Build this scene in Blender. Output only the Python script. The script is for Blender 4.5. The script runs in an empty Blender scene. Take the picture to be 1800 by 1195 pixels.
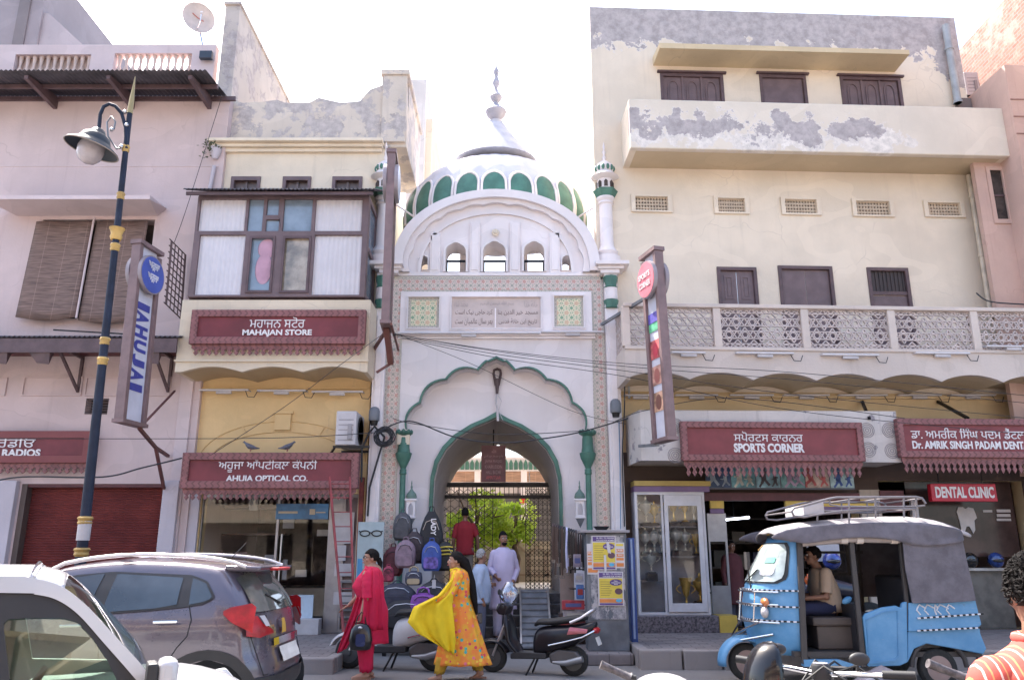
import bpy,bmesh,math,random
from math import sin,cos,pi,radians,sqrt,atan2
from mathutils import Vector,Matrix,geometry,noise
random.seed(7)
S = bpy.context.scene
# ---------------- camera, world, sun, exposure ----------------
CAMZ = 1.58; PITCH = radians(14.9); FPX = 1400.0
cd = bpy.data.cameras.new("camera"); cam = bpy.data.objects.new("camera",cd)
S.collection.objects.link(cam); S.camera = cam
cd.sensor_width = 36; cd.lens = 36*FPX/1800; cd.clip_end = 3000; cd.clip_start = 0.05
cam.location = (0,0,CAMZ); cam.rotation_euler = (pi/2+PITCH,0,0)
SUN_EL = radians(56); SUN_AZ = radians(-40)      # azimuth from +Y, negative = towards -X
w = bpy.data.worlds.new("World"); S.world = w; w.use_nodes = True
nt = w.node_tree; nt.nodes.clear()
wo = nt.nodes.new('ShaderNodeOutputWorld'); bg = nt.nodes.new('ShaderNodeBackground')
sky = nt.nodes.new('ShaderNodeTexSky'); sky.sky_type = 'NISHITA'; sky.sun_disc = False
sky.sun_elevation = SUN_EL; sky.sun_rotation = SUN_AZ
sky.dust_density = 4.0; sky.air_density = 1.0; sky.ozone_density = 1.0
bg.inputs[1].default_value = 0.15
nt.links.new(sky.outputs[0],bg.inputs[0]); nt.links.new(bg.outputs[0],wo.inputs[0])
sl = bpy.data.lights.new("sun",'SUN'); sl.energy = 4.2; sl.angle = radians(.6); sl.color = (1,.95,.88)
so = bpy.data.objects.new("sun",sl); S.collection.objects.link(so)
sd = Vector((sin(SUN_AZ)*cos(SUN_EL),cos(SUN_AZ)*cos(SUN_EL),sin(SUN_EL)))
so.rotation_euler = sd.to_track_quat('Z','Y').to_euler(); so.location = sd*40
vs = S.view_settings; vs.view_transform = 'Standard'; vs.look = 'None'; vs.gamma = 1; vs.use_curve_mapping = False
vs.exposure = 2.0
S.cycles.max_bounces = 8; S.cycles.diffuse_bounces = 4; S.cycles.transparent_max_bounces = 16
S.cycles.caustics_reflective = False; S.cycles.caustics_refractive = False

# ---------------- mapping from the photo's pixels to real planes ----------------
cp,sp = cos(PITCH),sin(PITCH)
def ray(px,py):
    v = 597.5-py
    return (px-900.0,FPX*cp-v*sp,FPX*sp+v*cp)
def P(px,py,Y):
    d = ray(px,py); t = Y/d[1]
    return Vector((d[0]*t,Y,CAMZ+d[2]*t))
def PG(px,py,z=0.0):
    d = ray(px,py); t = (z-CAMZ)/d[2]
    return Vector((d[0]*t,d[1]*t,z))
class Frame:
    """a facade plane: origin on it, turned by ang; local x along it, y into it, z up"""
    def __init__(s,X0,Y0,ang=0.0):
        s.o = (X0,Y0,0); s.a = ang; s.c = cos(ang); s.s = sin(ang)
    def q(s,px,py,d=0.0):
        # local (x, z) of the pixel on the plane at local depth d
        r = ray(px,py); X0,Y0,_ = s.o
        # n = (-s, c): (r.xy*t - o).n = d
        n = (-s.s,s.c)
        t = (d + X0*n[0]+Y0*n[1])/(r[0]*n[0]+r[1]*n[1])
        X,Y = r[0]*t,r[1]*t
        return ((X-X0)*s.c+(Y-Y0)*s.s,CAMZ+r[2]*t)
    def rect(s,x0,y0,x1,y1,d=0.0):
        ym = (y0+y1)/2
        return (s.q(x0,ym,d)[0],s.q(x1,ym,d)[0],s.q((x0+x1)/2,y1,d)[1],s.q((x0+x1)/2,y0,d)[1])   # x0,x1,z0,z1
# ---------------- materials ----------------
MATS = {}
def newmat(name):
    m = bpy.data.materials.new(name); m.use_nodes = True
    nt = m.node_tree; b = nt.nodes['Principled BSDF']
    return m,nt,b
class NT:
    def __init__(s,nt): s.nt = nt
    def n(s,t,**k):
        o = s.nt.nodes.new(t)
        for a,b in k.items(): setattr(o,a,b)
        return o
    def l(s,a,b): s.nt.links.new(a,b)
    def val(s,i,v):
        if isinstance(v,(int,float)): i.default_value = v
        elif isinstance(v,tuple): i.default_value = v if len(v) == len(i.default_value) else v+(1,)
        else: s.l(v,i)
    def math(s,op,a,b=0.0,c=None,clamp=False):
        o = s.n('ShaderNodeMath',operation=op,use_clamp=clamp)
        s.val(o.inputs[0],a); s.val(o.inputs[1],b)
        if c is not None: s.val(o.inputs[2],c)
        return o.outputs[0]
    def mix(s,f,a,b):
        o = s.n('ShaderNodeMix',data_type='RGBA')
        s.val(o.inputs[0],f); s.val(o.inputs[6],a); s.val(o.inputs[7],b)
        return o.outputs[2]
    def noise(s,vec,scale,detail=4,rough=.55):
        o = s.n('ShaderNodeTexNoise'); o.inputs['Scale'].default_value = scale
        o.inputs['Detail'].default_value = detail; o.inputs['Roughness'].default_value = rough
        s.l(vec,o.inputs['Vector']); return o.outputs[0]
    def step(s,v,lo,hi):
        o = s.n('ShaderNodeMapRange',interpolation_type='SMOOTHSTEP')
        s.val(o.inputs[0],v); o.inputs[1].default_value = lo; o.inputs[2].default_value = hi
        return o.outputs[0]
    def pos(s): return s.n('ShaderNodeNewGeometry').outputs['Position']
    def obj(s): return s.n('ShaderNodeTexCoord').outputs['Object']
    def xyz(s,v):
        o = s.n('ShaderNodeSeparateXYZ'); s.l(v,o.inputs[0]); return o.outputs
    def scale(s,v,sc):
        o = s.n('ShaderNodeMapping'); s.l(v,o.inputs[0]); o.inputs['Scale'].default_value = sc; return o.outputs[0]
    def bump(s,h,b,strength=.3,dist=.01):
        o = s.n('ShaderNodeBump'); o.inputs['Strength'].default_value = strength; o.inputs['Distance'].default_value = dist
        s.l(h,o.inputs['Height']); s.l(o.outputs[0],b.inputs['Normal'])
def C(c): return tuple(c)+(1,) if len(c) == 3 else tuple(c)
def sc_(c,k): return tuple(min(1,x*k) for x in c[:3])
def mat(name,col,rough=.6,metal=0,var=.12,scale=4,bump=0,coat=0,emit=0,spec=.5,fine=0):
    if name in MATS: return MATS[name]
    m,nt,b = newmat(name); h = NT(nt)
    v = h.obj()
    f = h.noise(v,scale,5,.6)
    f = h.step(f,.3,.7)
    c = h.mix(f,C(sc_(col,1-var)),C(sc_(col,1+var)))
    h.l(c,b.inputs['Base Color'])
    b.inputs['Roughness'].default_value = rough; b.inputs['Metallic'].default_value = metal
    b.inputs['Specular IOR Level'].default_value = spec
    if coat: b.inputs['Coat Weight'].default_value = coat; b.inputs['Coat Roughness'].default_value = .05
    if bump: h.bump(h.noise(v,fine or scale*12,4),b,bump,.01)
    if emit:
        b.inputs['Emission Color'].default_value = C(col); b.inputs['Emission Strength'].default_value = emit
    MATS[name] = m; return m
def plaster(name,col,dirt=(.25,.22,.21),peel=None,amount=.45,bump=.35,streak=.35,rough=.85):
    """painted wall: blotches, rain streaks and flaked patches, in world space.
    peel: function(h, x, y, z, noise) -> mask socket"""
    if name in MATS: return MATS[name]
    m,nt,b = newmat(name); h = NT(nt); v = h.pos(); x,y,z = h.xyz(v)
    big = h.noise(v,.9,5,.6); med = h.noise(v,3.3,6,.65); fine = h.noise(v,24,4,.6)
    c = h.mix(h.step(big,.35,.7),C(sc_(col,.92)),C(sc_(col,1.05)))
    st = h.noise(h.scale(v,(7,7,.35)),1.0,5,.65)
    st = h.math('MULTIPLY',h.step(st,.55,.82),streak)
    c = h.mix(st,c,C(dirt))
    sp_ = h.math('MULTIPLY',h.step(med,.62,.8),amount)
    c = h.mix(sp_,c,C(sc_(col,.72)))
    # repair patches, soot specks and hairline cracks
    rp = h.noise(h.scale(v,(.5,.5,.9)),1.0,2,.4); c = h.mix(h.math('MULTIPLY',h.math('COMPARE',rp,.42,.035),.35),c,C(sc_(col,1.12)))
    sk = h.noise(v,55,3,.8); c = h.mix(h.math('MULTIPLY',h.step(sk,.66,.78),.45),c,C(dirt))
    vo = h.n('ShaderNodeTexVoronoi',feature='DISTANCE_TO_EDGE'); vo.inputs['Scale'].default_value = .9
    wv = h.n('ShaderNodeMixRGB'); wv.inputs[0].default_value = .3; h.l(v,wv.inputs[1]); nc = h.n('ShaderNodeTexNoise'); nc.inputs['Scale'].default_value = 2.5; h.l(v,nc.inputs['Vector']); h.l(nc.outputs['Color'],wv.inputs[2]); h.l(wv.outputs[0],vo.inputs['Vector'])
    ck = h.math('MULTIPLY',h.math('LESS_THAN',vo.outputs['Distance'],.005),h.step(big,.5,.62)); c = h.mix(h.math('MULTIPLY',ck,.22),c,C(dirt))
    dk = h.noise(h.scale(v,(.35,.35,.12)),1.6,4,.6); c = h.mix(h.math('MULTIPLY',h.step(dk,.5,.72),streak*.55),c,C(sc_(col,.62)))
    if peel:
        for fn,pc in peel:
            mk = fn(h,x,y,z,h.noise(v,2.2,8,.62),fine); rim = None
            if isinstance(mk,tuple): mk,rim = mk; c = h.mix(h.math('MULTIPLY',rim,.8),c,C((.72,.66,.62)))
            med = h.math('SUBTRACT',med,h.math('MULTIPLY',mk,.8))
            pcol = h.mix(h.step(h.noise(v,6,6,.7),.3,.7),C(sc_(pc,.78)),C(sc_(pc,1.18)))
            c = h.mix(mk,c,pcol)
    h.l(c,b.inputs['Base Color']); b.inputs['Roughness'].default_value = rough
    b.inputs['Specular IOR Level'].default_value = .25
    hh = h.math('ADD',h.math('MULTIPLY',fine,.4),med)
    h.bump(hh,b,bump,.02)
    MATS[name] = m; return m
def clear_glass(name,tint=(.8,.85,.87),refl=1.0,dirt=.0):
    if name in MATS: return MATS[name]
    m = bpy.data.materials.new(name); m.use_nodes = True; nt = m.node_tree; nt.nodes.clear(); h = NT(nt)
    o = h.n('ShaderNodeOutputMaterial'); t = h.n('ShaderNodeBsdfTransparent'); t.inputs[0].default_value = C(tint)
    g = h.n('ShaderNodeBsdfGlossy'); g.inputs['Roughness'].default_value = .02; g.inputs[0].default_value = (.95,.97,1,1)
    fr = h.n('ShaderNodeFresnel'); fr.inputs[0].default_value = 1.5
    mx = h.n('ShaderNodeMixShader'); f = h.math('MULTIPLY',fr.outputs[0],refl,clamp=True)
    if dirt: f = h.math('ADD',f,dirt,clamp=True)
    h.l(f,mx.inputs[0]); h.l(t.outputs[0],mx.inputs[1]); h.l(g.outputs[0],mx.inputs[2]); h.l(mx.outputs[0],o.inputs[0])
    MATS[name] = m; return m
# ---------------- mesh builder ----------------
class G:
    def __init__(s,M=None): s.v = []; s.f = []; s.mi = []; s.m = 0; s.M = M
    def add(s,vs,fs):
        n = len(s.v)
        if s.M is not None: vs = [s.M @ Vector(a) for a in vs]
        s.v += [tuple(a) for a in vs]
        for f in fs: s.f.append([n+i for i in f]); s.mi.append(s.m)
        return s
    def box(s,x0,x1,y0,y1,z0,z1):
        if x0 > x1: x0,x1 = x1,x0
        if y0 > y1: y0,y1 = y1,y0
        if z0 > z1: z0,z1 = z1,z0
        return s.add([(x0,y0,z0),(x1,y0,z0),(x1,y1,z0),(x0,y1,z0),(x0,y0,z1),(x1,y0,z1),(x1,y1,z1),(x0,y1,z1)],
              [(0,3,2,1),(4,5,6,7),(0,1,5,4),(1,2,6,5),(2,3,7,6),(3,0,4,7)])
    def bar(s,a,b,w,h=None,up=(0,0,1)):
        """rectangular bar from a to b; w across, h along up"""
        a = Vector(a); b = Vector(b); h = h or w; d = (b-a).normalized(); u = Vector(up)
        if abs(d.dot(u)) > .98: u = Vector((0,1,0))
        x = d.cross(u).normalized(); u = x.cross(d).normalized(); x *= w/2; u *= h/2
        vs = [a-x-u,a+x-u,a+x+u,a-x+u,b-x-u,b+x-u,b+x+u,b-x+u]
        return s.add(vs,[(0,3,2,1),(4,5,6,7),(0,1,5,4),(1,2,6,5),(2,3,7,6),(3,0,4,7)])
    def cyl(s,a,b,r0,r1=None,n=12,cap=True):
        a = Vector(a); b = Vector(b); r1 = r0 if r1 is None else r1
        d = (b-a).normalized(); u = Vector((0,0,1)) if abs(d.z) < .9 else Vector((1,0,0))
        x = d.cross(u).normalized(); y = d.cross(x)
        vs = []
        for c,r in ((a,r0),(b,r1)):
            for i in range(n): t = 2*pi*i/n; vs.append(c+x*(r*cos(t))+y*(r*sin(t)))
        fs = [(i,(i+1) % n,n+(i+1) % n,n+i) for i in range(n)]
        if cap: fs += [tuple(range(n))[::-1],tuple(range(n,2*n))]
        return s.add(vs,fs)
    def tube(s,pts,r,n=8,closed=False,cap=True):
        pts = [Vector(p) for p in pts]; N = len(pts); vs = []; prev = None
        rr = r if isinstance(r,(list,tuple)) else [r]*N
        for i,p in enumerate(pts):
            if closed: d = (pts[(i+1) % N]-pts[i-1]).normalized()
            else: d = (pts[min(i+1,N-1)]-pts[max(i-1,0)]).normalized()
            if prev is None:
                u = Vector((0,0,1)) if abs(d.z) < .9 else Vector((1,0,0)); x = d.cross(u).normalized()
            else:
                x = (prev-d*prev.dot(d)).normalized()
            prev = x; y = d.cross(x)
            for k in range(n): t = 2*pi*k/n; vs.append(p+x*(rr[i]*cos(t))+y*(rr[i]*sin(t)))
        fs = []
        for i in range(N if closed else N-1):
            j = (i+1) % N
            for k in range(n): fs.append((i*n+k,i*n+(k+1) % n,j*n+(k+1) % n,j*n+k))
        if cap and not closed: fs += [tuple(range(n))[::-1],tuple(range((N-1)*n,N*n))]
        return s.add(vs,fs)
    def lathe(s,prof,c=(0,0,0),n=24,sx=1,sy=1,rib=None,arc=None,axis='z'):
        """prof: list of (r, z)"""
        vs = []; N = len(prof)
        for (r,z) in prof:
            for i in range(n):
                t = 2*pi*i/n; k = r*(rib(t,z) if rib else 1)
                if axis == 'z': p = (c[0]+sx*k*cos(t),c[1]+sy*k*sin(t),c[2]+z)
                elif axis == 'y': p = (c[0]+k*cos(t),c[1]+z,c[2]+k*sin(t))
                else: p = (c[0]+z,c[1]+k*cos(t),c[2]+k*sin(t))
                vs.append(p)
        fs = [(j*n+i,j*n+(i+1) % n,(j+1)*n+(i+1) % n,(j+1)*n+i) for j in range(N-1) for i in range(n)]
        fs += [tuple(range(n))[::-1],tuple(range((N-1)*n,N*n))]
        return s.add(vs,fs)
    def ball(s,c,rx,ry=None,rz=None,n=14,m=9,R=None):
        ry = rx if ry is None else ry; rz = rx if rz is None else rz
        vs = []; c = Vector(c)
        for j in range(m+1):
            ph = pi*j/m
            for i in range(n):
                t = 2*pi*i/n; p = Vector((rx*sin(ph)*cos(t),ry*sin(ph)*sin(t),rz*cos(ph)))
                if R is not None: p = R @ p
                vs.append(c+p)
        fs = [(j*n+i,(j+1)*n+i,(j+1)*n+(i+1) % n,j*n+(i+1) % n) for j in range(m) for i in range(n)]
        return s.add(vs,fs)
    def plate(s,outer,holes,y0,y1,axis='y'):
        """flat slab cut to an outline in (x,z), from depth y0 (front) to y1"""
        loops = [outer]+list(holes)
        def p3(p,y): return (p[0],y,p[1]) if axis == 'y' else ((y,p[0],p[1]) if axis == 'x' else (p[0],p[1],y))
        tri = geometry.tessellate_polygon([[Vector((p[0],p[1],0)) for p in l] for l in loops])
        flat = [p for l in loops for p in l]; n = len(flat)
        vs = [p3(p,y0) for p in flat]+[p3(p,y1) for p in flat]
        fs = []
        for t in tri:
            a,b,c = [flat[i] for i in t]
            ar = (b[0]-a[0])*(c[1]-a[1])-(c[0]-a[0])*(b[1]-a[1])
            t = tuple(t) if ar > 0 else tuple(t)[::-1]
            if axis == 'z': fs.append(t[::-1]); fs.append(tuple(n+i for i in t))
            else: fs.append(t); fs.append(tuple(n+i for i in t[::-1]))
        k = 0
        for li,l in enumerate(loops):
            m = len(l); area = sum(l[i][0]*l[(i+1) % m][1]-l[(i+1) % m][0]*l[i][1] for i in range(m))
            ccw = (area > 0) == (li == 0)
            for i in range(m):
                a,b = k+i,k+(i+1) % m
                fs.append((a,n+a,n+b,b) if ccw else (a,b,n+b,n+a))
            k += m
        return s.add(vs,fs)
    def loft(s,rings,cap=True,closed=True):
        n = len(rings[0]); vs = [p for r in rings for p in r]
        fs = [(j*n+i,j*n+(i+1) % n,(j+1)*n+(i+1) % n,(j+1)*n+i) for j in range(len(rings)-1) for i in range(n if closed else n-1)]
        if cap and closed: fs += [tuple(range(n))[::-1],tuple(range((len(rings)-1)*n,len(rings)*n))]
        return s.add(vs,fs)
def rc(x0,x1,z0,z1): return [(x0,z0),(x1,z0),(x1,z1),(x0,z1)]
def rrect(x0,x1,z0,z1,r,n=4):
    o = []
    for cx,cz,a0 in ((x1-r,z0+r,-90),(x1-r,z1-r,0),(x0+r,z1-r,90),(x0+r,z0+r,180)):
        for i in range(n+1): t = radians(a0+90*i/n); o.append((cx+r*cos(t),cz+r*sin(t)))
    return o
def ell(cx,cz,rx,rz,n=24): return [(cx+rx*cos(2*pi*i/n),cz+rz*sin(2*pi*i/n)) for i in range(n)]
COL = S.collection
def _tag(o,label=None,cat=None,group=None,kind=None):
    if label: o['label'] = label
    if cat: o['category'] = cat
    if group: o['group'] = group
    if kind: o['kind'] = kind
    return o
def thing(name,label,cat,fr=None,group=None,loc=None,rz=0):
    o = bpy.data.objects.new(name,None); COL.objects.link(o); o.empty_display_size = .1
    if fr: o.location = fr.o; o.rotation_euler.z = fr.a
    if loc is not None: o.location = loc; o.rotation_euler.z = rz
    return _tag(o,label,cat,group)
def put(g,name,mats,parent=None,smooth=None,bev=0,sub=0,label=None,cat=None,group=None,kind=None,fr=None):
    used = sorted({i for f in g.f for i in f})
    if len(used) < len(g.v): rm = {j: i for i,j in enumerate(used)}; g.v = [g.v[j] for j in used]; g.f = [[rm[j] for j in f] for f in g.f]
    me = bpy.data.meshes.new(name); me.from_pydata(g.v,[],g.f)
    if not isinstance(mats,(list,tuple)): mats = [mats]
    for m in mats: me.materials.append(m)
    if len(mats) > 1: me.polygons.foreach_set('material_index',g.mi)
    if smooth is not None:
        me.polygons.foreach_set('use_smooth',[True]*len(me.polygons))
        if smooth < 180: me.set_sharp_from_angle(angle=radians(smooth))
    me.update()
    o = bpy.data.objects.new(name,me); COL.objects.link(o)
    if parent: o.parent = parent
    elif fr: o.location = fr.o; o.rotation_euler.z = fr.a
    if bev:
        b = o.modifiers.new('bevel','BEVEL'); b.width = bev; b.segments = 2; b.limit_method = 'ANGLE'; b.angle_limit = radians(40)
    if sub:
        b = o.modifiers.new('sub','SUBSURF'); b.levels = sub; b.render_levels = sub
    return _tag(o,label,cat,group,kind)
def dup(root,loc=None,rz=None,label=None,scale=None,move=None):
    def cp_(o,par):
        c = o.copy(); COL.objects.link(c)
        if par: c.parent = par
        for ch in o.children: cp_(ch,c)
        return c
    c = cp_(root,None)
    if loc is not None: c.location = loc
    if move is not None: c.location = c.location + Vector(move)
    if rz is not None: c.rotation_euler.z = rz
    if scale is not None: c.scale = scale if isinstance(scale,tuple) else (scale,)*3
    if label: c['label'] = label
    return c
def text(body,name,m,parent,x0,x1,z0,z1,y,depth=.006,off=.0,rot=0,fr=None,keep=False,mats=None,M=None):
    """writing in raised letters filling the box x0..x1, z0..z1 on the plane y"""
    c = bpy.data.curves.new(name,'FONT'); c.body = body; c.size = 1; c.offset = off; c.extrude = 0; c.resolution_u = 3
    o = bpy.data.objects.new(name,c); COL.objects.link(o)
    dg = bpy.context.evaluated_depsgraph_get(); me = bpy.data.meshes.new_from_object(o.evaluated_get(dg))
    bpy.data.objects.remove(o); bpy.data.curves.remove(c)
    vs = [v.co.copy() for v in me.vertices]; fs = [tuple(p.vertices) for p in me.polygons]; bpy.data.meshes.remove(me)
    if not vs: return None
    if rot: vs = [Matrix.Rotation(rot,3,'Z') @ v for v in vs]
    a,b = min(v.x for v in vs),max(v.x for v in vs); e,f = min(v.y for v in vs),max(v.y for v in vs)
    kx = (x1-x0)/(b-a); kz = (z1-z0)/(f-e)
    if keep: kx = kz = min(kx,kz)
    cx,cz = (x0+x1)/2,(z0+z1)/2
    g = G(M)
    V = [(cx+(v.x-(a+b)/2)*kx,y-depth,cz+(v.y-(e+f)/2)*kz) for v in vs]; n = len(V)
    # boundary edges make the letters' sides
    cnt = {}
    for q in fs:
        for i in range(len(q)):
            k = (q[i],q[(i+1) % len(q)]); kk = (min(k),max(k)); cnt[kk] = cnt.get(kk,[])+[k]
    F = list(fs)
    for kk,l in cnt.items():
        if len(l) == 1: i,j = l[0]; F.append((j,i,n+i,n+j))
    g.add(V+[(p[0],y,p[2]) for p in V],F)
    return put(g,name,m,parent)
# ---------------- common materials ----------------
WHITE = plaster('white_plaster',(.74,.69,.69),dirt=(.5,.46,.46),amount=.22,streak=.25,bump=.15)
WHITE2 = plaster('white_trim',(.78,.72,.72),dirt=(.5,.46,.45),amount=.15,streak=.2,bump=.1)
GREEN = mat('green_paint',(.06,.165,.125),.5,var=.2,bump=.2)
MAROON = mat('maroon_paint',(.17,.032,.04),.6,var=.25,scale=1.3,bump=.2)
MAROONF = mat('maroon_frame',(.26,.09,.09),.6,var=.2)
MAROOND = mat('maroon_dark',(.1,.025,.03),.55,var=.2)
LETTER = mat('letter_white',(.75,.72,.72),.6,var=.03)
WOOD = mat('brown_wood_paint',(.105,.065,.07),.55,var=.2,bump=.3)
WOODL = mat('mauve_window_paint',(.15,.1,.105),.5,var=.15,bump=.2)
DARK = mat('dark_interior',(.02,.018,.018),.8)
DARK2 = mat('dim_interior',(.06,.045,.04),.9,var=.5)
BLACK = mat('black_rubber',(.012,.012,.014),.6)
BLACKM = mat('black_metal',(.02,.02,.022),.4,metal=.6)
STEEL = mat('steel',(.55,.55,.57),.3,metal=1,var=.1)
GREYM = mat('grey_metal',(.2,.21,.23),.45,metal=.3,var=.25)
RUST = mat('rusty_red_metal',(.22,.05,.045),.6,var=.3)
CREAM = plaster('cream_plaster',(.74,.64,.51),dirt=(.35,.3,.25),amount=.3,streak=.3)
GLASSD = mat('dark_window_glass',(.05,.06,.07),.05,spec=.9,var=.3,scale=1)
CGLASS = clear_glass('clear_glass',(.97,.98,.98),.6)
TILEW = mat('tile_white',(.62,.58,.5),.35,var=.06)
CABLE = mat('black_cable',(.03,.03,.035),.6)

# ---------------- the ground ----------------
def ground_mat():
    m,nt,b = newmat('asphalt'); h = NT(nt); v = h.pos()
    n1 = h.noise(v,.6,6,.6); n2 = h.noise(v,90,3,.7); n3 = h.noise(v,3,6,.65)
    c = h.mix(h.step(n1,.3,.7),(.15,.14,.14),(.22,.21,.205))
    c = h.mix(h.math('MULTIPLY',h.step(n2,.5,.75),.5),c,(.3,.29,.28))
    c = h.mix(h.math('MULTIPLY',h.step(n3,.6,.72),.5),c,(.09,.085,.085))
    h.l(c,b.inputs['Base Color']); b.inputs['Roughness'].default_value = .9
    h.bump(h.math('ADD',n2,n3),b,.5,.01); return m
g = G(); g.add([(-200,-200,0),(200,-200,0),(200,300,0),(-200,300,0)],[(0,1,2,3)])
put(g,'road',ground_mat(),kind='structure')
def pave_mat():
    m,nt,b = newmat('stone_paving'); h = NT(nt); v = h.pos()
    br = h.n('ShaderNodeTexBrick'); h.l(v,br.inputs[0]); br.inputs['Scale'].default_value = 1.6
    br.inputs['Color1'].default_value = (.2,.17,.17,1); br.inputs['Color2'].default_value = (.27,.24,.23,1)
    br.inputs['Mortar'].default_value = (.08,.07,.07,1); br.inputs['Mortar Size'].default_value = .012
    n = h.noise(v,5,6,.7)
    c = h.mix(h.math('MULTIPLY',h.step(n,.4,.7),.5),br.outputs[0],(.13,.11,.11))
    h.l(c,b.inputs['Base Color']); b.inputs['Roughness'].default_value = .8
    h.bump(n,b,.5,.01); return m
PAVE = pave_mat()
KERB = plaster('kerb_stone',(.3,.27,.26),dirt=(.12,.1,.1),amount=.5)
# raised pavements: left in front of the shops, right in front of the sports shop
def kerbed(name,x0,x1,y0,zt,endl,endr):
    g = G(); g.box(x0+(.16 if endl else 0),x1-(.16 if endr else 0),y0+.17,15.4,-.3,zt)
    put(g,name,PAVE,kind='structure')
    g = G(); random.seed(int(abs(x0)*10)); x = x0
    while x < x1-.05:
        wd = min(random.uniform(.5,.7),x1-x); j = random.uniform(-.02,.02)
        g.box(x+.012,x+wd-.012,y0+j,y0+.165,-.1,zt+.012+random.uniform(-.012,.012)); x += wd
    for e,xx in ((endl,x0),(endr,x1-.16)):
        if e:
            y = y0+.19
            while y < 14.3:
                g.box(xx,xx+.155,y+.01,y+.58,-.1,zt+.012+random.uniform(-.012,.01)); y += .6
    put(g,name.replace('pavement','kerb'),KERB,kind='structure',bev=.02)
kerbed('pavement_left',-14,-2.38,11.45,.2,False,True)
kerbed('pavement_right',1.78,14,11.85,.24,True,False)
g = G(); g.box(1.02,1.76,12.3,14.6,0,.16); put(g,'pavement_step',PAVE,kind='structure',bev=.02)

# ---------------- the gateway ----------------
GF = Frame(0,14.8,0)
q = GF.q
def zpt(zx,zy): return q(640+zx/3.415,450+zy/3.415)
gate = thing('gateway_building','white arched mosque gateway with ribbed dome between cream and yellow buildings','gateway',GF)
AX = q(872,700)[0]
XL,XR = q(664,700)[0],q(1090,700)[0]      # outer edges of the front
def arc_pts(pts,n=7,bulge=.18,side=1):
    """scallops through the given cusps"""
    out = []
    for i in range(len(pts)-1):
        a,b = Vector((pts[i][0],pts[i][1])),Vector((pts[i+1][0],pts[i+1][1]))
        d = b-a; nrm = Vector((-d.y,d.x))*side
        for k in range(n):
            t = k/n; o = a+d*t+nrm*(bulge*4*t*(1-t)); out.append((o.x,o.y))
    out.append(tuple(pts[-1])); return out
# big cusped arch: right half cusps (mirrored), from the springing to the apex
half = [zpt(1325,1045),zpt(1245,882),zpt(1090,742),zpt(900,686)]
half = [(abs(p[0]-AX),p[1]) for p in half]
cus = arc_pts(half,8,.2,-1)
ogee = [cus[-1]]
ap = q(872,630)[1]; x0_,z0_ = cus[-1]
for k in range(1,9):
    t = k/8; ogee.append((x0_*(1-t),z0_+(ap-z0_)*(t**1.0)+.06*sin(pi*t)*(1 if t < .6 else .4)))
halfarch = cus+ogee[1:]
SPZ = halfarch[0][1]
def sym(hp,zb):
    """closed outline from a half (x>=0) running from springing to apex"""
    r = [(AX+x,z) for x,z in hp]; l = [(AX-x,z) for x,z in hp[::-1] if x > 1e-4]
    return [(AX-hp[0][0],zb),(AX+hp[0][0],zb)]+r+l
bigarch = sym(halfarch,-.05)
# inner pointed arch
ih = [(abs(p[0]-AX),p[1]) for p in (q(985,880),q(983,840),q(976,810),q(962,785),q(942,764),q(912,745),q(888,735),q(872,727))]
ih[0] = (ih[0][0],ih[0][1])
def thick(hp,t): return [(x+t*(.95 if i < len(hp)-1 else 0),z+(t*.7 if i > len(hp)//3 else t*.25*i)) for i,(x,z) in enumerate(hp)]
inarch = sym(ih,-.05)
ZC = q(880,484)[1]      # cornice level
# front slab with the big arch cut out
g = G(); g.plate([(XL+.3,-.05),(XR-.12,-.05),(XR-.12,ZC),(XL+.3,ZC)],[[(p[0],max(p[1],-.04)) for p in bigarch]],0,.38)
put(g,'front_wall',WHITE,gate,smooth=35)
g = G(); g.plate([(AX-2.1,-.05),(AX+2.1,-.05),(AX+2.1,ZC-.2),(AX-2.1,ZC-.2)],[[(p[0],max(p[1],-.04)) for p in inarch]],.381,.6)
put(g,'recessed_wall',WHITE2,gate,smooth=35)
# green moulding round both arches
def arch_band(hp,t,y0,y1,name,m,zb=.3):
    o = [(x+t,z+t*.75) if i < len(hp)-1 else (0,z+t*1.5) for i,(x,z) in enumerate(hp)]
    pts = [(AX+x,z) for x,z in hp]+[(AX-x,z) for x,z in hp[::-1][1:]]
    opt = [(AX+x,z) for x,z in o]+[(AX-x,z) for x,z in o[::-1][1:]]
    g = G(); n = len(pts)
    if zb is not None:
        pts = [(pts[0][0],zb)]+pts+[(pts[-1][0],zb)]; opt = [(opt[0][0],zb)]+opt+[(opt[-1][0],zb)]; n += 2
    vs = [(p[0],y0,p[1]) for p in pts]+[(p[0],y0,p[1]) for p in opt]+[(p[0],y1,p[1]) for p in pts]+[(p[0],y1,p[1]) for p in opt]
    fs = []
    for i in range(n-1):
        fs += [(i,n+i,n+i+1,i+1),(i,i+1,2*n+i+1,2*n+i),(n+i,3*n+i,3*n+i+1,n+i+1)]
    g.add(vs,fs); return put(g,name,m,gate,smooth=40)
arch_band(halfarch,.03,-.03,.1,'arch_moulding',GREEN,None)
arch_band(ih,.065,.33,.5,'arch_moulding',GREEN,q(985,935)[1])
PASS = plaster('passage_plaster',(.34,.3,.29),dirt=(.15,.12,.12),amount=.4)
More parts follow.
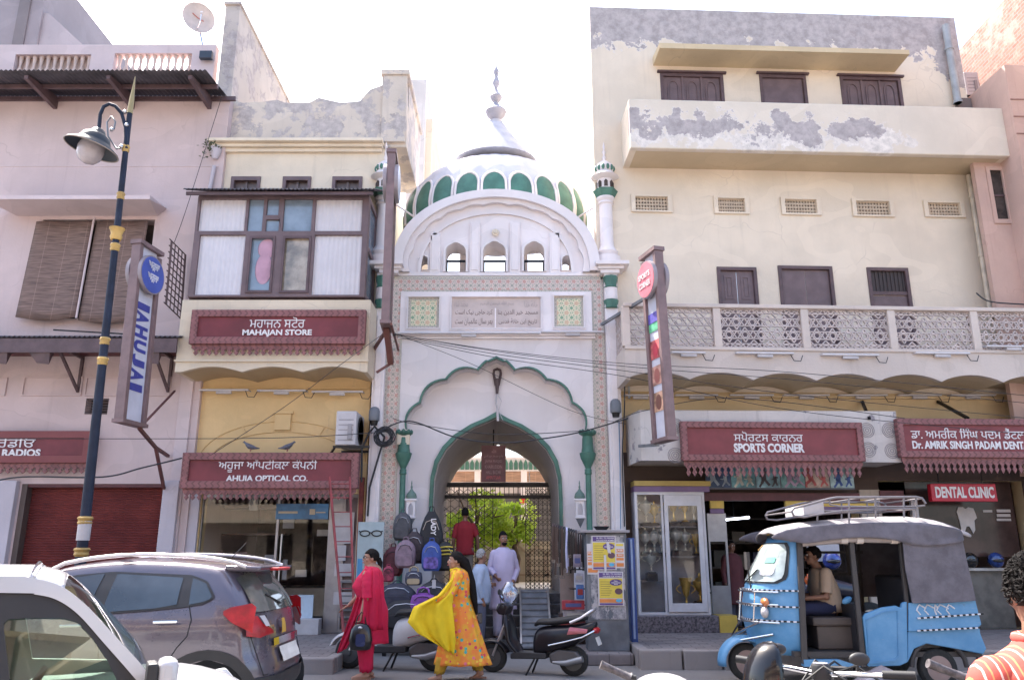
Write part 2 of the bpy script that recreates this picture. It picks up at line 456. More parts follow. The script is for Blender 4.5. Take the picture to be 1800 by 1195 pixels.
# passage: barrel behind the inner arch
g = G(); fr_ = inarch[1:]+[inarch[0]]; bk = .6; 
inn = [(AX+(x-AX)*1.0,z) for x,z in fr_]
ring0 = [(x,.6,z) for x,z in inn]; BW = .93; BZ = q(870,778,2.3)[1]-inn[len(inn)//2][1]
ring1 = [(AX+(x-AX)*BW,2.3,z if z < 1 else z+BZ*((z-1)/(inn[len(inn)//2][1]-1))) for x,z in inn]
n = len(inn); g.add(ring0+ring1,[(i,n+i,n+i+1,i+1) for i in range(n-1)])
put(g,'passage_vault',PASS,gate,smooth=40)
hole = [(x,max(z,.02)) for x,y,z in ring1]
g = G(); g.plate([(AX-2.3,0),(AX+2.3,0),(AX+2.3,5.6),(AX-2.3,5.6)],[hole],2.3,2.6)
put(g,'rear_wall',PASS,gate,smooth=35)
# floor of the passage, and steps
FZ = .86
g = G(); g.box(AX-1.31,AX+1.31,.35,2.6,0,FZ); g.box(AX-1.2,AX+1.2,.05,.349,0,FZ-.17); g.box(AX-1.2,AX+1.2,-.25,.049,0,FZ-.34)
g.box(AX-1.2,AX+1.2,-.55,-.251,0,FZ-.51); g.box(AX-1.2,AX+1.2,-.85,-.551,0,FZ-.68)
put(g,'entrance_steps',mat('black_granite',(.045,.045,.05),.35,var=.4,scale=14),gate,bev=.01)
# tiled borders
def tile_mat(name,base,sc,cols,ox=0,oz=0):
    """repeating flower tile in world x,z: petals, corner leaves and a thin joint"""
    m,nt,b = newmat(name); h = NT(nt); x,y,z = h.xyz(h.pos())
    def frac(a,k): return h.math('SUBTRACT',h.math('FRACT',h.math('ADD',h.math('MULTIPLY',a,k),100.0)),.5)
    fx = frac(h.math('ADD',x,ox),sc); fz = frac(h.math('ADD',z,oz),sc)
    r = h.math('SQRT',h.math('ADD',h.math('MULTIPLY',fx,fx),h.math('MULTIPLY',fz,fz)))
    th = h.math('ARCTAN2',fz,fx); pet = h.math('COSINE',h.math('MULTIPLY',th,5.0))
    rr = h.math('SUBTRACT',r,h.math('MULTIPLY',pet,.06))
    ns = h.noise(h.pos(),30,3); c = h.mix(h.step(ns,.3,.7),C(sc_(base,.9)),C(sc_(base,1.1)))
    ring = h.math('COMPARE',r,.4,.045); c = h.mix(h.math('MULTIPLY',ring,h.step(h.math('COSINE',h.math('MULTIPLY',th,8.0)),-.2,.3)),c,C(cols[1]))
    fl = h.math('LESS_THAN',rr,.2); c = h.mix(fl,c,C(cols[0]))
    ct = h.math('LESS_THAN',r,.07); c = h.mix(ct,c,C(cols[2]))
    ax = h.math('ABSOLUTE',fx); az = h.math('ABSOLUTE',fz)
    cr = h.math('GREATER_THAN',h.math('MULTIPLY',ax,az),.155); c = h.mix(cr,c,C(cols[1]))
    jt = h.math('GREATER_THAN',h.math('MAXIMUM',ax,az),.488); c = h.mix(h.math('MULTIPLY',jt,.6),c,(.3,.26,.24,1))
    h.l(c,b.inputs['Base Color']); b.inputs['Roughness'].default_value = .35; return m
BORD = tile_mat('floral_border_tile',(.58,.48,.42),6.2,[(.5,.25,.23),(.3,.31,.26),(.5,.38,.26)])
BORD2 = tile_mat('small_edge_tile',(.52,.47,.4),13.0,[(.3,.33,.28),(.3,.28,.26),(.5,.4,.3)])
PANT = tile_mat('flower_panel_tile',(.66,.6,.42),5.2,[(.62,.4,.28),(.2,.36,.22),(.6,.5,.3)])
bl0,bl1 = q(676,700)[0],q(703,700)[0]; br0,br1 = q(1043,700)[0],q(1066,700)[0]
zt0,zt1 = q(880,514)[1],q(880,488)[1]
g = G(); e = .045
g.box(bl0+e,bl1-e,-.02,0,.9,zt1-.02); g.box(br0+e,br1-e,-.02,0,.9,zt1-.02); g.box(bl1-e,br0+e,-.02,0,zt0+e,zt1-e)
put(g,'tile_border',BORD,gate)
g = G()
for a in (bl0,bl1-e,br0,br1-e): g.box(a,a+e-.003,-.024,0,.9,zt0 if a in (bl1-e,br0) else zt1)
g.box(bl1,br0,-.024,0,zt0,zt0+e-.003); g.box(bl0,br1,-.024,0,zt1-e+.003,zt1+.02)
put(g,'tile_edging',BORD2,gate)
# white frame with two flower panels and the inscription
def pxbox(g,x0,y0,x1,y1,d0,d1,fr=GF):
    a,b,c,d = fr.rect(x0,y0,x1,y1,d0); g.box(a,b,d0,d1,c,d)
X0,X1,Z0,Z1 = GF.rect(704,514,1040,586)
pan = [GF.rect(718,524,772,577),GF.rect(794,524,950,578),GF.rect(974,522,1025,576)]
g = G(); g.plate(rc(X0,X1,Z0,Z1),[rc(*p) for p in pan],-.05,0)
for p in pan:
    for a,b in ((.05,-.065),(.025,-.08)):
        g.plate(rc(p[0]-a,p[1]+a,p[2]-a,p[3]+a),[rc(p[0]-a+.02,p[1]+a-.02,p[2]-a+.02,p[3]+a-.02)],b,-.051)
put(g,'panel_frame',WHITE2,gate)
for i in (0,2):
    p = pan[i]; g = G(); g.box(p[0]+.05,p[1]-.05,-.018,0,p[2]+.05,p[3]-.05); o = put(g,'flower_tile_panel',PANT,gate)
    g = G(); g.plate(rc(*p),[rc(p[0]+.052,p[1]-.052,p[2]+.052,p[3]-.052)],-.016,0); put(g,'panel_border',BORD2,gate)
p = pan[1]; STONE = mat('beige_stone_slab',(.56,.47,.44),.7,var=.1,scale=2)
g = G(); g.box(p[0],p[1],-.02,0,p[2],p[3]); insc = put(g,'inscription_panel',STONE,gate)
INK = mat('faded_inscription',(.2,.15,.14),.8)
INKF = mat('worn_inscription',(.42,.36,.35),.8)
W_,H_ = p[1]-p[0],p[3]-p[2]
def ins(body,a,b,c,d,m=INK): text(body[::-1],'calligraphy',m,insc,p[0]+a*W_,p[0]+b*W_,p[2]+c*H_,p[2]+d*H_,-.021,.003)
ins('ﻣﺴﺠﺪ ﺧﯿﺮ ﺍﻟﺪﯾﻦ ﺑﻨﺎ',.52,.97,.42,.62); ins('ﺗﺎﺭﯾﺦ ﺍﯾﻦ ﺧﺎﻧﮥ ﻗﺪﺱ',.53,.96,.1,.34)
ins('ﮐﺮﺩ ﺣﺎﺟﯽ ﻧﯿﮏ ﺍﺳﺖ',.04,.46,.42,.62); ins('ﺑﻬﺮ ﺳﺎﻝ ﻋﺎﻟﻤﯿﺎﻥ ﺳﺖ',.04,.46,.1,.34)
ins('ﺑﺴﻢ ﺍﷲ ﺍﻟﺮﺣﻤﻦ ﺍﻟﺮﺣﯿﻢ',.32,.7,.72,.92,INKF); ins('ﺧﺎﻧﮥ ﺧﺪﺍ',.82,.97,.7,.92,INKF); ins('ﻣﺤﻤﺪ ﺷﺎﻩ',.03,.18,.7,.92,INKF)
g = G(); g.box(p[0]+W_*.485,p[0]+W_*.5,-.03,-.0205,p[2]+.02,p[2]+H_*.66); put(g,'divider',WHITE2,insc)
# ledge below the panels
a,b,c,d = GF.rect(700,586,1046,592)
g = G(); g.box(a,b,-.09,0,c,d); g.box(a,b,-.06,0,c-.05,c-.001)
put(g,'ledge',WHITE2,gate,bev=.01)
# outer pilasters with green bands
for sx,px0,px1 in ((-1,655,676),(1,1067,1090)):
    x0,x1 = q(px0,700)[0],q(px1,700)[0]; xm = (x0+x1)/2
    g = G(); g.box(x0,x1,-.16,.3,0,ZC); g.box(x0+.05,x1-.05,-.19,-.161,1,q(880,560)[1]); put(g,'pilaster',WHITE2,gate,bev=.015)
    for ya,yb,fl in ((490,511,1),(531,546,0)):
        z0,z1 = q(1080,yb)[1],q(1080,ya)[1]
        g = G(); r = (x1-x0)/2
        g.lathe([(r*.98,0),(r*1.12,(z1-z0)*.1),(r*1.0,(z1-z0)*.2),(r*1.1,(z1-z0)*.55),(r*1.2,(z1-z0)*.95),(r*1.05,z1-z0)],(xm,-.12,z0),8)
        put(g,'green_capital',GREEN,gate)
    g = G(); z0,z1 = q(1080,531)[1],q(1080,511)[1]; g.lathe([(r*.95,0),(r*1.1,(z1-z0)*.3),(r*.9,(z1-z0)*.6),(r*1.05,z1-z0)],(xm,-.12,z0),12); put(g,'capital_neck',WHITE2,gate,smooth=40)
# cornice
g = G()
# only the ends stand out; the middle is flush with the gable
g.box(XL-.02,XR+.02,-.03,.5,ZC-.02,ZC+.05); g.box(XL+.2,XR-.1,.0,.49,ZC+.0,ZC+.044)
put(g,'cornice',WHITE2,gate,bev=.01)
for s_ in (-1,1):
    g = G(); e0 = (XL if s_ < 0 else XR)
    for i,(y,h0,h1) in enumerate(((-.2,-.02,.06),(-.24,.06,.12),(-.32,.12,.2))):
        ex = e0+s_*(.05+.09*i); inn_ = e0-s_*(.32+.05*i)
        g.box(ex,inn_,y,.5,ZC+h0+.0015*i,ZC+h1)
    put(g,'cornice_end',WHITE2,gate,bev=.008)
# gable: half-ellipse with scalloped inner moulding and five openings
gx0,gx1 = q(696,470)[0],q(1048,470)[0]; gc = (gx0+gx1)/2; gr = (gx1-gx0)/2; gt = q(880,343)[1]; gb = ZC+.045
def gab(k,dz=0,n=40): return [(gc+gr*k*cos(pi*i/n),gb+(gt-gb)*k*(max(0,sin(pi*i/n))**.85)+dz) for i in range(n+1)]
def arched(x0,y0,x1,y1,cusp=True):
    a,b,c,d = GF.rect(x0,y0,x1,y1); w2 = (b-a)/2; m = (a+b)/2; sz = d-w2*1.1
    o = [(a,c),(b,c),(b,sz)]
    for i in range(1,12):
        t = pi*i/12; k = 1+(.0 if not cusp else .07*abs(sin(3*t)))
        o.append((m+w2*k*cos(t)*.98,sz+w2*1.1*k*sin(t)))
    o.append((a,sz)); return o
ops = [arched(783,428,819,478),arched(849,426,889,478),arched(921,426,957,477),arched(736,450,752,475),arched(988,450,1005,475)]
g = G(); g.plate([(gx0,gb),(gx1,gb)]+gab(1)[1:-1],ops,.02,.5)
put(g,'gable',WHITE2,gate,smooth=35)
g = G(); n = 40
def strip(g,k0,k1,y0,y1,sc=0):
    A = gab(k0); B = gab(k1); N = len(A)
    if sc:
        B = []; 
        for i in range(121):
            t = i/120; kk = k1+sc*abs(sin(pi*t*11)); B.append((gc+gr*kk*cos(pi*t),gb+(gt-gb)*kk*(max(0,sin(pi*t))**.85)))
        A = [(gc+gr*k0*cos(pi*i/120),gb+(gt-gb)*k0*(max(0,sin(pi*i/120))**.85)) for i in range(121)]; N = 121
    vs = [(p[0],y0,p[1]) for p in A]+[(p[0],y0,p[1]) for p in B]+[(p[0],y1,p[1]) for p in A]+[(p[0],y1,p[1]) for p in B]
    fs = []
    for i in range(N-1): fs += [(i,i+1,N+i+1,N+i),(i,2*N+i,2*N+i+1,i+1),(N+i,N+i+1,3*N+i+1,3*N+i)]
    g.add(vs,fs)
strip(g,1.03,.93,-.18,.02); strip(g,.929,.86,-.09,.02,.022); strip(g,.78,.75,-.03,.02)
put(g,'gable_moulding',WHITE2,gate,smooth=40)
for px in (765,835,905,975):
    g = G()   # pilaster strips between the gable windows
    a,b,c,d = GF.rect(px-9,392 if px in (835,905) else 410,px+9,480); g.box(a,b,-.03,.02,c,d)
    g.box(a+.03,b-.03,-.045,-.031,c+.05,d-.05)
    put(g,'gable_pilaster',WHITE2,gate,bev=.008)
for o_ in ops:
    g = G(); m_ = sum(p[0] for p in o_)/len(o_); k = 1.17
    zc_ = min(p[1] for p in o_); out = [(m_+(x-m_)*1.2,zc_+(z-zc_)*1.09) for x,z in o_]
    g.plate(out,[[(x,z+.001) for x,z in o_]],-.025,.02); put(g,'window_surround',WHITE,gate,smooth=35)
for i in (0,1,2):
    o_ = ops[i]; a,b = o_[0][0],o_[1][0]; z0 = o_[0][1]; zm = GF.q(870,451)[1]
    g = G(); t = .02
    g.box(a,b,.25,.29,zm-t,zm+t); g.box(a,a+t*1.3,.25,.29,z0,zm); g.box(b-t*1.3,b,.25,.29,z0,zm); g.box(a,b,.25,.29,z0,z0+t)
    put(g,'window_frame',BLACKM,gate)
g = G()
for a in range(8): g.ball((q(871,410)[0]+.05*cos(a*pi/4),-.03,q(871,410)[1]+.05*sin(a*pi/4)),.03,.02,.03,8,5)
g.ball((q(871,410)[0],-.04,q(871,410)[1]),.04,.03,.04); put(g,'rosette',CREAM,gate,smooth=180)
# slender green columns beside the arch
for s_ in (-1,1):
    cx = AX+s_*abs(q(1034,850)[0]-AX); z1 = q(1034,757,-.1)[1]; z0 = q(1034,828,-.1)[1]; zb = 0.6; hh = z1-z0
    prof = [(.06,0),(.065,.03),(.05,.05),(.06,.08),(.13,.2*hh+.08),(.15,.42*hh),(.155,.45*hh),(.12,.47*hh),(.105,.6*hh),(.1,.8*hh),(.09,.87*hh),(.13,.9*hh),(.15,.95*hh),(.1,hh)]
    g = G(); g.lathe([(.075,zb),(.075,zb+.2),(.052,zb+.25),(.052,z0-.06),(.07,z0-.04),(.06,z0-.001)],(cx,-.06,0),14)
    c_ = put(g,'green_column',GREEN,gate,smooth=35)
    g = G(); g.lathe(prof,(cx,-.06,z0),10)
    for k in range(5): g.ball((cx+.13*cos(pi*k/4+pi),-.06+.13*sin(pi*k/4+pi),z0+hh*.97),.035,.035,.05,8,5)
    put(g,'vase_capital',GREEN,c_,smooth=50)
    # little domed niche in relief
    nx = AX+s_*abs(q(1019,880)[0]-AX)
    g = G(); zz = q(1019,908)[1]; z2 = q(1019,880)[1]
    g.plate(rc(nx-.08,nx+.08,zz,z2),[[(nx-.045,zz+.03),(nx+.045,zz+.03),(nx+.045,z2-.12),(nx+.02,z2-.06),(nx,z2-.045),(nx-.02,z2-.06),(nx-.045,z2-.12)]],-.08,0)
    g.box(nx-.1,nx+.1,-.1,0,zz-.03,zz-.001); g.box(nx-.11,nx+.11,-.11,0,z2+.001,z2+.035)
    niche = put(g,'relief_niche',WHITE2,gate,bev=.006)
    g = G(); g.lathe([(.09,0),(.1,.03),(.085,.09),(.04,.14),(.015,.18),(.02,.21),(.008,.25),(.012,.28),(.003,.33)],(nx,-.02,z2+.036),14); put(g,'relief_dome',mat('grey_green',(.13,.2,.17),.6),niche,smooth=50)
    g = G(); g.add([(nx-.08,-.09,zz-.031),(nx+.08,-.09,zz-.031),(nx,-.02,zz-.2),(nx-.08,0,zz-.031),(nx+.08,0,zz-.031)],[(0,2,1),(0,3,2),(1,2,4),(0,1,4,3)]); put(g,'relief_corbel',GREYM,niche)
# ---------------- dome ----------------
DY = 1.9; Yd = 14.8+DY
DX = P(871,340,Yd).x; RX = 2.02; RY = 1.45
NR = 24
def rib(t,z): return 1+.022*abs(cos(NR/2*t))-.012
zlow = 7.75
prof = [(.99,8.5),(1.0,8.8),(.985,9.0),(.945,9.25),(.875,9.5),(.775,9.72),(.65,9.92),(.51,10.08),(.36,10.18),(.28,10.24)]
g = G(); g.lathe([(r*RX*.95,z) for r,z in prof[::-1][-2:]]+[(r*RX,z) for r,z in prof][:1] if 0 else [(r*RX,z) for r,z in prof],(DX,DY,0),192,1,RY/RX,rib); g.f = [f for f in g.f if len(f) < 10]; g.mi = [0]*len(g.f)
dome = put(g,'dome',plaster('dome_white',(.62,.61,.66),dirt=(.5,.48,.5),amount=.2,streak=.2,bump=.1),gate,smooth=60)
# petals: green tongues with white edges laid over the foot of the dome
def rprof(z):
    for (r0,z0),(r1,z1) in zip(prof,prof[1:]):
        if z0 <= z <= z1: return r0+(r1-r0)*(z-z0)/(z1-z0)
    return prof[-1][0]
gp = G(); ge = G(); NP = 22
for k in range(NP):
    t0 = -pi/2+2*pi*k/NP; hw = 2*pi/NP*.44
    def pt(u,z,off): 
        r = rprof(z)*(1+off); t = t0+u*hw; return (DX+r*RX*cos(t),DY+r*RY*sin(t),z)
    rows = 14; zb,ztp = 8.52,9.34; vs = []; wd = []
    for j in range(rows+1):
        z = zb+(ztp-zb)*sin(pi/2*j/rows) if j > rows//2 else zb+(ztp-zb)*sin(pi/4)*j/(rows/2)
        s0 = ztp-.3; wj = 1 if z < s0 else sqrt(max(0,1-((z-s0)/.301)**2)); wd.append((z,wj))
    n = 9; vs = [pt(-w_+2*w_*i/(n-1),z,.018+.012*(1-(2*i/(n-1)-1)**2)) for z,w_ in wd for i in range(n)]
    gp.add(vs,[(j*n+i,j*n+i+1,(j+1)*n+i+1,(j+1)*n+i) for j in range(rows) for i in range(n-1)])
    edge = [pt(-w_*1.0,z,.02) for z,w_ in wd]+[pt(w_*1.0,z,.02) for z,w_ in wd[::-1]]
    ge.tube(edge,.03,6)
    # little ledge line half way up each tongue
put(gp,'green_petals',GREEN,dome,smooth=60); put(ge,'petal_edging',WHITE2,dome,smooth=60)
g = G(); vs = []
zr = 10.26
for k in range(24):
    t0 = 2*pi*k/24; 
    def pp(u,r,z): t = t0+u*pi/24; return (DX+r*cos(t),DY+r*sin(t)*RY/RX*1.15,z)
    g.add([pp(-.95,.5,zr),pp(.95,.5,zr),pp(.95,.76,zr+.0),pp(0,.86,zr-.02),pp(-.95,.76,zr),pp(-.95,.5,zr+.04),pp(.95,.5,zr+.04),pp(.95,.76,zr+.03),pp(0,.86,zr-.0),pp(-.95,.76,zr+.03)],
        [(0,4,3,2,1),(5,6,7,8,9),(4,9,8,3),(3,8,7,2),(0,5,9,4),(1,2,7,6)])
put(g,'petal_collar',mat('collar_grey',(.75,.68,.62),.8),dome)
g = G(); g.lathe([(.95,10.24),(.86,10.36),(.72,10.52),(.52,10.76),(.34,11.0),(.18,11.25)],(DX,DY,0),24,1,RY/RX*1.15); g.lathe([(.15,11.251),(.16,11.3)],(DX,DY,0),12)
put(g,'dome_neck',mat('neck_white',(.48,.48,.53),.8),dome,smooth=50)
g = G(); g.lathe([(.09,11.3),(.11,11.36),(.22,11.46),(.25,11.56),(.2,11.62),(.1,11.68),(.06,11.8),(.12,11.88),(.15,11.95),(.1,12.03),(.05,12.08),(.04,12.2),(.08,12.28),(.09,12.36),(.06,12.43),(.04,12.5),(.06,12.58),(.07,12.64),(.02,12.75),(.01,12.85)],(DX,DY,0),14)
put(g,'finial',mat('finial_grey',(.36,.35,.4),.7),dome,smooth=50)
# ---------------- minarets on the pilasters ----------------
def minaret(cx,d,yb=455,src=1066):
    Z = lambda y: GF.q(src,y,d)[1]
    sh = G(); zb = Z(452); k = .01062
    r = 13*k
    sh.lathe([(r*1.9,ZC+.24),(r*1.9,zb-.02),(r*1.3,zb),(r*1.6,zb+.08),(r*1.2,zb+.16),(r,zb+.22),(r*.95,Z(362)),(r*1.2,Z(360)),(r*1.0,Z(356)),(r*1.3,Z(352)),(r*1.3,Z(349))],(cx,d,0),16)
    m_ = put(sh,'minaret',WHITE2,gate,smooth=30)
    g = G(); n = 12
    g.lathe([(r*1.1,Z(350)),(r*1.35,Z(346)),(r*1.75,Z(337)),(r*1.6,Z(336.5))],(cx,d,0),n,rib=lambda t,z: 1+.07*cos(6*t)); put(g,'petal_corbel',GREEN,m_,smooth=30)
    g = G(); g.lathe([(r*1.2,Z(337)),(r*1.15,Z(318)),(r*1.9,Z(315)),(r*2.1,Z(313)),(r*1.4,Z(307)),(r*1.25,Z(303))],(cx,d,0),16); put(g,'lantern',WHITE2,m_,smooth=30)
    g = G()
    for i in range(8):
        t = -pi/2+i*pi/4; c_,s2 = cos(t),sin(t); R = r*1.19
        M = Matrix.Translation((cx+R*c_,d+R*s2,0)) @ Matrix.Rotation(t+pi/2,4,'Z'); gg = G(M)
        za,zc_ = Z(333),Z(321); hw = r*.26
        gg.plate([(-hw,za),(hw,za),(hw,zc_-.04),(0,zc_),(-hw,zc_-.04)],[],-.012,.02); g.v and None
        n0 = len(g.v); g.v += gg.v; g.f += [[n0+i_ for i_ in f] for f in gg.f]; g.mi += gg.mi
    put(g,'lantern_opening',DARK2,m_)
    g = G(); g.lathe([(r*1.3,Z(303)),(r*1.35,Z(297)),(r*1.1,Z(291)),(r*.7,Z(287)),(r*.25,Z(283)),(.015,Z(280))],(cx,d,0),24,rib=lambda t,z: 1+.06*cos(12*t)); put(g,'cupola',WHITE2,m_,smooth=50)
    g = G()
    for i in range(12):
        t = 2*pi*i/12+pi/12; R = r*1.33
        g.ball((cx+R*cos(t),d+R*sin(t),(Z(304)+Z(294))/2),.035,.035,.065,8,5)
    put(g,'cupola_petals',GREEN,m_,smooth=60)
    g = G(); g.lathe([(.02,Z(284)),(.045,Z(278)),(.02,Z(273)),(.04,Z(268)),(.015,Z(264)),(.03,Z(259)),(.005,Z(250))],(cx,d,0),10); put(g,'minaret_finial',WHITE2,m_,smooth=50)
minaret(q(1067,400)[0],.1); minaret(q(671,400)[0],.1)
g = G(); a = q(1020,352); b = q(1058,352); g.cyl((a[0],.9,a[1]),(b[0],.12,b[1]),.02); put(g,'tie_bar',WHITE2,gate); g = G(); g.cyl((q(690,352)[0],.12,a[1]),(q(722,352)[0],.9,a[1]),.02); put(g,'tie_bar',WHITE2,gate)
for t in (20,70,110,160,200,250,290,340):
    g = G(); g.cyl((DX+1.85*cos(radians(t)),DY+1.3*sin(radians(t)),ZC),(DX+1.85*cos(radians(t)),DY+1.3*sin(radians(t)),8.52),.07); put(g,'drum_post',WHITE2,gate,smooth=60)
# body of the gatehouse behind the front
g = G(); g.box(XL+.3,AX-1.32,.601,2.3,0,ZC+.1); g.box(AX+1.32,XR-.12,.601,2.3,0,ZC+.1); g.box(AX-1.319,AX+1.319,.61,2.3,5.2,ZC+.1)
put(g,'gatehouse_body',WHITE,gate)
# ---------------- signboards ----------------
def mosaic(name,base):
    """frame paint with raised chevrons"""
    m,nt,b = newmat(name); h = NT(nt); v = h.obj(); x,y,z = h.xyz(v)
    n = h.noise(v,5,5)
    t = h.math('ADD',h.math('MULTIPLY',x,9.0),h.math('MULTIPLY',h.math('PINGPONG',z,.045),9.0))
    f = h.math('FRACT',h.math('ADD',t,50.0)); k = h.math('GREATER_THAN',f,.72)
    c = h.mix(h.step(n,.3,.7),C(sc_(base,.85)),C(sc_(base,1.15))); c = h.mix(h.math('MULTIPLY',k,.6),c,C(sc_(base,.35)))
    h.l(c,b.inputs['Base Color']); b.inputs['Roughness'].default_value = .6; return m
FRP = mosaic('carved_maroon_frame',(.25,.1,.1))
def signboard(fr,rect,d,thick,label,lines,cat='signboard',val=True,frame=.13,mp=None,frm=None,brackets=True,vdrop=.2,step=.11):
    x0,x1,z0,z1 = fr.rect(*rect,d)
    s = thing('shop_signboard',label,cat,fr,'maroon shop signboards with carved frames')
    g = G(); g.box(x0+frame*.8,x1-frame*.8,d+.04,d+.09,z0+frame*.8,z1-frame*.8); pn = put(g,'sign_panel',mp or MAROON,s)
    g = G(); g.plate(rc(x0,x1,z0,z1),[rc(x0+frame,x1-frame,z0+frame,z1-frame)],d,d+thick); put(g,'sign_frame',frm or FRP,s,bev=.01)
    g = G(); g.box(x0+.03,x1-.03,d+thick+.001,d+thick+.02,z0+.03,z1-.03); put(g,'back_board',MAROOND,s)
    for body,r,off in lines:
        a,b,c,e = fr.rect(*r,d+.03); text(body,'lettering',LETTER,pn,a,b,c,e,d+.039,.012,off)
    if val:   # carved valance hanging below
        g = G(); xx = x0+.06; zt = z0-.07
        g.box(x0+.04,x1-.04,d+.06,d+.09,zt,z0-.001)
        n = int((x1-x0-.12)/step); w_ = (x1-x0-.12)/n
        pts = []; 
        for i in range(n):
            c_ = xx+(i+.5)*w_
            g.plate([(c_-w_*.49,zt-.001),(c_-w_*.47,zt-vdrop*.12),(c_-w_*.2,zt-vdrop*.3),(c_-w_*.17,zt-vdrop*.45),(c_-w_*.38,zt-vdrop*.62),(c_-w_*.2,zt-vdrop*.8),(c_,zt-vdrop),(c_+w_*.2,zt-vdrop*.8),(c_+w_*.38,zt-vdrop*.62),(c_+w_*.17,zt-vdrop*.45),(c_+w_*.2,zt-vdrop*.3),(c_+w_*.47,zt-vdrop*.12),(c_+w_*.49,zt-.001)],[],d+.065,d+.085)
        put(g,'carved_valance',FRP,s)
    if brackets:
        for xx in (x0+.4,x1-.4):
            g = G(); g.bar((xx,d+thick,z1-.1),(xx,0,z1-.1),.04); put(g,'wall_bracket',BLACKM,s)
    return s
# ---------------- pink building on the left ----------------
PF = Frame(0,14.8,0); pq = PF.q
PINK = plaster('pink_plaster',(.6,.48,.47),dirt=(.3,.22,.22),amount=.22,streak=.25)
PINK2 = plaster('pink_trim',(.63,.52,.52),dirt=(.35,.27,.27),amount=.2,streak=.25)
pb = thing('pink_building','pink plastered building with corrugated awnings and a red roller shutter at the far left','building',PF)
xr = pq(330,500)[0]-.0; xl = -16
def rb(r,d=0,fr=PF): a = fr.rect(*r,d); return rc(*a)
win = PF.rect(62,386,262,560); vent = PF.rect(150,700,190,728); shut = PF.rect(20,850,280,1100)
shut = (shut[0],shut[1],.2,shut[3]); zroof = pq(200,172)[1]
g = G(); g.plate(rc(xl,pq(392,300)[0],0,zroof),[rc(*win),rc(*vent),rc(*shut)],0,.35)
put(g,'front_wall',PINK,pb)
g = G(); g.box(xl,pq(392,300)[0]-.02,.36,9,0,zroof); put(g,'building_body',PINK,pb)
# string course lines
g = G()
for y in (292,): a,b = pq(0,y)[0]-3,pq(385,y)[0]; z = pq(0,y)[1]; g.box(a,b,-.012,0,z-.012,z+.012)
put(g,'plaster_joint',PINK2,pb)
for r in ((-60,664,12,696),(40,662,145,696),(150,662,300,696)):
    g = G(); a = PF.rect(*r); g.plate(rc(*a),[rc(a[0]+.03,a[1]-.03,a[2]+.03,a[3]-.03)],-.03,0); put(g,'wall_panel',PINK,pb)
# window with a rolled bamboo blind and sunshade
def bamboo(name='bamboo_blind',col=(.19,.125,.105)):
    if name in MATS: return MATS[name]
    m,nt,b = newmat(name); h = NT(nt); v = h.obj(); x,y,z = h.xyz(v)
    s1 = h.math('FRACT',h.math('MULTIPLY',z,45.0)); n = h.noise(h.scale(v,(2,1,40)),1.5,4)
    c = h.mix(h.step(n,.3,.7),C(sc_(col,.6)),C(sc_(col,1.5))); c = h.mix(h.math('MULTIPLY',h.math('GREATER_THAN',s1,.75),.5),c,C(sc_(col,.4)))
    th = h.math('LESS_THAN',h.math('FRACT',h.math('MULTIPLY',x,2.6)),.03); c = h.mix(h.math('MULTIPLY',th,.5),c,C(sc_(col,2)))
    h.l(c,b.inputs['Base Color']); b.inputs['Roughness'].default_value = .8; MATS[name] = m; return m
w_ = win; xm = pq(158,470)[0]
g = G(); g.box(w_[0],w_[1],.3,.34,w_[2],w_[3]); put(g,'window_pane',DARK2,pb)
for a,b,sg in ((w_[0]-.12,xm-.03,.0),(xm+.02,w_[1]-.12,-.06)):
    g = G(); n = 12; rows = 10; z0 = w_[2]-.02+sg; vs = []
    for j in range(rows+1):
        for i in range(n+1):
            t = i/n; f = j/rows; vs.append((a+(b-a)*t,-.02-.16*f-.02*sin(t*9),w_[3]-.05-(w_[3]-.05-z0)*f-.07*f*sin(pi*t)))
    g.add(vs,[(j*(n+1)+i,(j+1)*(n+1)+i,(j+1)*(n+1)+i+1,j*(n+1)+i+1) for j in range(rows) for i in range(n)])
    bl = put(g,'bamboo_blind',bamboo(),pb,smooth=180); m_ = bl.modifiers.new('t','SOLIDIFY'); m_.thickness = .012
g = G(); g.cyl((xm,-.1,w_[3]),(xm-.01,-.2,w_[2]-.05),.02); put(g,'window_post',PINK2,pb)
a = PF.rect(22,360,282,384)
g = G(); zs = a[2]+.05; g.add([(a[0]-.1,-.75,zs+.02),(a[1]+.12,-.75,zs+.02),(a[1]-.05,0,zs+.0),(a[0]+.12,0,zs+.0),(a[0]-.1,-.75,zs+.1),(a[1]+.12,-.75,zs+.1),(a[1]+.12,0,zs+.16),(a[0]-.1,0,zs+.16)],
  [(0,3,2,1),(4,5,6,7),(0,1,5,4),(1,2,6,5),(2,3,7,6),(3,0,4,7)]); put(g,'sunshade',PINK2,pb)
# corrugated awnings
CORR = mat('weathered_tin',(.075,.065,.075),.6,metal=.3,var=.35,scale=2)
def awning(fr,px0,px1,yb,d0,y_in,d_in,name='tin_awning',par=None,flip=False,y_px=None,thick=.03,pitch=.09):
    z0 = fr.q(px0,yb,d0)[1]; z1 = fr.q(px0,y_in,d_in)[1]; x0 = fr.q(px0,yb,d0)[0]; x1 = fr.q(px1,yb,d0)[0]
    n = int((x1-x0)/pitch*4); vs = []
    for j in (0,1):
        for i in range(n+1):
            t = i/n; o = .018*sin(i*pi/2); z = z0 if j == 0 else z1
            vs.append((x0+(x1-x0)*t,d0 if j == 0 else d_in,z+o))
    g = G(); g.add(vs,[(i,n+1+i,n+2+i,i+1) for i in range(n)]); o = put(g,name,CORR,par,smooth=60)
    m_ = o.modifiers.new('t','SOLIDIFY'); m_.thickness = .006; return o,x0,x1,z0,z1
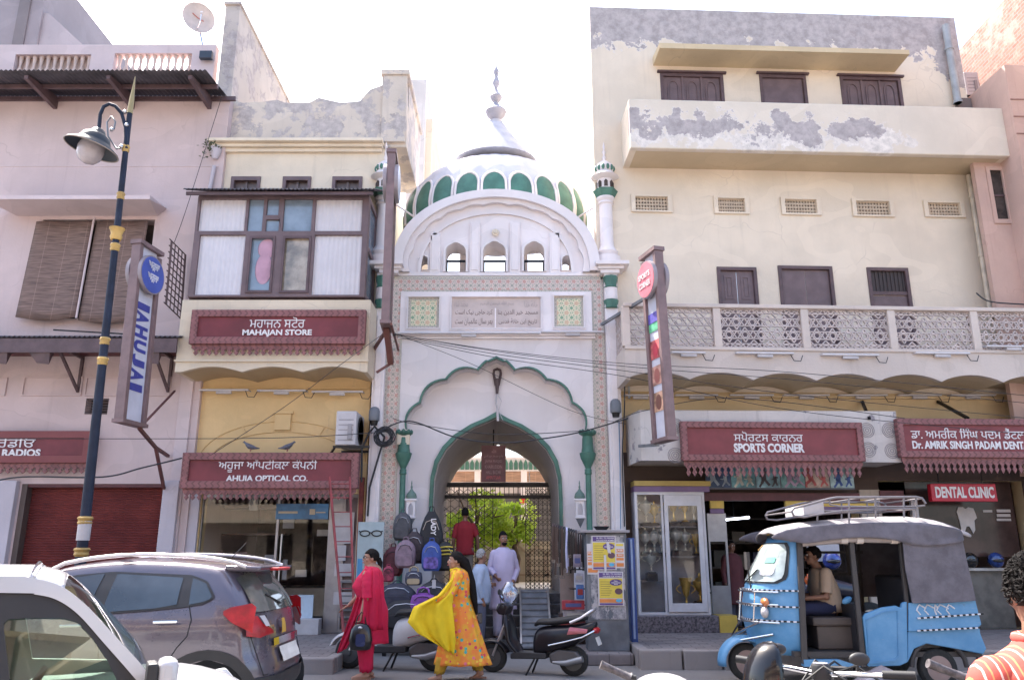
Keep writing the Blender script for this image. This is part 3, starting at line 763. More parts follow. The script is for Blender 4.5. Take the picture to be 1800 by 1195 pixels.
# upper awning: front edge at y 125, wall line at y 172
o,ax0,ax1,az0,az1 = awning(PF,-260,362,124,-1.15,170,-.0,par=pb)
g = G(); g.box(ax0,ax1+.2,-.06,-.001,az1-.12,az1-.03); put(g,'awning_beam',WOOD,pb)
g = G(); g.bar((ax0,-.55,(az0+az1)/2-.05),(ax1+.02,-.55,(az0+az1)/2-.05),.05,.08); put(g,'awning_purlin',WOOD,pb)
for px in (-70,100,235,370):
    x = pq(px,175)[0]; g = G(); g.add([(x-.04,0,az1-.3),(x+.04,0,az1-.3),(x-.04,0,az1-.03),(x+.04,0,az1-.03),(x-.04,-1.05,az0-.04),(x+.04,-1.05,az0-.04),(x-.04,-1.05,az0-.12),(x+.04,-1.05,az0-.12)],
      [(0,1,7,6),(2,4,5,3),(4,6,7,5),(0,6,4,2),(1,3,5,7),(0,2,3,1)]); put(g,'awning_bracket',WOOD,pb)
o,bx0,bx1,bz0,bz1 = awning(PF,-260,316,592,-1.0,596,-.02,par=pb)
g = G(); g.box(bx0,bx1-.05,-.98,-.94,bz0-.28,bz0-.02); put(g,'fascia_board',WOOD,pb)
g = G(); g.box(bx0,bx1-.1,-.94,-.02,bz0-.12,bz0-.07); put(g,'awning_soffit',MAROOND,pb)
for px in (-60,118,275):
    x = pq(px+27,640)[0]; zt = bz0-.12; zb_ = pq(px,690)[1]
    g = G(); g.bar((x,-.02,zt),(x,-.02,zb_),.05); g.bar((x,-.9,zt-.02),(x,-.03,zb_+.02),.045); g.bar((x,-.9,zt-.03),(x,-.02,zt-.03),.05); put(g,'awning_bracket',WOOD,pb)
for px in (30,100,280):
    x = pq(px+20,620)[0]; g = G(); z = bz0-.2; g.add([(x-.22,-.97,z),(x+.22,-.97,z),(x+.2,-.9,z-.28),(x-.02,-.9,z-.26),(x-.22,-.8,z),(x+.22,-.8,z)],[(0,3,2,1),(0,1,5,4),(1,2,5),(0,4,3),(3,4,5,2)]); put(g,'torn_fascia',WOOD,pb)
# roller shutter
def shutter_mat():
    m,nt,b = newmat('red_shutter'); h = NT(nt); v = h.obj(); x,y,z = h.xyz(v)
    n = h.noise(v,1.5,5,.65); c = h.mix(h.step(n,.3,.75),(.16,.04,.04,1),(.24,.06,.055,1))
    n2 = h.noise(h.scale(v,(1,1,9)),3,4); c = h.mix(h.math('MULTIPLY',h.step(n2,.55,.75),.4),c,(.09,.03,.03,1))
    h.l(c,b.inputs['Base Color']); b.inputs['Roughness'].default_value = .5; return m
g = G(); a = shut; n = int((a[3]-a[2])/.045); vs = []
for i in range(n*3+1):
    z = a[2]+(a[3]-a[2])*i/(n*3); y = .18-.03*(1,.0,.35)[i % 3]; vs += [(a[0],y,z),(a[1],y,z)]
g.add(vs,[(2*i,2*i+1,2*i+3,2*i+2) for i in range(n*3)])
put(g,'roller_shutter',shutter_mat(),pb,smooth=30)
g = G(); g.box(a[0],a[0]+.1,.0,.2,a[2],a[3]); put(g,'shutter_guide',mat('guide_brown',(.1,.07,.06),.6),pb); g = G(); g.box(a[1]-.02,a[1],.0,.2,a[2],a[3]); put(g,'shutter_guide',mat('guide_brown',(.1,.07,.06),.6),pb)
g = G(); g.box(a[0],a[1],.02,.2,a[3]-.06,a[3]); put(g,'shutter_box',MAROOND,pb)
COL1 = plaster('pier_white',(.55,.5,.54),amount=.35,streak=.4)
for px0,px1 in ((-60,20),(281,309)):
    x0,x1 = pq(px0,950)[0],pq(px1,950)[0]; g = G(); g.box(x0,x1,-.12,0,.2,a[3]+.05); put(g,'pier',COL1,pb,bev=.012)
g = G(); g.box(vent[0]-.03,vent[1]+.03,.2,.25,vent[2],vent[3]); put(g,'vent_back',DARK2,pb)
for i in range(6):
    g = G(); z = vent[2]+(vent[3]-vent[2])*(i+.5)/6; g.bar((vent[0],.03,z),(vent[1],.03,z),.03,.012); put(g,'vent_louvre',WOOD,pb)
# parapet on top, with baluster panels
zp = pq(200,79,.25)[1]; RP = [PF.rect(25,96,158,124,.25),PF.rect(200,94,336,122,.25),PF.rect(-150,96,-15,124,.25)]
RP = [(a_,b_,c_-.12,d_) for a_,b_,c_,d_ in RP]
g = G(); g.plate(rc(xl,pq(378,100,.25)[0],zroof-.1,zp),[rc(*r) for r in RP],.25,.45); put(g,'parapet',PINK2,pb)
BALM = mat('baluster_cream',(.6,.47,.42),.8)
g = G(); 
for ri,r in enumerate(RP):
    n = 11
    for i in range(n):
        x = r[0]+(r[1]-r[0])*(i+.5)/n
        g.lathe([(.05,r[2]),(.03,r[2]+.06),(.06,r[2]+.15),(.025,r[2]+.26),(.045,r[3]-.04),(.05,r[3])],(x,.35,0),8)
    if ri != 1: g.box(r[0],r[1],.42,.44,r[2],r[3])
o = put(g,'balusters',BALM,pb,smooth=50); o['kind'] = 'stuff'; del o['kind']
# ---------------- tall wall between the pink and the cream building ----------------
DEC = plaster('decayed_plaster',(.52,.46,.42),dirt=(.25,.2,.2),amount=.7,streak=.5,peel=[(lambda h,x,y,z,n,f: h.step(n,.5,.56),(.42,.37,.36))])
x0,z1 = pq(383,10,.25); x1,_ = pq(418,10,.25); xb0 = pq(380,170,.25)[0]; xb1 = pq(396,170,.25)[0]
sw = thing('stair_tower','tall narrow pinkish wall end rising above the roofs beside the satellite dish','wall',PF)
zb = pq(390,250,.25)[1]
g = G(); g.box(xb0,xb1+.12,.25,6.5,zb-1,z1); put(g,'tower_wall',DEC,sw)
g = G(); g.box(xb0-.03,xb1+.15,.2,6.55,z1+.001,z1+.06); put(g,'tower_coping',DEC,sw)
# ---------------- cream shop building (between pink house and gateway) ----------------
MF = Frame(0,14.9,0); mq = MF.q
mb = thing('cream_shop_building','narrow cream building with a brown glazed bay and decayed parapet left of the gateway','building',MF)
YEL = plaster('yellow_plaster',(.72,.52,.27),dirt=(.4,.3,.2),amount=.3,streak=.3)
PARA = plaster('flaked_parapet',(.62,.54,.46),dirt=(.3,.26,.25),amount=.5,streak=.4,peel=[(lambda h,x,y,z,n,f: h.step(h.math('ADD',n,h.math('MULTIPLY',f,.15)),.56,.6),(.47,.42,.4))])
xl2,xr2 = mq(330,600)[0],mq(655,600)[0]
sw_ = [MF.rect(406,311,458,334),MF.rect(497,311,547,334),MF.rect(584,311,637,334)]
zc = mq(530,262)[1]; door = (mq(345,980)[0],mq(625,980)[0],.2,mq(480,868)[1])
g = G(); zmid = mq(500,600)[1]
g.plate(rc(xl2,mq(676,330)[0],zmid,zc),[rc(a_,b_,c_-.3,d_) for a_,b_,c_,d_ in sw_],0,.3); put(g,'upper_wall',CREAM,mb)
g = G(); g.plate(rc(xl2,xr2,0,zmid-.002),[rc(*door)],0,.3); put(g,'lower_wall',YEL,mb)
g = G(); g.box(xl2+.1,xr2-.1,4.2,6,.2,zc); put(g,'rear_block',CREAM,mb)
g = G(); g.box(xl2+.01,xl2+.2,.31,4.19,.2,zc-.01); g.box(xr2-.2,xr2-.01,.31,4.19,.2,zc-.01); put(g,'side_wall',CREAM,mb)
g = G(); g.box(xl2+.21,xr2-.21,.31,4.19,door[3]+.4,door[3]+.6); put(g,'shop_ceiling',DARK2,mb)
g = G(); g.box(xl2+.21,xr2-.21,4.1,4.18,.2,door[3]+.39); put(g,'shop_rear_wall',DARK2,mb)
for a_ in sw_:
    a_ = (a_[0],a_[1],a_[2]-.3,a_[3])
    g = G(); g.plate(rc(*a_),[rc(a_[0]+.07,a_[1]-.07,a_[2]+.05,a_[3]-.09)],-.03,.1); f_ = put(g,'window_frame',WOODL,mb,bev=.008)
    g = G(); g.box(a_[0]+.07,a_[1]-.07,.08,.1,a_[2]+.05,a_[3]-.09); g.box((a_[0]+a_[1])/2-.02,(a_[0]+a_[1])/2+.02,.04,.079,a_[2]+.05,a_[3]-.09); put(g,'pane',mat('brown_pane',(.13,.1,.1),.4),f_)
# cornice, white pipe over it, parapet with stepped outline
g = G(); a0,a1 = mq(375,262)[0],mq(672,262)[0]
for i,(dz0,dz1,dd) in enumerate(((-.1,-.02,-.08),(-.02,.05,-.16),(.05,.12,-.26))): g.box(a0-.02*i,a1+.02*i,dd,0,zc+dz0,zc+dz1-.001)
put(g,'cornice',CREAM,mb,bev=.01)
g = G(); z = mq(530,247,-.2)[1]; g.cyl((mq(388,247,-.2)[0],-.2,z),(mq(664,247,-.2)[0],-.2,z),.03,n=8); put(g,'white_conduit',LETTER,mb)
pp = [mq(x,y,.1) for x,y in ((394,262),(676,262),(714,262),(714,134),(672,134),(672,150),(650,158),(632,178),(600,181),(586,178),(560,172),(545,180),(500,181),(488,176),(455,180),(425,181),(394,165))]
g = G(); zlo = zc+.1; pp = [(x,max(z,zlo)) for x,z in pp]; g.plate(pp,[],.1,.42); put(g,'parapet',PARA,mb)
a_ = MF.rect(672,134,714,250,.05); g = G(); g.box(a_[0],a_[1],.02,.099,a_[2]+.0,a_[3]); g.box(a_[0],a_[1],.421,2.5,a_[2],a_[3]); g.box(a_[0]-.05,a_[1]+.05,-.02,2.55,a_[3]+.001,a_[3]+.12); put(g,'parapet_pier',PARA,mb,bev=.01)
# glazed bay
BD = -.95
bx0_,bx1_ = mq(338,440,BD)[0],mq(645,440,BD)[0]; bzt,bzb = mq(490,345,BD)[1],mq(490,522,BD)[1]
bay = None
U = lambda x: MF.q(x,440,BD)[0]
V = lambda y: MF.q(490,y,BD)[1]
# panes measured at mid height (x) and their rows
cols = [(343,430),(434,476),(500,546),(553,636)]
g = G(); fr_h = []
def pr(x0,y0,x1,y1): return MF.rect(x0,y0,x1,y1,BD)
holes = [(350,350,431,406),(346,413,427,518),(436,350,462,406),(469,350,490,378),(467,386,490,406),(498,350,548,406),(438,418,478,512),(497,418,542,512),(554,350,636,406),(550,413,634,518)]
hz = []
for h_ in holes:
    ym = (h_[1]+h_[3])/2; hz.append((U(338+(h_[0]-346+8)) if 0 else MF.q(h_[0],ym,BD)[0],MF.q(h_[2],ym,BD)[0],MF.q(490,h_[3],BD)[1],MF.q(490,h_[1],BD)[1]))
g.plate(rc(bx0_,bx1_,bzb,bzt),[rc(*r) for r in hz],BD,BD+.08); bayf = put(g,'bay_frame',WOODL,mb,bev=.008)
CURT = mat('white_curtain',(.62,.59,.62),.7,var=.04); BG = mat('bay_glass',(.2,.25,.31),.06,spec=.8,var=.3,scale=1.2)
for i,r in enumerate(hz):
    g = G(); 
    if i in (0,1,8,9):
        n = 40; vs = []
        for k in range(n+1):
            x = r[0]+(r[1]-r[0])*k/n; y = BD+.055+.006*sin(k*1.6); vs += [(x,y,r[2]),(x,y,r[3])]
        g.add(vs,[(2*k,2*k+2,2*k+3,2*k+1) for k in range(n)]); put(g,'white_panel',CURT,bayf,smooth=60)
    else:
        g.box(r[0],r[1],BD+.05,BD+.06,r[2],r[3]); put(g,'glass_pane',BG if i != 7 else mat('warm_pane',(.34,.28,.22),.08,spec=.9,var=.5,scale=2.5),bayf)
        if i in (6,7):
            g = G(); g.plate(rc(r[0]-.03,r[1]+.03,r[2]-.03,r[3]+.03),[rc(r[0]+.015,r[1]-.015,r[2]+.015,r[3]-.015)],BD-.02,BD-.001); put(g,'sash',WOOD,bayf)
g = G(); g.box((hz[2][0]+hz[2][1])/2-.0,(hz[2][0]+hz[2][1])/2+.1,BD+.035,BD+.048,hz[2][2]+.35,hz[2][2]+.45); 
PINKC = mat('pink_cloth',(.5,.3,.38),.9); g = G(); r = hz[6]; g.ball(((r[0]+r[1])/2+.08,BD+.047,r[2]+.85),.17,.004,.2); g.ball(((r[0]+r[1])/2+.05,BD+.045,r[2]+.45),.16,.004,.3); put(g,'hanging_cloth',PINKC,bayf,smooth=180)
for s_,x in ((1,bx1_),(-1,bx0_)):
    g = G(); g.plate([(BD+.081,bzb),(0,bzb),(0,bzt),(BD+.081,bzt)],[[(BD+.15,bzb+.1),(-.08,bzb+.1),(-.08,bzb+.95),(BD+.15,bzb+.95)],[(BD+.15,bzb+1.05),(-.08,bzb+1.05),(-.08,bzt-.08),(BD+.15,bzt-.08)]],min(x,x-.06*s_),max(x,x-.06*s_),axis='x'); sd_ = put(g,'bay_side',WOODL,mb)
    g = G(); g.box(x-.04*s_,x-.045*s_,BD+.15,-.08,bzb+.1,bzt-.08); put(g,'glass_pane',BG,sd_)
g = G(); g.box(bx0_+.01,bx1_-.01,BD+.01,0,bzt,bzt+.03); g.box(bx0_,bx1_,BD+.1,-.01,bzb-.05,bzb-.001); put(g,'bay_deck',WOOD,mb)
awning(MF,322,662,333,BD-.28,336,-.05,'bay_roof',mb,pitch=.075)
g = G(); zz = MF.q(490,336,BD-.2)[1]; g.box(MF.q(328,336,BD-.2)[0],MF.q(656,336,BD-.2)[0],BD-.22,BD-.18,zz-.08,zz-.02); put(g,'roof_batten',WOOD,mb)
# balcony slab: cream band behind the signboard with scalloped foot
CREAMB = plaster('cream_band',(.68,.58,.45),dirt=(.3,.26,.22),amount=.4,streak=.45)
sx0,sx1 = MF.q(312,600,BD)[0],MF.q(648,600,BD)[0]; szt = bzb-.051; szb = MF.q(480,655,BD)[1]
n3 = 3; foot = []
for i in range(n3*10+1):
    t = i/(n3*10); foot.append((sx0+.12+(sx1-sx0-.2)*t,szb+.1*abs(sin(pi*n3*t))+.02))
g = G(); g.plate([(sx0,szb+.02)]+foot+[(sx1,szb+.02),(sx1,szt),(sx0,szt)],[],BD+.02,BD+.12); put(g,'balcony_front',CREAMB,mb)
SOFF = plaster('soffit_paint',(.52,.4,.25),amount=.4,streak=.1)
g = G(); vs = []; zi = MF.q(480,680,0)[1]
F2 = [(sx0,szb+.02)]+foot+[(sx1,szb+.02)]; n = len(F2)
zin = [zi+.0+(z-szb-.02)*.8 for x,z in F2]
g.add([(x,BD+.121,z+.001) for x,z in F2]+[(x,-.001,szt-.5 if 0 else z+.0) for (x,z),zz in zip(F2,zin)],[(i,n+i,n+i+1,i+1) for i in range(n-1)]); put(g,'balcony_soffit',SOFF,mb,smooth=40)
g = G(); g.box(sx0,sx0+.08,BD+.121,0,szb+.02,szt); put(g,'balcony_end',CREAMB,mb); g = G(); g.box(sx1-.08,sx1,BD+.121,0,szb+.02,szt); put(g,'balcony_end',CREAMB,mb)
g = G(); zz = MF.q(480,634,BD)[1]; g.box(sx0-.02,sx1+.02,BD-.02,BD+.019,zz-.015,zz+.015); put(g,'string_moulding',CREAMB,mb)
zz = MF.q(480,680,0)[1]; g = G(); g.box(xl2+.02,xr2-.02,-.05,0,zz-.05,zz-.02); put(g,'wall_ledge',YEL,mb)
# relief arch moulded on the yellow wall
g = G(); c0,c1 = mq(352,800),mq(640,800); cxm = (mq(498,760)[0]); zA = mq(498,740)[1]; zB = mq(498,812)[1]; hw = (c1[0]-c0[0])/2*1.02
for k,(a1_,hgt) in enumerate(((1,1),(.86,.74))):
    pts = [(cxm+hw*a1_*cos(pi*i/24),-.012,zB+(zA-zB)*hgt*sin(pi*i/24)) for i in range(25)]; g.tube(pts,.014,5)
for i in (5,8,16,19):
    t = pi*i/24; g.bar((cxm+hw*.86*cos(t),-.012,zB+(zA-zB)*.74*sin(t)),(cxm+hw*cos(t),-.012,zB+(zA-zB)*sin(t)),.02)
a_ = MF.rect(484,728,512,756); g.box(a_[0],a_[1],-.06,0,a_[2],a_[3]); g.box(a_[0]-.04,a_[1]+.04,-.09,0,a_[3]+.001,a_[3]+.05)
put(g,'relief_arch',YEL,mb,smooth=40)
# pilaster left of the shop, downpipe
g = G(); x0,x1 = mq(309,800)[0],mq(332,800)[0]; g.box(x0,x1,-.14,0,0,MF.q(320,640)[1]); put(g,'corner_pier',PINK2,mb,bev=.01)
g = G(); x0 = mq(338,980)[0]; g.box(door[0]-.22,door[0]-.02,-.06,.0,.2,door[3]); put(g,'door_pier',COL1,mb)
g = G(); g.box(door[0]-.32,door[0]-.23,-.07,.0,.2,door[3]+.1); put(g,'red_trim',RUST,mb)
g = G(); g.box(door[1]+.02,door[1]+.1,-.07,.0,.2,door[3]+.3); put(g,'red_trim',RUST,mb)
# shop front: glass window and door
dx = [door[0],mq(482,980)[0],mq(575,980)[0],mq(600,980)[0],door[1]]
ALU = mat('aluminium',(.34,.33,.34),.4,metal=.6)
g = G(); t = .035
for x in dx: g.box(x-t*.6,x+t*.6,.05,.11,.2,door[3])
g.box(door[0],door[1],.049,.111,door[3]-.06,door[3]); g.box(door[0],door[1],.049,.111,.2,.26); g.box(dx[3],dx[4],.049,.111,1.05,1.1)
g.box(dx[2]+.02,dx[3]-.02,.04,.12,.2,door[3]); put(g,'shopfront_frame',ALU,mb)
g = G(); g.box(dx[0],dx[1],.075,.08,.26,door[3]-.06); put(g,'shop_window',CGLASS,mb)
g = G(); g.box(dx[1],dx[2],.075,.08,.26,door[3]-.06); dr = put(g,'glass_door',CGLASS,mb)
g = G(); g.cyl((dx[1]+.1,.03,1.0),(dx[1]+.1,.03,1.9),.015); put(g,'handle',STEEL,dr)
g = G(); a_ = MF.rect(485,885,577,912,.02); g.box(a_[0],a_[1],.02,.04,a_[2],a_[3]); bs = put(g,'blue_lens_poster',mat('poster_blue',(.05,.16,.3),.4,var=.4,scale=3),mb)
g = G(); g.box(a_[0]+.05,a_[0]+.4,.012,.019,a_[2]+.1,a_[2]+.14); g.box(a_[0]+.62,a_[0]+.72,.012,.019,a_[2]+.08,a_[2]+.18); g.box(a_[0]+.74,a_[1]-.05,.012,.019,a_[2]+.11,a_[2]+.13); put(g,'poster_print',mat('poster_cream',(.5,.42,.3),.5),bs)
PAPER = mat('paper_white',(.5,.47,.48),.7,var=.1)
for r in ((588,900,622,955),(590,958,608,985),(588,990,622,1012),(586,1040,622,1062)):
    a_ = MF.rect(*r,.04); g = G(); g.box(a_[0],a_[1],.035,.045,a_[2],a_[3]); put(g,'pasted_poster',PAPER,mb)
for i in range(6):
    z = .45+.12*i; g = G(); g.box(dx[3],dx[4],.03,.06,z,z+.03); put(g,'grille_slat',GREYM,mb)
g = G(); g.box(dx[3],dx[4],.1,.12,.26,door[3]-.06); put(g,'door_panel',mat('grey_brown',(.2,.15,.15),.7),mb)
# goods inside the optical shop
random.seed(5)
for i in range(9):
    x = random.uniform(dx[0]+.2,dx[2]-.1); z = random.uniform(.9,2.4); w2 = random.uniform(.04,.12); h2 = random.uniform(.08,.4)
    g = G(); g.box(x-w2,x+w2,.5,.53,z,z+h2); put(g,'display_card',mat('display_%d' % (i % 3),[(.3,.3,.34),(.2,.12,.11),(.42,.4,.38)][i % 3],.5),mb)
for z in (.9,1.4,1.9,2.4):
    g = G(); g.box(dx[0]+.1,dx[1]-.1,.9,1.3,z,z+.03); put(g,'shelf',mat('shelf_brown',(.12,.07,.06),.5),mb)
g = G(); a_ = MF.rect(523,1058,540,1090,-.1); g.box(a_[0]-.12,a_[1]+.1,-.12,-.09,.45,.85); put(g,'small_poster',mat('pale_blue_board',(.45,.55,.65),.5),mb)
g = G(); a_ = MF.rect(520,1090,563,1117,-.15); g.box(a_[0],a_[1],-.3,-.05,.2,.46); put(g,'white_step_box',PAPER,mb,bev=.01)
# signs
signboard(MF,(334,544,642,604),BD-.12,.12,'maroon signboard reading MAHAJAN STORE below the glazed bay',[('ਮਹਾਜਨ ਸਟੋਰ',(439,556,536,576),0),('MAHAJAN STORE',(426,579,548,592),.035)],brackets=False,vdrop=.13,step=.12)
signboard(MF,(318,795,630,858),-.75,.16,'maroon signboard reading AHUJA OPTICAL CO. over the glass shopfront',[('ਅਹੂਜਾ ਆੱਪਟੀਕਲ ਕੰਪਨੀ',(384,806,557,830),0),('AHUJA OPTICAL CO.',(397,835,541,849),.03)],vdrop=.13)
MF2 = plaster('maroon_plain',(.25,.09,.09),dirt=(.12,.05,.05),amount=.4)
signboard(PF,(-190,757,158,813),-.25,.14,'maroon signboard ending in AT RADIOS above the red roller shutter',[('ਭਾਰਤ ਰੇਡੀਓ',(-75,766,62,786),0),('BHARAT RADIOS',(-75,789,71,802),.035)],frm=MF2,brackets=False,vdrop=.12,step=.13)
# ---------------- background on the left ----------------
bt = Frame(0,22,0)
gb_ = thing('grey_building','grey concrete building behind the pink parapet at the upper left','building',bt)
z1 = bt.q(60,-60)[1]; zr_ = bt.q(140,78)[1]
g = G(); x0 = bt.q(-200,0)[0]; xe = bt.q(142,80)[0]; xt = bt.q(92,0)[0]
g.box(x0,xt-.25,0,8,2,z1); put(g,'block',plaster('grey_render',(.3,.27,.29),amount=.5,streak=.4),gb_)
g = G(); g.plate([(xt-.25,zr_-3),(xe+.5,zr_-3),(xe+.05,zr_),(xt-.1,bt.q(92,20)[1]),(xt-.25,bt.q(92,20)[1])],[],.1,5); put(g,'stair_flank',plaster('grey_render_light',(.4,.36,.38),amount=.5,streak=.4),gb_)
g = G(); x_ = bt.q(30,40)[0]; g.box(x_,x_+.35,-.06,0,8,z1); put(g,'stained_pier',plaster('grey_render_dark',(.2,.18,.19),amount=.5,streak=.4),gb_)
wb = Frame(0,19.5,0)
pw = thing('pale_building','pale bleached building rising behind the gateway left of the dome','building',wb)
a_ = wb.rect(714,140,744,480); g = G(); g.box(a_[0],a_[1],0,5,0,a_[3]); put(g,'near_wall',plaster('pale_wall',(.66,.62,.6),amount=.2),pw)
a_ = wb.rect(744,210,756,480,.3); g = G(); g.box(a_[0],a_[1],.3,6,0,a_[3]); put(g,'far_wall',CREAM,pw)
# ---------------- yellow building on the right (its front turned a little away) ----------------
YF = Frame(1.72,14.9,radians(2.6)); yq = YF.q
PEELC = (.43,.385,.38)
def band(zc,hw,thr,x0=None,x1=None):
    def f(h,x,y,z,n,fine):
        d = h.math('DIVIDE',h.math('ABSOLUTE',h.math('SUBTRACT',z,zc)),hw)
        v = h.math('SUBTRACT',h.math('ADD',n,h.math('MULTIPLY',fine,.12)),h.math('MULTIPLY',d,.16))
        if x1 is not None: v = h.math('SUBTRACT',v,h.math('MULTIPLY',h.math('MAXIMUM',h.math('SUBTRACT',x,x1),0.0),.4))
        return h.step(v,thr,thr+.012),h.step(v,thr-.022,thr-.014)
    return f
def above(z0,thr,k=.35):
    def f(h,x,y,z,n,fine):
        v = h.math('ADD',h.math('ADD',n,h.math('MULTIPLY',fine,.1)),h.math('MULTIPLY',h.math('SUBTRACT',z,z0),k))
        return h.step(v,thr,thr+.012),h.step(v,thr-.018,thr-.012)
    return f
ZT = yq(1350,22)[1]
CRY = (.74,.64,.52)
YW = plaster('yellow_wall_top',CRY,dirt=(.4,.34,.3),amount=.25,streak=.25,peel=[(above(yq(1200,80)[1]-.02,.55,.5),PEELC),(lambda h,x,y,z,n,f: h.step(h.math('ADD',n,h.math('MINIMUM',h.math('MULTIPLY',h.math('SUBTRACT',x,yq(1640,100)[0]+1.72),.9),h.math('MULTIPLY',h.math('SUBTRACT',z,yq(1640,150)[1]),.5))),.55,.57),PEELC)])
YW2 = plaster('yellow_wall',CRY,dirt=(.4,.34,.3),amount=.2,streak=.2)
YBAL = plaster('yellow_balcony',(.7,.62,.52),dirt=(.4,.34,.3),amount=.2,streak=.2,peel=[
    (band(yq(1300,240,-.85)[1],.3,.46,x1=7.6),(.72,.66,.6)),(band(yq(1300,218,-.85)[1]-.05,.27,.42,x1=7.0),PEELC)])
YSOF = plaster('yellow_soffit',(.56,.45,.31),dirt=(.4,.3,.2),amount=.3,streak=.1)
yb = thing('yellow_building','tall pale yellow building with two balconies and flaking plaster right of the gateway','building',YF)
xL = yq(1048,150)[0]; xL = 0.0-.03; xR = yq(1690,110)[0]
XE = yq(1765,330)[0]; XE2 = yq(1870,1000)[0]     # right end of the lower storeys
zbal = yq(1400,298)[1]; zlat = yq(1400,690)[1]
tw = [YF.rect(1163,132,1271,187),YF.rect(1338,134,1417,187),YF.rect(1480,138,1584,187)]
tw = [(a,b,c-.6,d) for a,b,c,d in tw]
g = G(); g.plate(rc(xL,xR,zbal,ZT),[rc(*r) for r in tw],0,.3); put(g,'top_wall',YW,yb)
# mid storey
jali = [YF.rect(1109,343,1181,374),YF.rect(1254,346,1316,377),YF.rect(1372,348,1442,379),YF.rect(1497,351,1570,382),YF.rect(1623,354,1694,383)]
dr_ = [YF.rect(1262,470,1332,545),YF.rect(1370,468,1466,545),YF.rect(1527,471,1600,545)]
dr_ = [(a,b,zlat+.35,d) for a,b,c,d in dr_]
jh = [(a+.09,b-.09,c+.04,d-.05) for a,b,c,d in jali]
g = G(); g.plate(rc(xL,XE,zlat-.001,zbal-.001),[rc(*r) for r in jh+dr_],0,.3); put(g,'middle_wall',YW2,yb)
# ground storey (behind the canopies)
gopen = (yq(1120,1000)[0],yq(1520,1000)[0],.24,yq(1400,870)[1])
gopen2 = (yq(1560,1000)[0],yq(1820,1000)[0],.24,yq(1700,845)[1])
YLOW = plaster('yellow_lower',(.64,.49,.29),dirt=(.35,.26,.18),amount=.3,streak=.3)
g = G(); g.plate(rc(xL,XE2,0,zlat-.002),[rc(*gopen),rc(*gopen2)],0,.3); put(g,'ground_wall',YLOW,yb)
g = G(); g.plate([(xL,.301),(xL+.3,.301),(xL+1.4,7),(xL+1.1,7)],[],0,ZT-.001,axis='z'); put(g,'gable_end',YW,yb)
g = G(); g.box(xR-.3,xR,.301,7,zbal,ZT-.001); g.box(XE-.3,XE,.301,7,0,zbal); put(g,'far_end',YW,yb)
g = G(); g.box(xL+1.2,xR-.301,.301,7,ZT-.4,ZT-.2); put(g,'roof',YW2,yb)
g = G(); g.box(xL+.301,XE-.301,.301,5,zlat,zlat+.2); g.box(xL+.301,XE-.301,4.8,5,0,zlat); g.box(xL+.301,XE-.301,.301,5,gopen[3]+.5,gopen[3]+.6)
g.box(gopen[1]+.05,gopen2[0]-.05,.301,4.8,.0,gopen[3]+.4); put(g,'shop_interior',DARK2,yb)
# end face of the front: jali grilles
JM = mat('jali_cream',(.5,.4,.3),.8)
for j,r in zip(jali,jh):
    g = G(); g.plate(rc(*j),[rc(*r)],-.05,0); f_ = put(g,'ventilator_frame',YW2,yb,bev=.008)
    g = G(); nx_ = 11; nz_ = 4; w_ = (r[1]-r[0])/nx_; h_ = (r[3]-r[2])/nz_
    holes = [ell(r[0]+w_*(i+.5),r[2]+h_*(k+.5),w_*.3,h_*.32,6 if (i+k) % 2 else 8) for i in range(nx_) for k in range(nz_)]
    g.plate(rc(*r),holes,.02,.05); put(g,'pierced_screen',JM,f_)
    g = G(); g.box(*r[:2],.2,.22,*r[2:]); put(g,'screen_backing',DARK2,f_)
# shuttered windows, top floor
def shutters(r,n,y=.08,mat_=WOODL,arch=True,cap=True):
    g = G(); x0,x1,z0,z1 = r; t = .05
    g.plate(rc(x0-.02,x1+.02,z0,z1+.02),[rc(x0+t,x1-t,z0+t,z1-t)],-.02,.06)
    f_ = put(g,'window_frame',WOOD,yb,bev=.006)
    w_ = (x1-x0-2*t)/n
    for i in range(n):
        a = x0+t+w_*i; g = G()
        g.box(a+.004,a+w_-.004,.03,.05,z0+t,z1-t)
        if arch:
            b0,b1 = a+w_*.2,a+w_*.8; m_ = (b0+b1)/2; zz = z1-t-.12
            o = [(b0,z0+t+.1),(b1,z0+t+.1),(b1,zz-.1)]+[(m_+(b1-b0)/2*cos(pi*k/8),zz-.1+.17*sin(pi*k/8)) for k in range(1,8)]+[(b0,zz-.1)]
            inn = [(m_+(x-m_)*.85,z0+t+.12+(z-z0-t-.1)*.93) for x,z in o]; g.plate(o,[inn],.01,.0299); g.plate([(m_+(x-m_)*.6,z0+t+.2+(z-z0-t-.1)*.82) for x,z in o],[],.018,.0299)
        if i: g.box(a-.02,a+.02,.0,.03,z0+t,z1-t)
        put(g,'shutter_leaf',mat_,f_,bev=.004)
    if cap: g = G(); g.box(x0-.08,x1+.08,-.07,.0,z1+.022,z1+.06); put(g,'lintel',WOOD,f_)
    return f_
shutters(tw[0],3); shutters(tw[1],1,arch=False); shutters(tw[2],3)
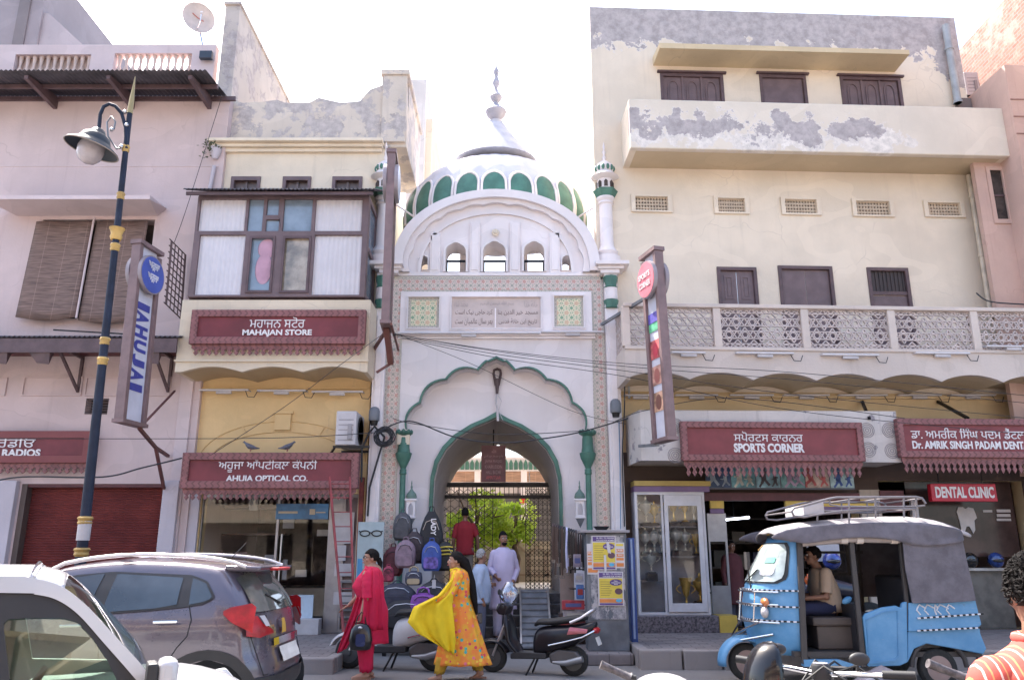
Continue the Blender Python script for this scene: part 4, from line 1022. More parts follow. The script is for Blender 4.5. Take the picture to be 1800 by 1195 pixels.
# doors of the middle storey: panelled, plain double, plain with vent light
def panels(f_,a,b,z0,z1,rows,y=.03,m=WOODL):
    g = G(); g.box(a,b,y,y+.03,z0,z1)
    for (p0,p1) in rows: 
        g.plate(rc(a+.07,b-.07,z0+(z1-z0)*p0,z0+(z1-z0)*p1),[rc(a+.11,b-.11,z0+(z1-z0)*p0+.04,z0+(z1-z0)*p1-.04)],y-.012,y-.0005)
        g.box(a+.13,b-.13,y-.01,y-.0005,z0+(z1-z0)*p0+.06,z0+(z1-z0)*p1-.06)
    put(g,'door_leaf',m,f_,bev=.004)
for i,r in enumerate(dr_):
    g = G(); t = .07; x0,x1,z0,z1 = r; g.plate(rc(*r),[rc(x0+t,x1-t,z0+.01,z1-t)],-.03,.06); f_ = put(g,'door',WOOD,yb,bev=.006); xm = (x0+x1)/2; zz = z1-t
    if i == 0:
        for a,b in ((x0+t,xm-.005),(xm+.005,x1-t)): panels(f_,a,b,z0,zz,[(.05,.3),(.34,.5),(.54,.68),(.72,.95)])
    elif i == 1:
        for a,b in ((x0+t,xm-.005),(xm+.005,x1-t)): panels(f_,a,b,z0,zz,[])
    else:
        g = G(); g.box(x0+t,x1-t,.0,.06,zz-.5,zz-.43); put(g,'transom',WOOD,f_); panels(f_,x0+t,x1-t,z0,zz-.51,[])
        g = G(); 
        for k in range(9): xx = x0+t+(x1-x0-2*t)*(k+.5)/9; g.box(xx-.012,xx+.012,.02,.03,zz-.43,zz)
        g.box(x0+t,x1-t,.04,.045,zz-.43,zz); put(g,'vent_bars',mat('dark_wood',(.05,.035,.035),.6),f_)
# chajja over the top windows
cd_ = -.62; a0 = YF.q(1160,95,cd_)[0]; a1 = YF.q(1599,95,cd_)[0]; zc1 = YF.q(1380,82,cd_)[1]; zc0 = YF.q(1380,91,cd_)[1]
g = G(); g.add([(a0,cd_,zc0),(a1,cd_,zc0+.02),(a1,0,zc0+.0),(a0,0,zc0),(a0,cd_,zc1),(a1,cd_,zc1),(a1,0,zc1+.08),(a0,0,zc1+.08)],
  [(0,3,2,1),(4,5,6,7),(0,1,5,4),(1,2,6,5),(2,3,7,6),(3,0,4,7)])
put(g,'window_canopy',plaster('canopy_plaster',(.62,.5,.33),dirt=(.22,.18,.18),amount=.5,streak=.3),yb)
# top balcony: solid box parapet
BDp = -.85; b0 = YF.q(1107,225,BDp)[0]; b1 = YF.q(1768,225,BDp)[0]; zb0 = YF.q(1430,267,BDp)[1]; zb1 = YF.q(1430,182,BDp)[1]
g = G(); g.box(b0,b1,BDp,BDp+.14,zb0,zb1); put(g,'balcony_parapet',YBAL,yb,bev=.02)
g = G(); g.box(b0,b0+.13,BDp+.141,-.001,zb0,zb1-.01); put(g,'balcony_side',YW2,yb); g = G(); g.box(b1-.13,b1,BDp+.141,-.001,zb0,zb1-.01); put(g,'balcony_side',YW2,yb)
g = G(); g.box(b0+.131,b1-.131,BDp+.141,-.001,zb0+.005,zb0+.12); put(g,'balcony_floor',YSOF,yb)
# lattice balcony
LD = -1.2
l0 = YF.q(1098,600,LD)[0]; l1 = YF.q(1860,600,LD)[0]; zl0 = YF.q(1400,614,LD)[1]; zl1 = YF.q(1400,539,LD)[1]; zs = YF.q(1400,668,LD)[1]
CRW = plaster('balcony_whitewash',(.6,.52,.47),dirt=(.3,.24,.22),amount=.45,streak=.4)
TRACE = mat('tracery_stone',(.56,.48,.46),.75,var=.1)
posts = [1100,1262,1417,1570,1716,1858]
px_ = [YF.q(p,580,LD)[0] for p in posts]; px_[0] = l0+.04
def tracery(g,x0,x1,z0,z1,y0,y1):
    """ten-pointed star lattice cut as bars"""
    w_ = y1-y0; r = .135; nx = max(1,round((x1-x0)/(.3))); sx = (x1-x0)/nx; nz = 3; sz = (z1-z0)/nz; th = .017
    def seg(a,b):
        if (a[0] < x0-1e-3 and b[0] < x0-1e-3) or (a[0] > x1+1e-3 and b[0] > x1+1e-3): return
        def cl(p): return (min(max(p[0],x0),x1),min(max(p[1],z0),z1))
        a,b = cl(a),cl(b)
        if (a[0]-b[0])**2+(a[1]-b[1])**2 < 1e-5: return
        g.bar((a[0],(y0+y1)/2,a[1]),(b[0],(y0+y1)/2,b[1]),th,w_,up=(0,1,0))
    for k in range(nz+1):
        for i in range(nx+1):
            cx = x0+sx*(i+(.5 if k % 2 else 0)); cz = z0+sz*k
            for m_ in range(6):
                t0 = m_*pi/3+pi/6; t1 = t0+2*pi/3; R = sx*.56
                seg((cx+R*cos(t0),cz+R*.85*sin(t0)),(cx+R*cos(t1),cz+R*.85*sin(t1)))
            N = 6; rr = sx*.2
            for m_ in range(N): seg((cx+rr*cos(2*pi*m_/N),cz+rr*sin(2*pi*m_/N)),(cx+rr*cos(2*pi*(m_+1)/N),cz+rr*sin(2*pi*(m_+1)/N)))
for i in range(5):
    a,b = px_[i]+.07,px_[i+1]-.07; g = G(); tracery(g,a,b,zl0+.04,zl1-.05,LD+.05,LD+.09); put(g,'lattice_panel',TRACE,yb)
for p in px_:
    g = G(); g.box(p-.07,p+.07,LD,LD+.14,zl0+.03,zl1-.04); put(g,'lattice_post',CRW,yb,bev=.01)
g = G(); g.box(l0,l1,LD-.02,LD+.16,zl1-.04,zl1+.03); put(g,'handrail',CRW,yb,bev=.01)
g = G(); g.box(l0,l1,LD-.01,LD+.15,zl0-.03,zl0+.03); put(g,'bottom_rail',CRW,yb,bev=.01)
g = G(); tracery(g,.0,abs(LD)-.2,zl0+.04,zl1-.05,0,.04); 
gg = G(Matrix.Translation((l0+.05,LD+.15,0)) @ Matrix.Rotation(pi/2,4,'Z')); gg.v = [tuple(gg.M @ Vector(v)) for v in g.v]; gg.f = g.f; gg.mi = g.mi; put(gg,'lattice_panel',TRACE,yb)
g = G(); g.box(l0,l0+.1,LD+.16,0,zl1-.04,zl1+.03); put(g,'side_rail',CRW,yb); g = G(); g.box(l0,l0+.1,LD+.16,0,zl0-.03,zl0+.03); put(g,'side_rail',CRW,yb)
ns = 7; foot = []; sw2 = (l1-l0)/ns
for i in range(ns*10+1):
    t = i/(ns*10); foot.append((l0+(l1-l0)*t,zs+.13*abs(sin(pi*ns*t))**.8))
g = G(); g.plate(foot+[(l1,zl0-.031),(l0,zl0-.031)],[],LD+.02,LD+.12); put(g,'balcony_beam',CRW,yb)
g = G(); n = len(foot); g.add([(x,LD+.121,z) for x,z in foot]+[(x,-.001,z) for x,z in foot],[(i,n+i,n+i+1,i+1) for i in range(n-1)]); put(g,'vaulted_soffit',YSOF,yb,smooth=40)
g = G(); g.box(l0,l0+.1,LD+.121,-.001,zs+.0,zl0-.031); put(g,'balcony_side',CRW,yb)
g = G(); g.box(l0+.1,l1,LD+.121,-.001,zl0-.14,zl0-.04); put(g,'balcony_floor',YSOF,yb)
# lower wall mouldings
g = G(); z = yq(1400,700)[1]; g.box(xL+.1,XE,-.06,0,z+.0,z+.05); put(g,'string_course',YLOW,yb)
# concrete canopy over the sports shop with chamfered left end
CD = -.95
WW = plaster('whitewashed_canopy',(.6,.55,.52),dirt=(.2,.17,.17),amount=.6,streak=.6,peel=[(lambda h,x,y,z,n,f: h.step(n,.6,.63),(.3,.27,.29))])
c0 = YF.q(1126,760,CD)[0]; c1 = YF.q(1578,760,CD)[0]; zc1 = YF.q(1350,722,CD)[1]; zc0 = YF.q(1350,810,CD)[1]; cl = yq(1099,780)[0]
g = G(); g.plate([(c0,CD),(c1,CD),(c1,-.001),(cl+.02,-.001),(cl+.02,-.35)],[],zc0,zc1,axis='z'); put(g,'concrete_canopy',WW,yb,bev=.012)
SC = mat('scroll_relief',(.3,.27,.28),.8)
for px,py,k in ((1187,748,0),(1187,800,0),(1524,756,0),(1527,790,0),(1563,756,1),(1568,792,1)):
    a = YF.q(px,py,CD); g = G()
    for r in (.03,.065,.1,.13): g.tube([(a[0]+r*cos(t*pi/8),CD-.004,a[1]+r*sin(t*pi/8)) for t in range(16)],.006,4,closed=True)
    put(g,'scroll_relief',SC,yb)
# brown concrete facing round the shop openings, canopy shade darkened into its colour
UB = plaster('canopy_shade_wall',(.09,.065,.055),dirt=(.08,.06,.06),amount=.6,streak=.4)
g = G(); g.plate(rc(xL+.05,XE2-.05,.24,zc0+.25),[rc(gopen[0],gopen[1],.241,gopen[3]),rc(gopen2[0],gopen2[1],.241,gopen2[3])],-.02,-.001); put(g,'canopy_shade_facing',UB,yb)
# pipes
PIPE = mat('grey_pipe',(.33,.35,.37),.5,var=.15); PIPEC = mat('cream_pipe',(.6,.52,.42),.5,var=.15)
def ypipe(px0,y0,px1,y1,d,r,m,name='downpipe'):
    a = YF.q(px0,y0,d); b = YF.q(px1,y1,d); x = (a[0]+b[0])/2; g = G(); g.cyl((x,d,a[1]),(x,d,b[1]),r,n=12)
    zz = b[1]
    while zz < a[1]: g.cyl((x,d,zz),(x,d,zz+.05),r*1.25,n=12); zz += 1.3
    put(g,name,m,yb,smooth=40)
ypipe(1658,45,1688,182,-.12,.075,PIPE); ypipe(1702,308,1745,560,-.12,.055,PIPEC)
ypipe(1102,560,1105,700,LD+.3 if 0 else -.08,.02,PIPE)
# maroon signboard over the sports shop
SD = CD-.16
MAR2 = mat('sign_red',(.21,.045,.05),.6,var=.12)
signboard(YF,(1198,741,1519,810),SD,.12,'maroon signboard reading SPORTS CORNER on the concrete canopy',[('ਸਪੋਰਟਸ ਕਾਰਨਰ',(1290,758,1411,776),0),('SPORTS CORNER',(1290,779,1414,795),.04)],mp=MAR2,brackets=False,vdrop=.2,step=.105,frame=.11)
signboard(YF,(1580,736,1905,804),SD,.12,'maroon signboard of the dentist beside the sports shop board, under dark struts',[('ਡਾ. ਅਮਰੀਕ ਿਸੰਘ ਪਦਮ ਡੈਂਟਲ',(1601,752,1800,771),0),('Dr. AMRIK SINGH PADAM DENTAL',(1604,775,1815,789),.03)],mp=MAR2,vdrop=.2,step=.105,frame=.11)
for px in (1515,1648,1778):
    a = yq(px,706); b = YF.q(px+(55 if px != 1515 else 14),735,SD+.1)
    g = G(); g.bar((a[0],-.01,a[1]),(b[0],SD+.12,b[1]),.05); put(g,'sign_strut',BLACKM,yb)
# shop front of the sports shop
z1 = gopen[3]
PB = thing('sports_banner','long banner of sports photographs hanging under the canopy','banner',YF)
bn = YF.rect(1240,822,1500,860,-.3)
g = G(); g.box(bn[0],bn[1],-.32,-.28,bn[2],bn[3]+.1); put(g,'banner_board',mat('banner_back',(.1,.1,.12),.6),PB)
BC = [((.03,.06,.13),(.3,.35,.4)),((.13,.3,.33),(.5,.48,.42)),((.2,.35,.4),(.06,.05,.06)),((.15,.3,.3),(.35,.25,.35)),((.4,.3,.25),(.45,.1,.1)),((.28,.38,.38),(.04,.08,.25))]
random.seed(11)
def figure(g,x,z,s,y,k):
    """a small printed sportsman"""
    r = random.Random(k); 
    def limb(a,b,w): g.bar((x+a[0]*s,y,z+a[1]*s),(x+b[0]*s,y,z+b[1]*s),w*s,.004,up=(0,1,0))
    q = r.uniform(-.3,.3); limb((q*.3,.4),(q,.95),.3); limb((q*.3,.48),(-.15+q,.22),.17); limb((-.15+q,.22),(-.3+q*.5,.0),.12); limb((q*.3+.03,.48),(.2+r.uniform(-.1,.2),.1),.16); limb((q,.9),(q-.2,.62),.1); limb((q-.2,.62),(q-.35+r.uniform(-.1,.1),.6+r.uniform(-.1,.5)),.08); limb((q,.9),(q+.3,.75+r.uniform(-.2,.3)),.1)
    g.ball((x+(q+.04)*s,y,z+1.1*s),.11*s,.004,.13*s,8,6)
for i in range(6):
    a = bn[0]+(bn[1]-bn[0])*i/6+.01; b = bn[0]+(bn[1]-bn[0])*(i+1)/6-.01
    g = G(); g.box(a,b,-.328,-.321,bn[2]+.03,bn[3]+.07); ph = put(g,'sports_photo',mat('photo_%d' % i,BC[i][0],.5,var=.5,scale=5),PB)
    g = G(); figure(g,(a+b)/2-.08,bn[2]+.04,.3,-.332,i*7+3); figure(g,(a+b)/2+.13,bn[2]+.05,.2,-.332,i*5+40); put(g,'printed_player',mat('figure_%d' % i,BC[i][1],.6,var=.3),ph)
sf = YF.rect(1240,866,1500,880,-.1)
g = G(); g.box(gopen[0]+.9,gopen[1],-.12,0,sf[2],sf[3]); put(g,'red_lintel',MAROOND,yb)
YBR = mat('yellow_paint',(.62,.42,.08),.5); PUR = mat('purple_paint',(.17,.1,.2),.5)
for r,m in (((1380,878,1535,890),YBR),((1385,890,1535,897),PUR),((1248,880,1272,893),YBR),((1248,894,1272,902),PUR)):
    a_ = YF.rect(*r,-.08); g = G(); g.box(a_[0],a_[1],-.1,-.02,a_[2],a_[3]); put(g,'painted_band',m,yb)
a_ = YF.rect(1248,902,1270,1090,-.05); g = G(); g.plate(rc(a_[0],a_[1]+.12,.24,a_[3]),[rc(a_[0]+.03,a_[1]+.08,1.0,a_[3]-.5)],-.06,-.02); put(g,'narrow_showcase',ALU,yb)
# trophy cabinet
TB = -.35
tc = thing('trophy_cabinet','white framed glass cabinet full of trophies beside the sports shop door','cabinet',YF)
r = YF.rect(1119,864,1244,1084,TB); x0,x1,z0,z1 = r; z0 = .24+.28; xm = YF.q(1168,980,TB)[0]
ALW = mat('white_aluminium',(.58,.55,.56),.4,var=.08)
g = G(); t = .05; g.plate(rc(x0,x1,z0,z1),[rc(x0+t,xm-t*.4,z0+t,z1-t),rc(xm+t*.4,x1-t,z0+t,z1-t)],TB,TB+.06); put(g,'cabinet_frame',ALW,tc,bev=.006)
g = G(); g.plate(rc(xm+.03,x1-.06,z0+.055,z1-.055),[rc(xm+.1,x1-.15,z0+.2,z1-.25)],TB-.03,TB-.002); dd = put(g,'sliding_door',ALW,tc,bev=.005)
g = G(); g.box(xm+.1,x1-.15,TB-.018,TB-.014,z0+.2,z1-.25); put(g,'glass_pane',CGLASS,dd)
g = G(); g.box(x0+t,xm,TB+.02,TB+.025,z0+t,z1-t); put(g,'glass_pane',CGLASS,tc)
BKW = mat('cabinet_back',(.4,.38,.42),.5,var=.25,scale=2)
g = G(); g.box(x0,x1,.1,.13,z0,z1); put(g,'back_panel',BKW,tc)
g = G(); g.box(x0,x0+.02,TB+.061,.1,z0,z1); put(g,'side_panel',BKW,tc); g = G(); g.box(x1-.02,x1,TB+.061,.1,z0,z1); put(g,'side_panel',BKW,tc)
g = G(); g.box(x0,x1,TB+.061,.099,z1-.02,z1); put(g,'top_panel',ALW,tc)
g = G(); g.box(x0-.05,x1+.1,TB-.1,.13,.24,z0-.002); put(g,'plinth',mat('speckled_granite',(.13,.11,.12),.35,var=.7,scale=22),tc,bev=.01)
g = G(); a_ = YF.rect(1230,1080,1272,1104,TB-.12); g.box(x1+.11,x1+.42,TB-.1,0,.24,z0); put(g,'painted_plinth_end',YBR,tc)
g = G(); g.box(x0,x1+.1,TB-.02,.1,z1+.001,z1+.1); put(g,'purple_band',PUR,tc); g = G(); g.box(x0,x1+.12,TB-.05,.1,z1+.101,z1+.19); put(g,'yellow_fascia',mat('dull_yellow',(.42,.3,.08),.5),tc)
shz = [z0+(z1-z0)*k for k in (.06,.47,.715)]
for k,z in enumerate(shz[1:]):
    g = G(); g.box(x0+.021,x1-.021,TB+.08,.099,z-.02,z); put(g,'shelf',mat('glass_shelf',(.2,.17,.18),.3),tc)
GOLD = mat('trophy_gold',(.8,.52,.15),.3,metal=.75,var=.25); SILV = mat('trophy_silver',(.8,.76,.68),.3,metal=.75,var=.2); TBASE = mat('trophy_base',(.03,.015,.015),.3)
TR = []
def trophy(x,y,z,h,m,base,label,handles=True,kind=0):
    if len(TR) > 2 and 0: pass
    t_ = thing('trophy',label,'trophy',YF,'trophies in the glass cabinet')
    g = G(); bw = .17*h; g.box(x-bw,x+bw,y-bw,y+bw,z,z+base*h); g.box(x-bw*.8,x+bw*.8,y-bw*.8,y+bw*.8,z+base*h,z+(base+.03)*h); put(g,'base',TBASE,t_,bev=.003)
    zz = z+(base+.03)*h; H = h*(1-base-.03); g = G()
    if kind == 0: pr_ = [(.1,0),(.03,.06),(.025,.2),(.06,.24),(.025,.28),(.08,.36),(.17,.5),(.2,.7),(.17,.72),(.13,.78),(.05,.84),(.03,.86),(.045,.92),(.01,1)]
    else: pr_ = [(.12,0),(.04,.08),(.03,.3),(.09,.4),(.13,.6),(.2,.97),(.21,1),(.17,.99)]
    g.lathe([(a*h,b*H) for a,b in pr_],(x,y,zz),14); put(g,'cup',m,t_,smooth=50)
    if handles:
        for s_ in (-1,1):
            g = G(); g.tube([(x+s_*(.17+.13*sin(pi*k/8))*h,y,zz+H*(.45+.3*k/8)) for k in range(9)],.012*h+.002,6); put(g,'handle',m,t_,smooth=90)
def tx(px): return YF.q(px,980,-.1)[0]
ty = -.12
hs = [(1137,2,.5,SILV,.1,'tall silver cup with handles at the left of the top shelf',1,0),(1152,2,.42,GOLD,.1,'small gold cup next to the tall silver one on the top shelf',1,0),
 (1187,2,.56,GOLD,.12,'tall gold open cup just right of the door stile on the top shelf',1,1),(1206,2,.56,GOLD,.1,'gold column trophy in the middle of the top shelf',0,1),(1222,2,.52,SILV,.1,'pale silver trophy at the right of the top shelf',0,1),
 (1134,1,.48,SILV,.1,'narrow silver cup at the far left of the middle shelf',0,0),(1149,1,.48,SILV,.1,'silver cup second from the left on the middle shelf',0,0),(1162,1,.46,SILV,.1,'silver cup beside the door stile on the middle shelf',0,0),
 (1188,1,.5,SILV,.16,'large lidded silver cup with handles on the middle shelf',1,0),(1205,1,.46,SILV,.16,'lidded silver cup between two others on the middle shelf',1,0),(1222,1,.36,GOLD,.1,'short gold cup at the right end of the middle shelf',1,1),
 (1142,.5,.5,SILV,.25,'silver cup on a black box in the left bay of the lowest shelf',1,0),(1200,0,.52,GOLD,.12,'large gold cup with red handles on the cabinet floor',1,1),(1226,0,.6,GOLD,.22,'gold and red trophy at the right of the cabinet floor',0,0)]
for px,s_,h_,m,b_,lb,hd,kd in hs:
    z = shz[int(s_)] if s_ in (1,2) else (z0+.06 if s_ == 0 else z0+(z1-z0)*.27)
    if s_ == .5: g = G(); g.box(x0+.03,xm-.03,TB+.1,.09,z-.02,z-.001); put(g,'shelf',mat('glass_shelf',(.2,.17,.18),.3),tc)
    trophy(tx(px),ty-.06+random.uniform(-.04,.05),z,h_*1.08,m,b_,lb,hd,kd)
# dental clinic front
DT = -.1
dc = YF.rect(1637,850,1752,881,-.5); s = thing('lightbox_sign','red lightbox sign reading DENTAL CLINIC in the dark shopfront','sign',YF)
g = G(); g.box(dc[0],dc[1],-.5,-.38,dc[2],dc[3]); bx = put(g,'sign_box',mat('sign_scarlet',(.45,.01,.03),.4,var=.08),s,bev=.01)
a_ = YF.rect(1644,855,1747,875,-.5); text('DENTAL CLINIC','lettering',LETTER,bx,a_[0],a_[1],a_[2],a_[3],-.501,.008,.035)
for x in (dc[0]+.2,dc[1]-.2): g = G(); g.cyl((x,-.44,dc[3]),(x,-.44,dc[3]+.45),.01,n=6); put(g,'hanging_rod',BLACKM,s)
BRW = mat('brown_gloss',(.06,.035,.03),.15,var=.5,scale=1.2); 
a_ = YF.rect(1640,885,1775,1085,0)
g = G(); g.box(a_[0]-.3,a_[1]+.3,.1,.12,1.5,gopen2[3]); cg = put(g,'clinic_window',BRW,yb)
g = G(); g.box(a_[0]-.3,a_[1],.1,.12,.24,1.25); put(g,'counter_front',mat('clinic_grey',(.12,.11,.1),.4,var=.3),yb)
g = G(); g.box(a_[0]-.3,a_[1]+.1,.0,.5,1.25,1.3); put(g,'counter_top',ALU,yb)
TOOTH = mat('tooth_white',(.5,.46,.44),.5)
tq = YF.q(1699,912,.09); g = G(); sc = .22
g.plate([(tq[0]+x*sc,tq[1]+z*sc) for x,z in ((-.8,.6),(-.6,1),(-.2,1),(0,.85),(.3,1),(.7,.9),(.85,.4),(.9,.1),(.65,-.1),(.6,-.9),(.4,-1.2),(.15,-.6),(-.1,-.6),(-.4,-1.2),(-.6,-.9),(-.65,-.1))],[],.08,.095)
put(g,'tooth_emblem',TOOTH,cg)
for r in ((1752,895,1776,900),(1752,903,1776,908),(1752,911,1777,915),(1728,896,1744,900)): 
    a_ = YF.rect(*r,.09); g = G(); g.box(a_[0],a_[1],.085,.095,a_[2],a_[3]); put(g,'notice_strip',TOOTH,cg)
# pier with creamy tiles between the two shops, posters, small lamps
a_ = YF.rect(1510,850,1640,1090,-.05); g = G(); g.box(gopen[1]+.02,gopen2[0]-.02,-.08,-.001,.24,gopen[3]+.1); put(g,'tiled_pier',plaster('pier_tile',(.45,.38,.32),amount=.6,streak=.6,dirt=(.15,.12,.11)),yb)
a_ = YF.rect(1548,862,1590,900,-.1); g = G(); g.box(a_[0],a_[1],-.11,-.085,a_[2],a_[3]); put(g,'maroon_board',MAROOND,yb)
g = G(); a_ = YF.rect(1613,880,1640,1080,.02); g.box(a_[0],a_[0]+.12,.0,.08,.24,a_[3]); put(g,'door_post',PAPER,yb)
# lit tube inside the sports shop
tl = thing('interior_tube_light','lit tube light glowing inside the dark sports shop','tube light',YF)
a,b = YF.q(1266,914,1.2),YF.q(1317,909,1.2)
TUBEON = mat('lit_tube',(.8,.85,1),.4,emit=3.5,var=0)
g = G(); g.cyl((a[0],1.2,a[1]),(b[0],1.2,b[1]),.02,n=8); put(g,'tube',TUBEON,tl)
g = G(); g.box(a[0]-.02,b[0]+.02,1.23,1.27,(a[1]+b[1])/2-.02,(a[1]+b[1])/2+.05); g.cyl(((a[0]+b[0])/2,1.25,a[1]),((a[0]+b[0])/2,1.25,gopen[3]+.5),.012,n=6); put(g,'batten',BLACKM,tl)
# sports goods inside
random.seed(3)
for z in (.75,1.25,1.75,2.25):
    g = G(); g.box(gopen[0]+1.3,gopen[1]-.1,2.3,2.7,z,z+.03); put(g,'stock_shelf',mat('shelf_dark',(.06,.05,.05),.6),yb)
for i in range(16):
    x = gopen[0]+1.4+(i % 8)*.42; z = .78+.5*(i//8)+.5*(i % 2); g = G()
    g.box(x-.14,x+.14,2.35,2.6,z,z+random.uniform(.12,.34)); put(g,'stocked_box',mat('stock_%d' % (i % 4),[(.03,.04,.1),(.1,.03,.03),(.05,.05,.05),(.12,.11,.1)][i % 4],.6),yb,bev=.01)
# ---------------- pink and brick buildings on the far right ----------------
RF = Frame(YF.q(1762,400)[0]+1.72,14.75,radians(2.6)); rq = RF.q
rp = thing('salmon_building','salmon pink rendered building at the right edge with a small dark window','building',RF)
SAL = plaster('salmon_render',(.56,.39,.33),dirt=(.25,.15,.13),amount=.4,streak=.3)
x0 = rq(1768,300)[0]; zt = rq(1780,145)[1]; wn = RF.rect(1742,298,1775,390,-.0)
g = G(); g.box(x0-.1,x0+6,-.6,5,0,zt); put(g,'front_wall',SAL,rp)
# side strip that carries the window, between the yellow front and the salmon block
g = G(); xs0 = rq(1728,400)[0]; g.plate(rc(xs0,x0-.1,rq(1745,560)[1]-3,rq(1745,272)[1]),[rc(wn[0],wn[1]-.1,wn[2],wn[3])],-.02,.1); put(g,'return_wall',SAL,rp)
g = G(); g.plate(rc(wn[0]-.05,wn[1]-.05,wn[2]-.05,wn[3]+.05),[rc(wn[0]+.03,wn[1]-.12,wn[2]+.04,wn[3]-.04)],-.05,-.021); f_ = put(g,'window_frame',SAL,rp)
g = G(); g.box(wn[0],wn[1]-.1,.02,.04,wn[2],wn[3]); put(g,'window_pane',DARK2,f_)
g = G(); g.box(wn[0],wn[1]-.1,-.0,.02,(wn[2]+wn[3])/2-.02,(wn[2]+wn[3])/2+.02); put(g,'glazing_bar',WOOD,f_)
g = G()
for y in (175,205,235): z = RF.q(1780,y,-.6)[1]; g.box(x0-.1,x0+5,-.612,-.6,z-.012,z+.012)
put(g,'plaster_joint',mat('salmon_dark',(.3,.17,.14),.8),rp)
g = G(); z = RF.q(1785,240,-.6)[1]; g.box(x0+.1,x0+5,-.95,-.6,z,z+.1); put(g,'sunshade',SAL,rp,bev=.01)
DARKST = plaster('wet_stained_wall',(.2,.16,.15),amount=.6)
g = G(); g.plate([(rq(1695,188)[0],rq(1700,188)[1]),(x0-.12,rq(1700,240)[1]-.9),(x0-.12,rq(1740,150)[1]),(x0-.35,rq(1735,150)[1]),(rq(1700,170)[0],rq(1700,172)[1])],[],.5,.9); put(g,'stained_side_wall',DARKST,rp)
def brick_mat():
    m,nt,b = newmat('brickwork'); h = NT(nt); v = h.pos(); x,y,z = h.xyz(v)
    cmb = h.n('ShaderNodeCombineXYZ'); h.l(h.math('ADD',x,y),cmb.inputs[0]); h.l(z,cmb.inputs[1])
    br = h.n('ShaderNodeTexBrick'); h.l(cmb.outputs[0],br.inputs[0]); br.inputs['Scale'].default_value = 1.0
    br.inputs['Brick Width'].default_value = .24; br.inputs['Row Height'].default_value = .085; br.inputs['Mortar Size'].default_value = .012
    br.inputs['Color1'].default_value = (.24,.085,.06,1); br.inputs['Color2'].default_value = (.33,.15,.11,1); br.inputs['Mortar'].default_value = (.22,.18,.16,1)
    n = h.noise(v,1.3,7,.7); c = h.mix(h.step(n,.5,.62),br.outputs[0],(.32,.24,.2,1)); c = h.mix(h.math('MULTIPLY',h.step(h.noise(v,7,5),.5,.7),.5),c,(.25,.12,.1,1))
    h.l(c,b.inputs['Base Color']); b.inputs['Roughness'].default_value = .9
    h.bump(h.math('ADD',h.math('MULTIPLY',br.outputs[1],-1.0),n),b,.7,.02); return m
BF = Frame(0,15.5,0); bk = thing('brick_building','weathered red brick side wall receding at the top right corner','building',BF)
# a wall that runs away from the street, its coping level
g = G(); g.box(11,16,-4.0,8,8,13.5); put(g,'brick_wall',brick_mat(),bk)
g = G(); g.plate([(-2.5,9),(1.9,9),(1.9,10.6),(.9,10.9),(.2,11.5),(-.4,11.55),(-2.5,12.9)],[],10.985,10.999,axis='x'); put(g,'rendered_patch',plaster('pale_render',(.6,.54,.5),amount=.4),bk)
# ---------------- the sunlit row across the street, seen only mirrored in glass ----------------
for i,(ox,ow,oh,oc,nm,lb) in enumerate(((-17,11,9.5,(.6,.5,.4),'a','cream block across the street mirrored in the car windows'),(-5.9,9,12,(.55,.4,.34),'b','tall pink block across the street behind the camera'),(3.2,13,8.5,(.62,.56,.48),'c','low pale block across the street behind the camera'))):
    ob = thing('opposite_building',lb,'building',None,loc=(ox,-9,0)); g = G(); g.box(0,ow,-6,0,0,oh); put(g,'wall',plaster('opposite_wall_'+nm,oc),ob)
    for fl in range(int(oh//3)):
        g = G(); g.box(-.0,ow,.001,.9,fl*3+2.9,fl*3+3.1); put(g,'ledge',CREAMB,ob)
        for k in range(int(ow//2.2)): g = G(); x = 1+k*2.2; g.box(x,x+1.2,.001,.06,fl*3+(.2 if not fl else .9),fl*3+2.4); put(g,'window',WOOD if fl else DARK2,ob)
# ---------------- courtyard behind the gateway ----------------
CF = Frame(0,27,0); cq = CF.q
cy = thing('courtyard_mosque','sunlit white building with green arched crest and brown blinds seen through the gateway','building',CF)
x0,x1 = cq(690,800)[0],cq(1090,800)[0]
zr0,zr1 = cq(880,822)[1],cq(880,806)[1]
g = G(); g.box(x0-3,x1+3,0,4,0,zr1+.1); put(g,'wall',WHITE,cy)
g = G(); g.box(x0-3,x1+3,-.4,-.0,zr0-.15,zr1+.0); put(g,'parapet',WHITE2,cy)
for i in range(60):
    x = x0-1+(x1-x0+2)*i/60; w_ = (x1-x0+2)/60*.38
    g = G(); g.plate([(x-w_,zr0-.1),(x+w_,zr0-.1),(x+w_,zr0+.12),(x,zr0+.24),(x-w_,zr0+.12)],[],-.45,-.401); put(g,'green_merlon',GREEN,cy)
for i in range(5):
    x = x0+(x1-x0)*(i+.5)/5; g = G(); z1_,z0_ = cq(880,830)[1],cq(880,848)[1]
    g.box(x-.75,x+.75,-.36,-.32,z0_,z1_); put(g,'bamboo_blind',bamboo('tan_blind',(.36,.22,.15)),cy)
    g = G(); g.box(x-1.05,x-.85,-.38,0,0,z1_+.1); put(g,'white_column',WHITE2,cy)
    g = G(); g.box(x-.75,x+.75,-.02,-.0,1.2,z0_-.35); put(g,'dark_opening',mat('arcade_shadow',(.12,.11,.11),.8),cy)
g = G(); a_ = CF.rect(914,872,924,884,-.5); g.box(a_[0],a_[1],-.55,-.5,a_[2],a_[3]); put(g,'red_flag',mat('red_cloth',(.5,.02,.02),.7),cy)
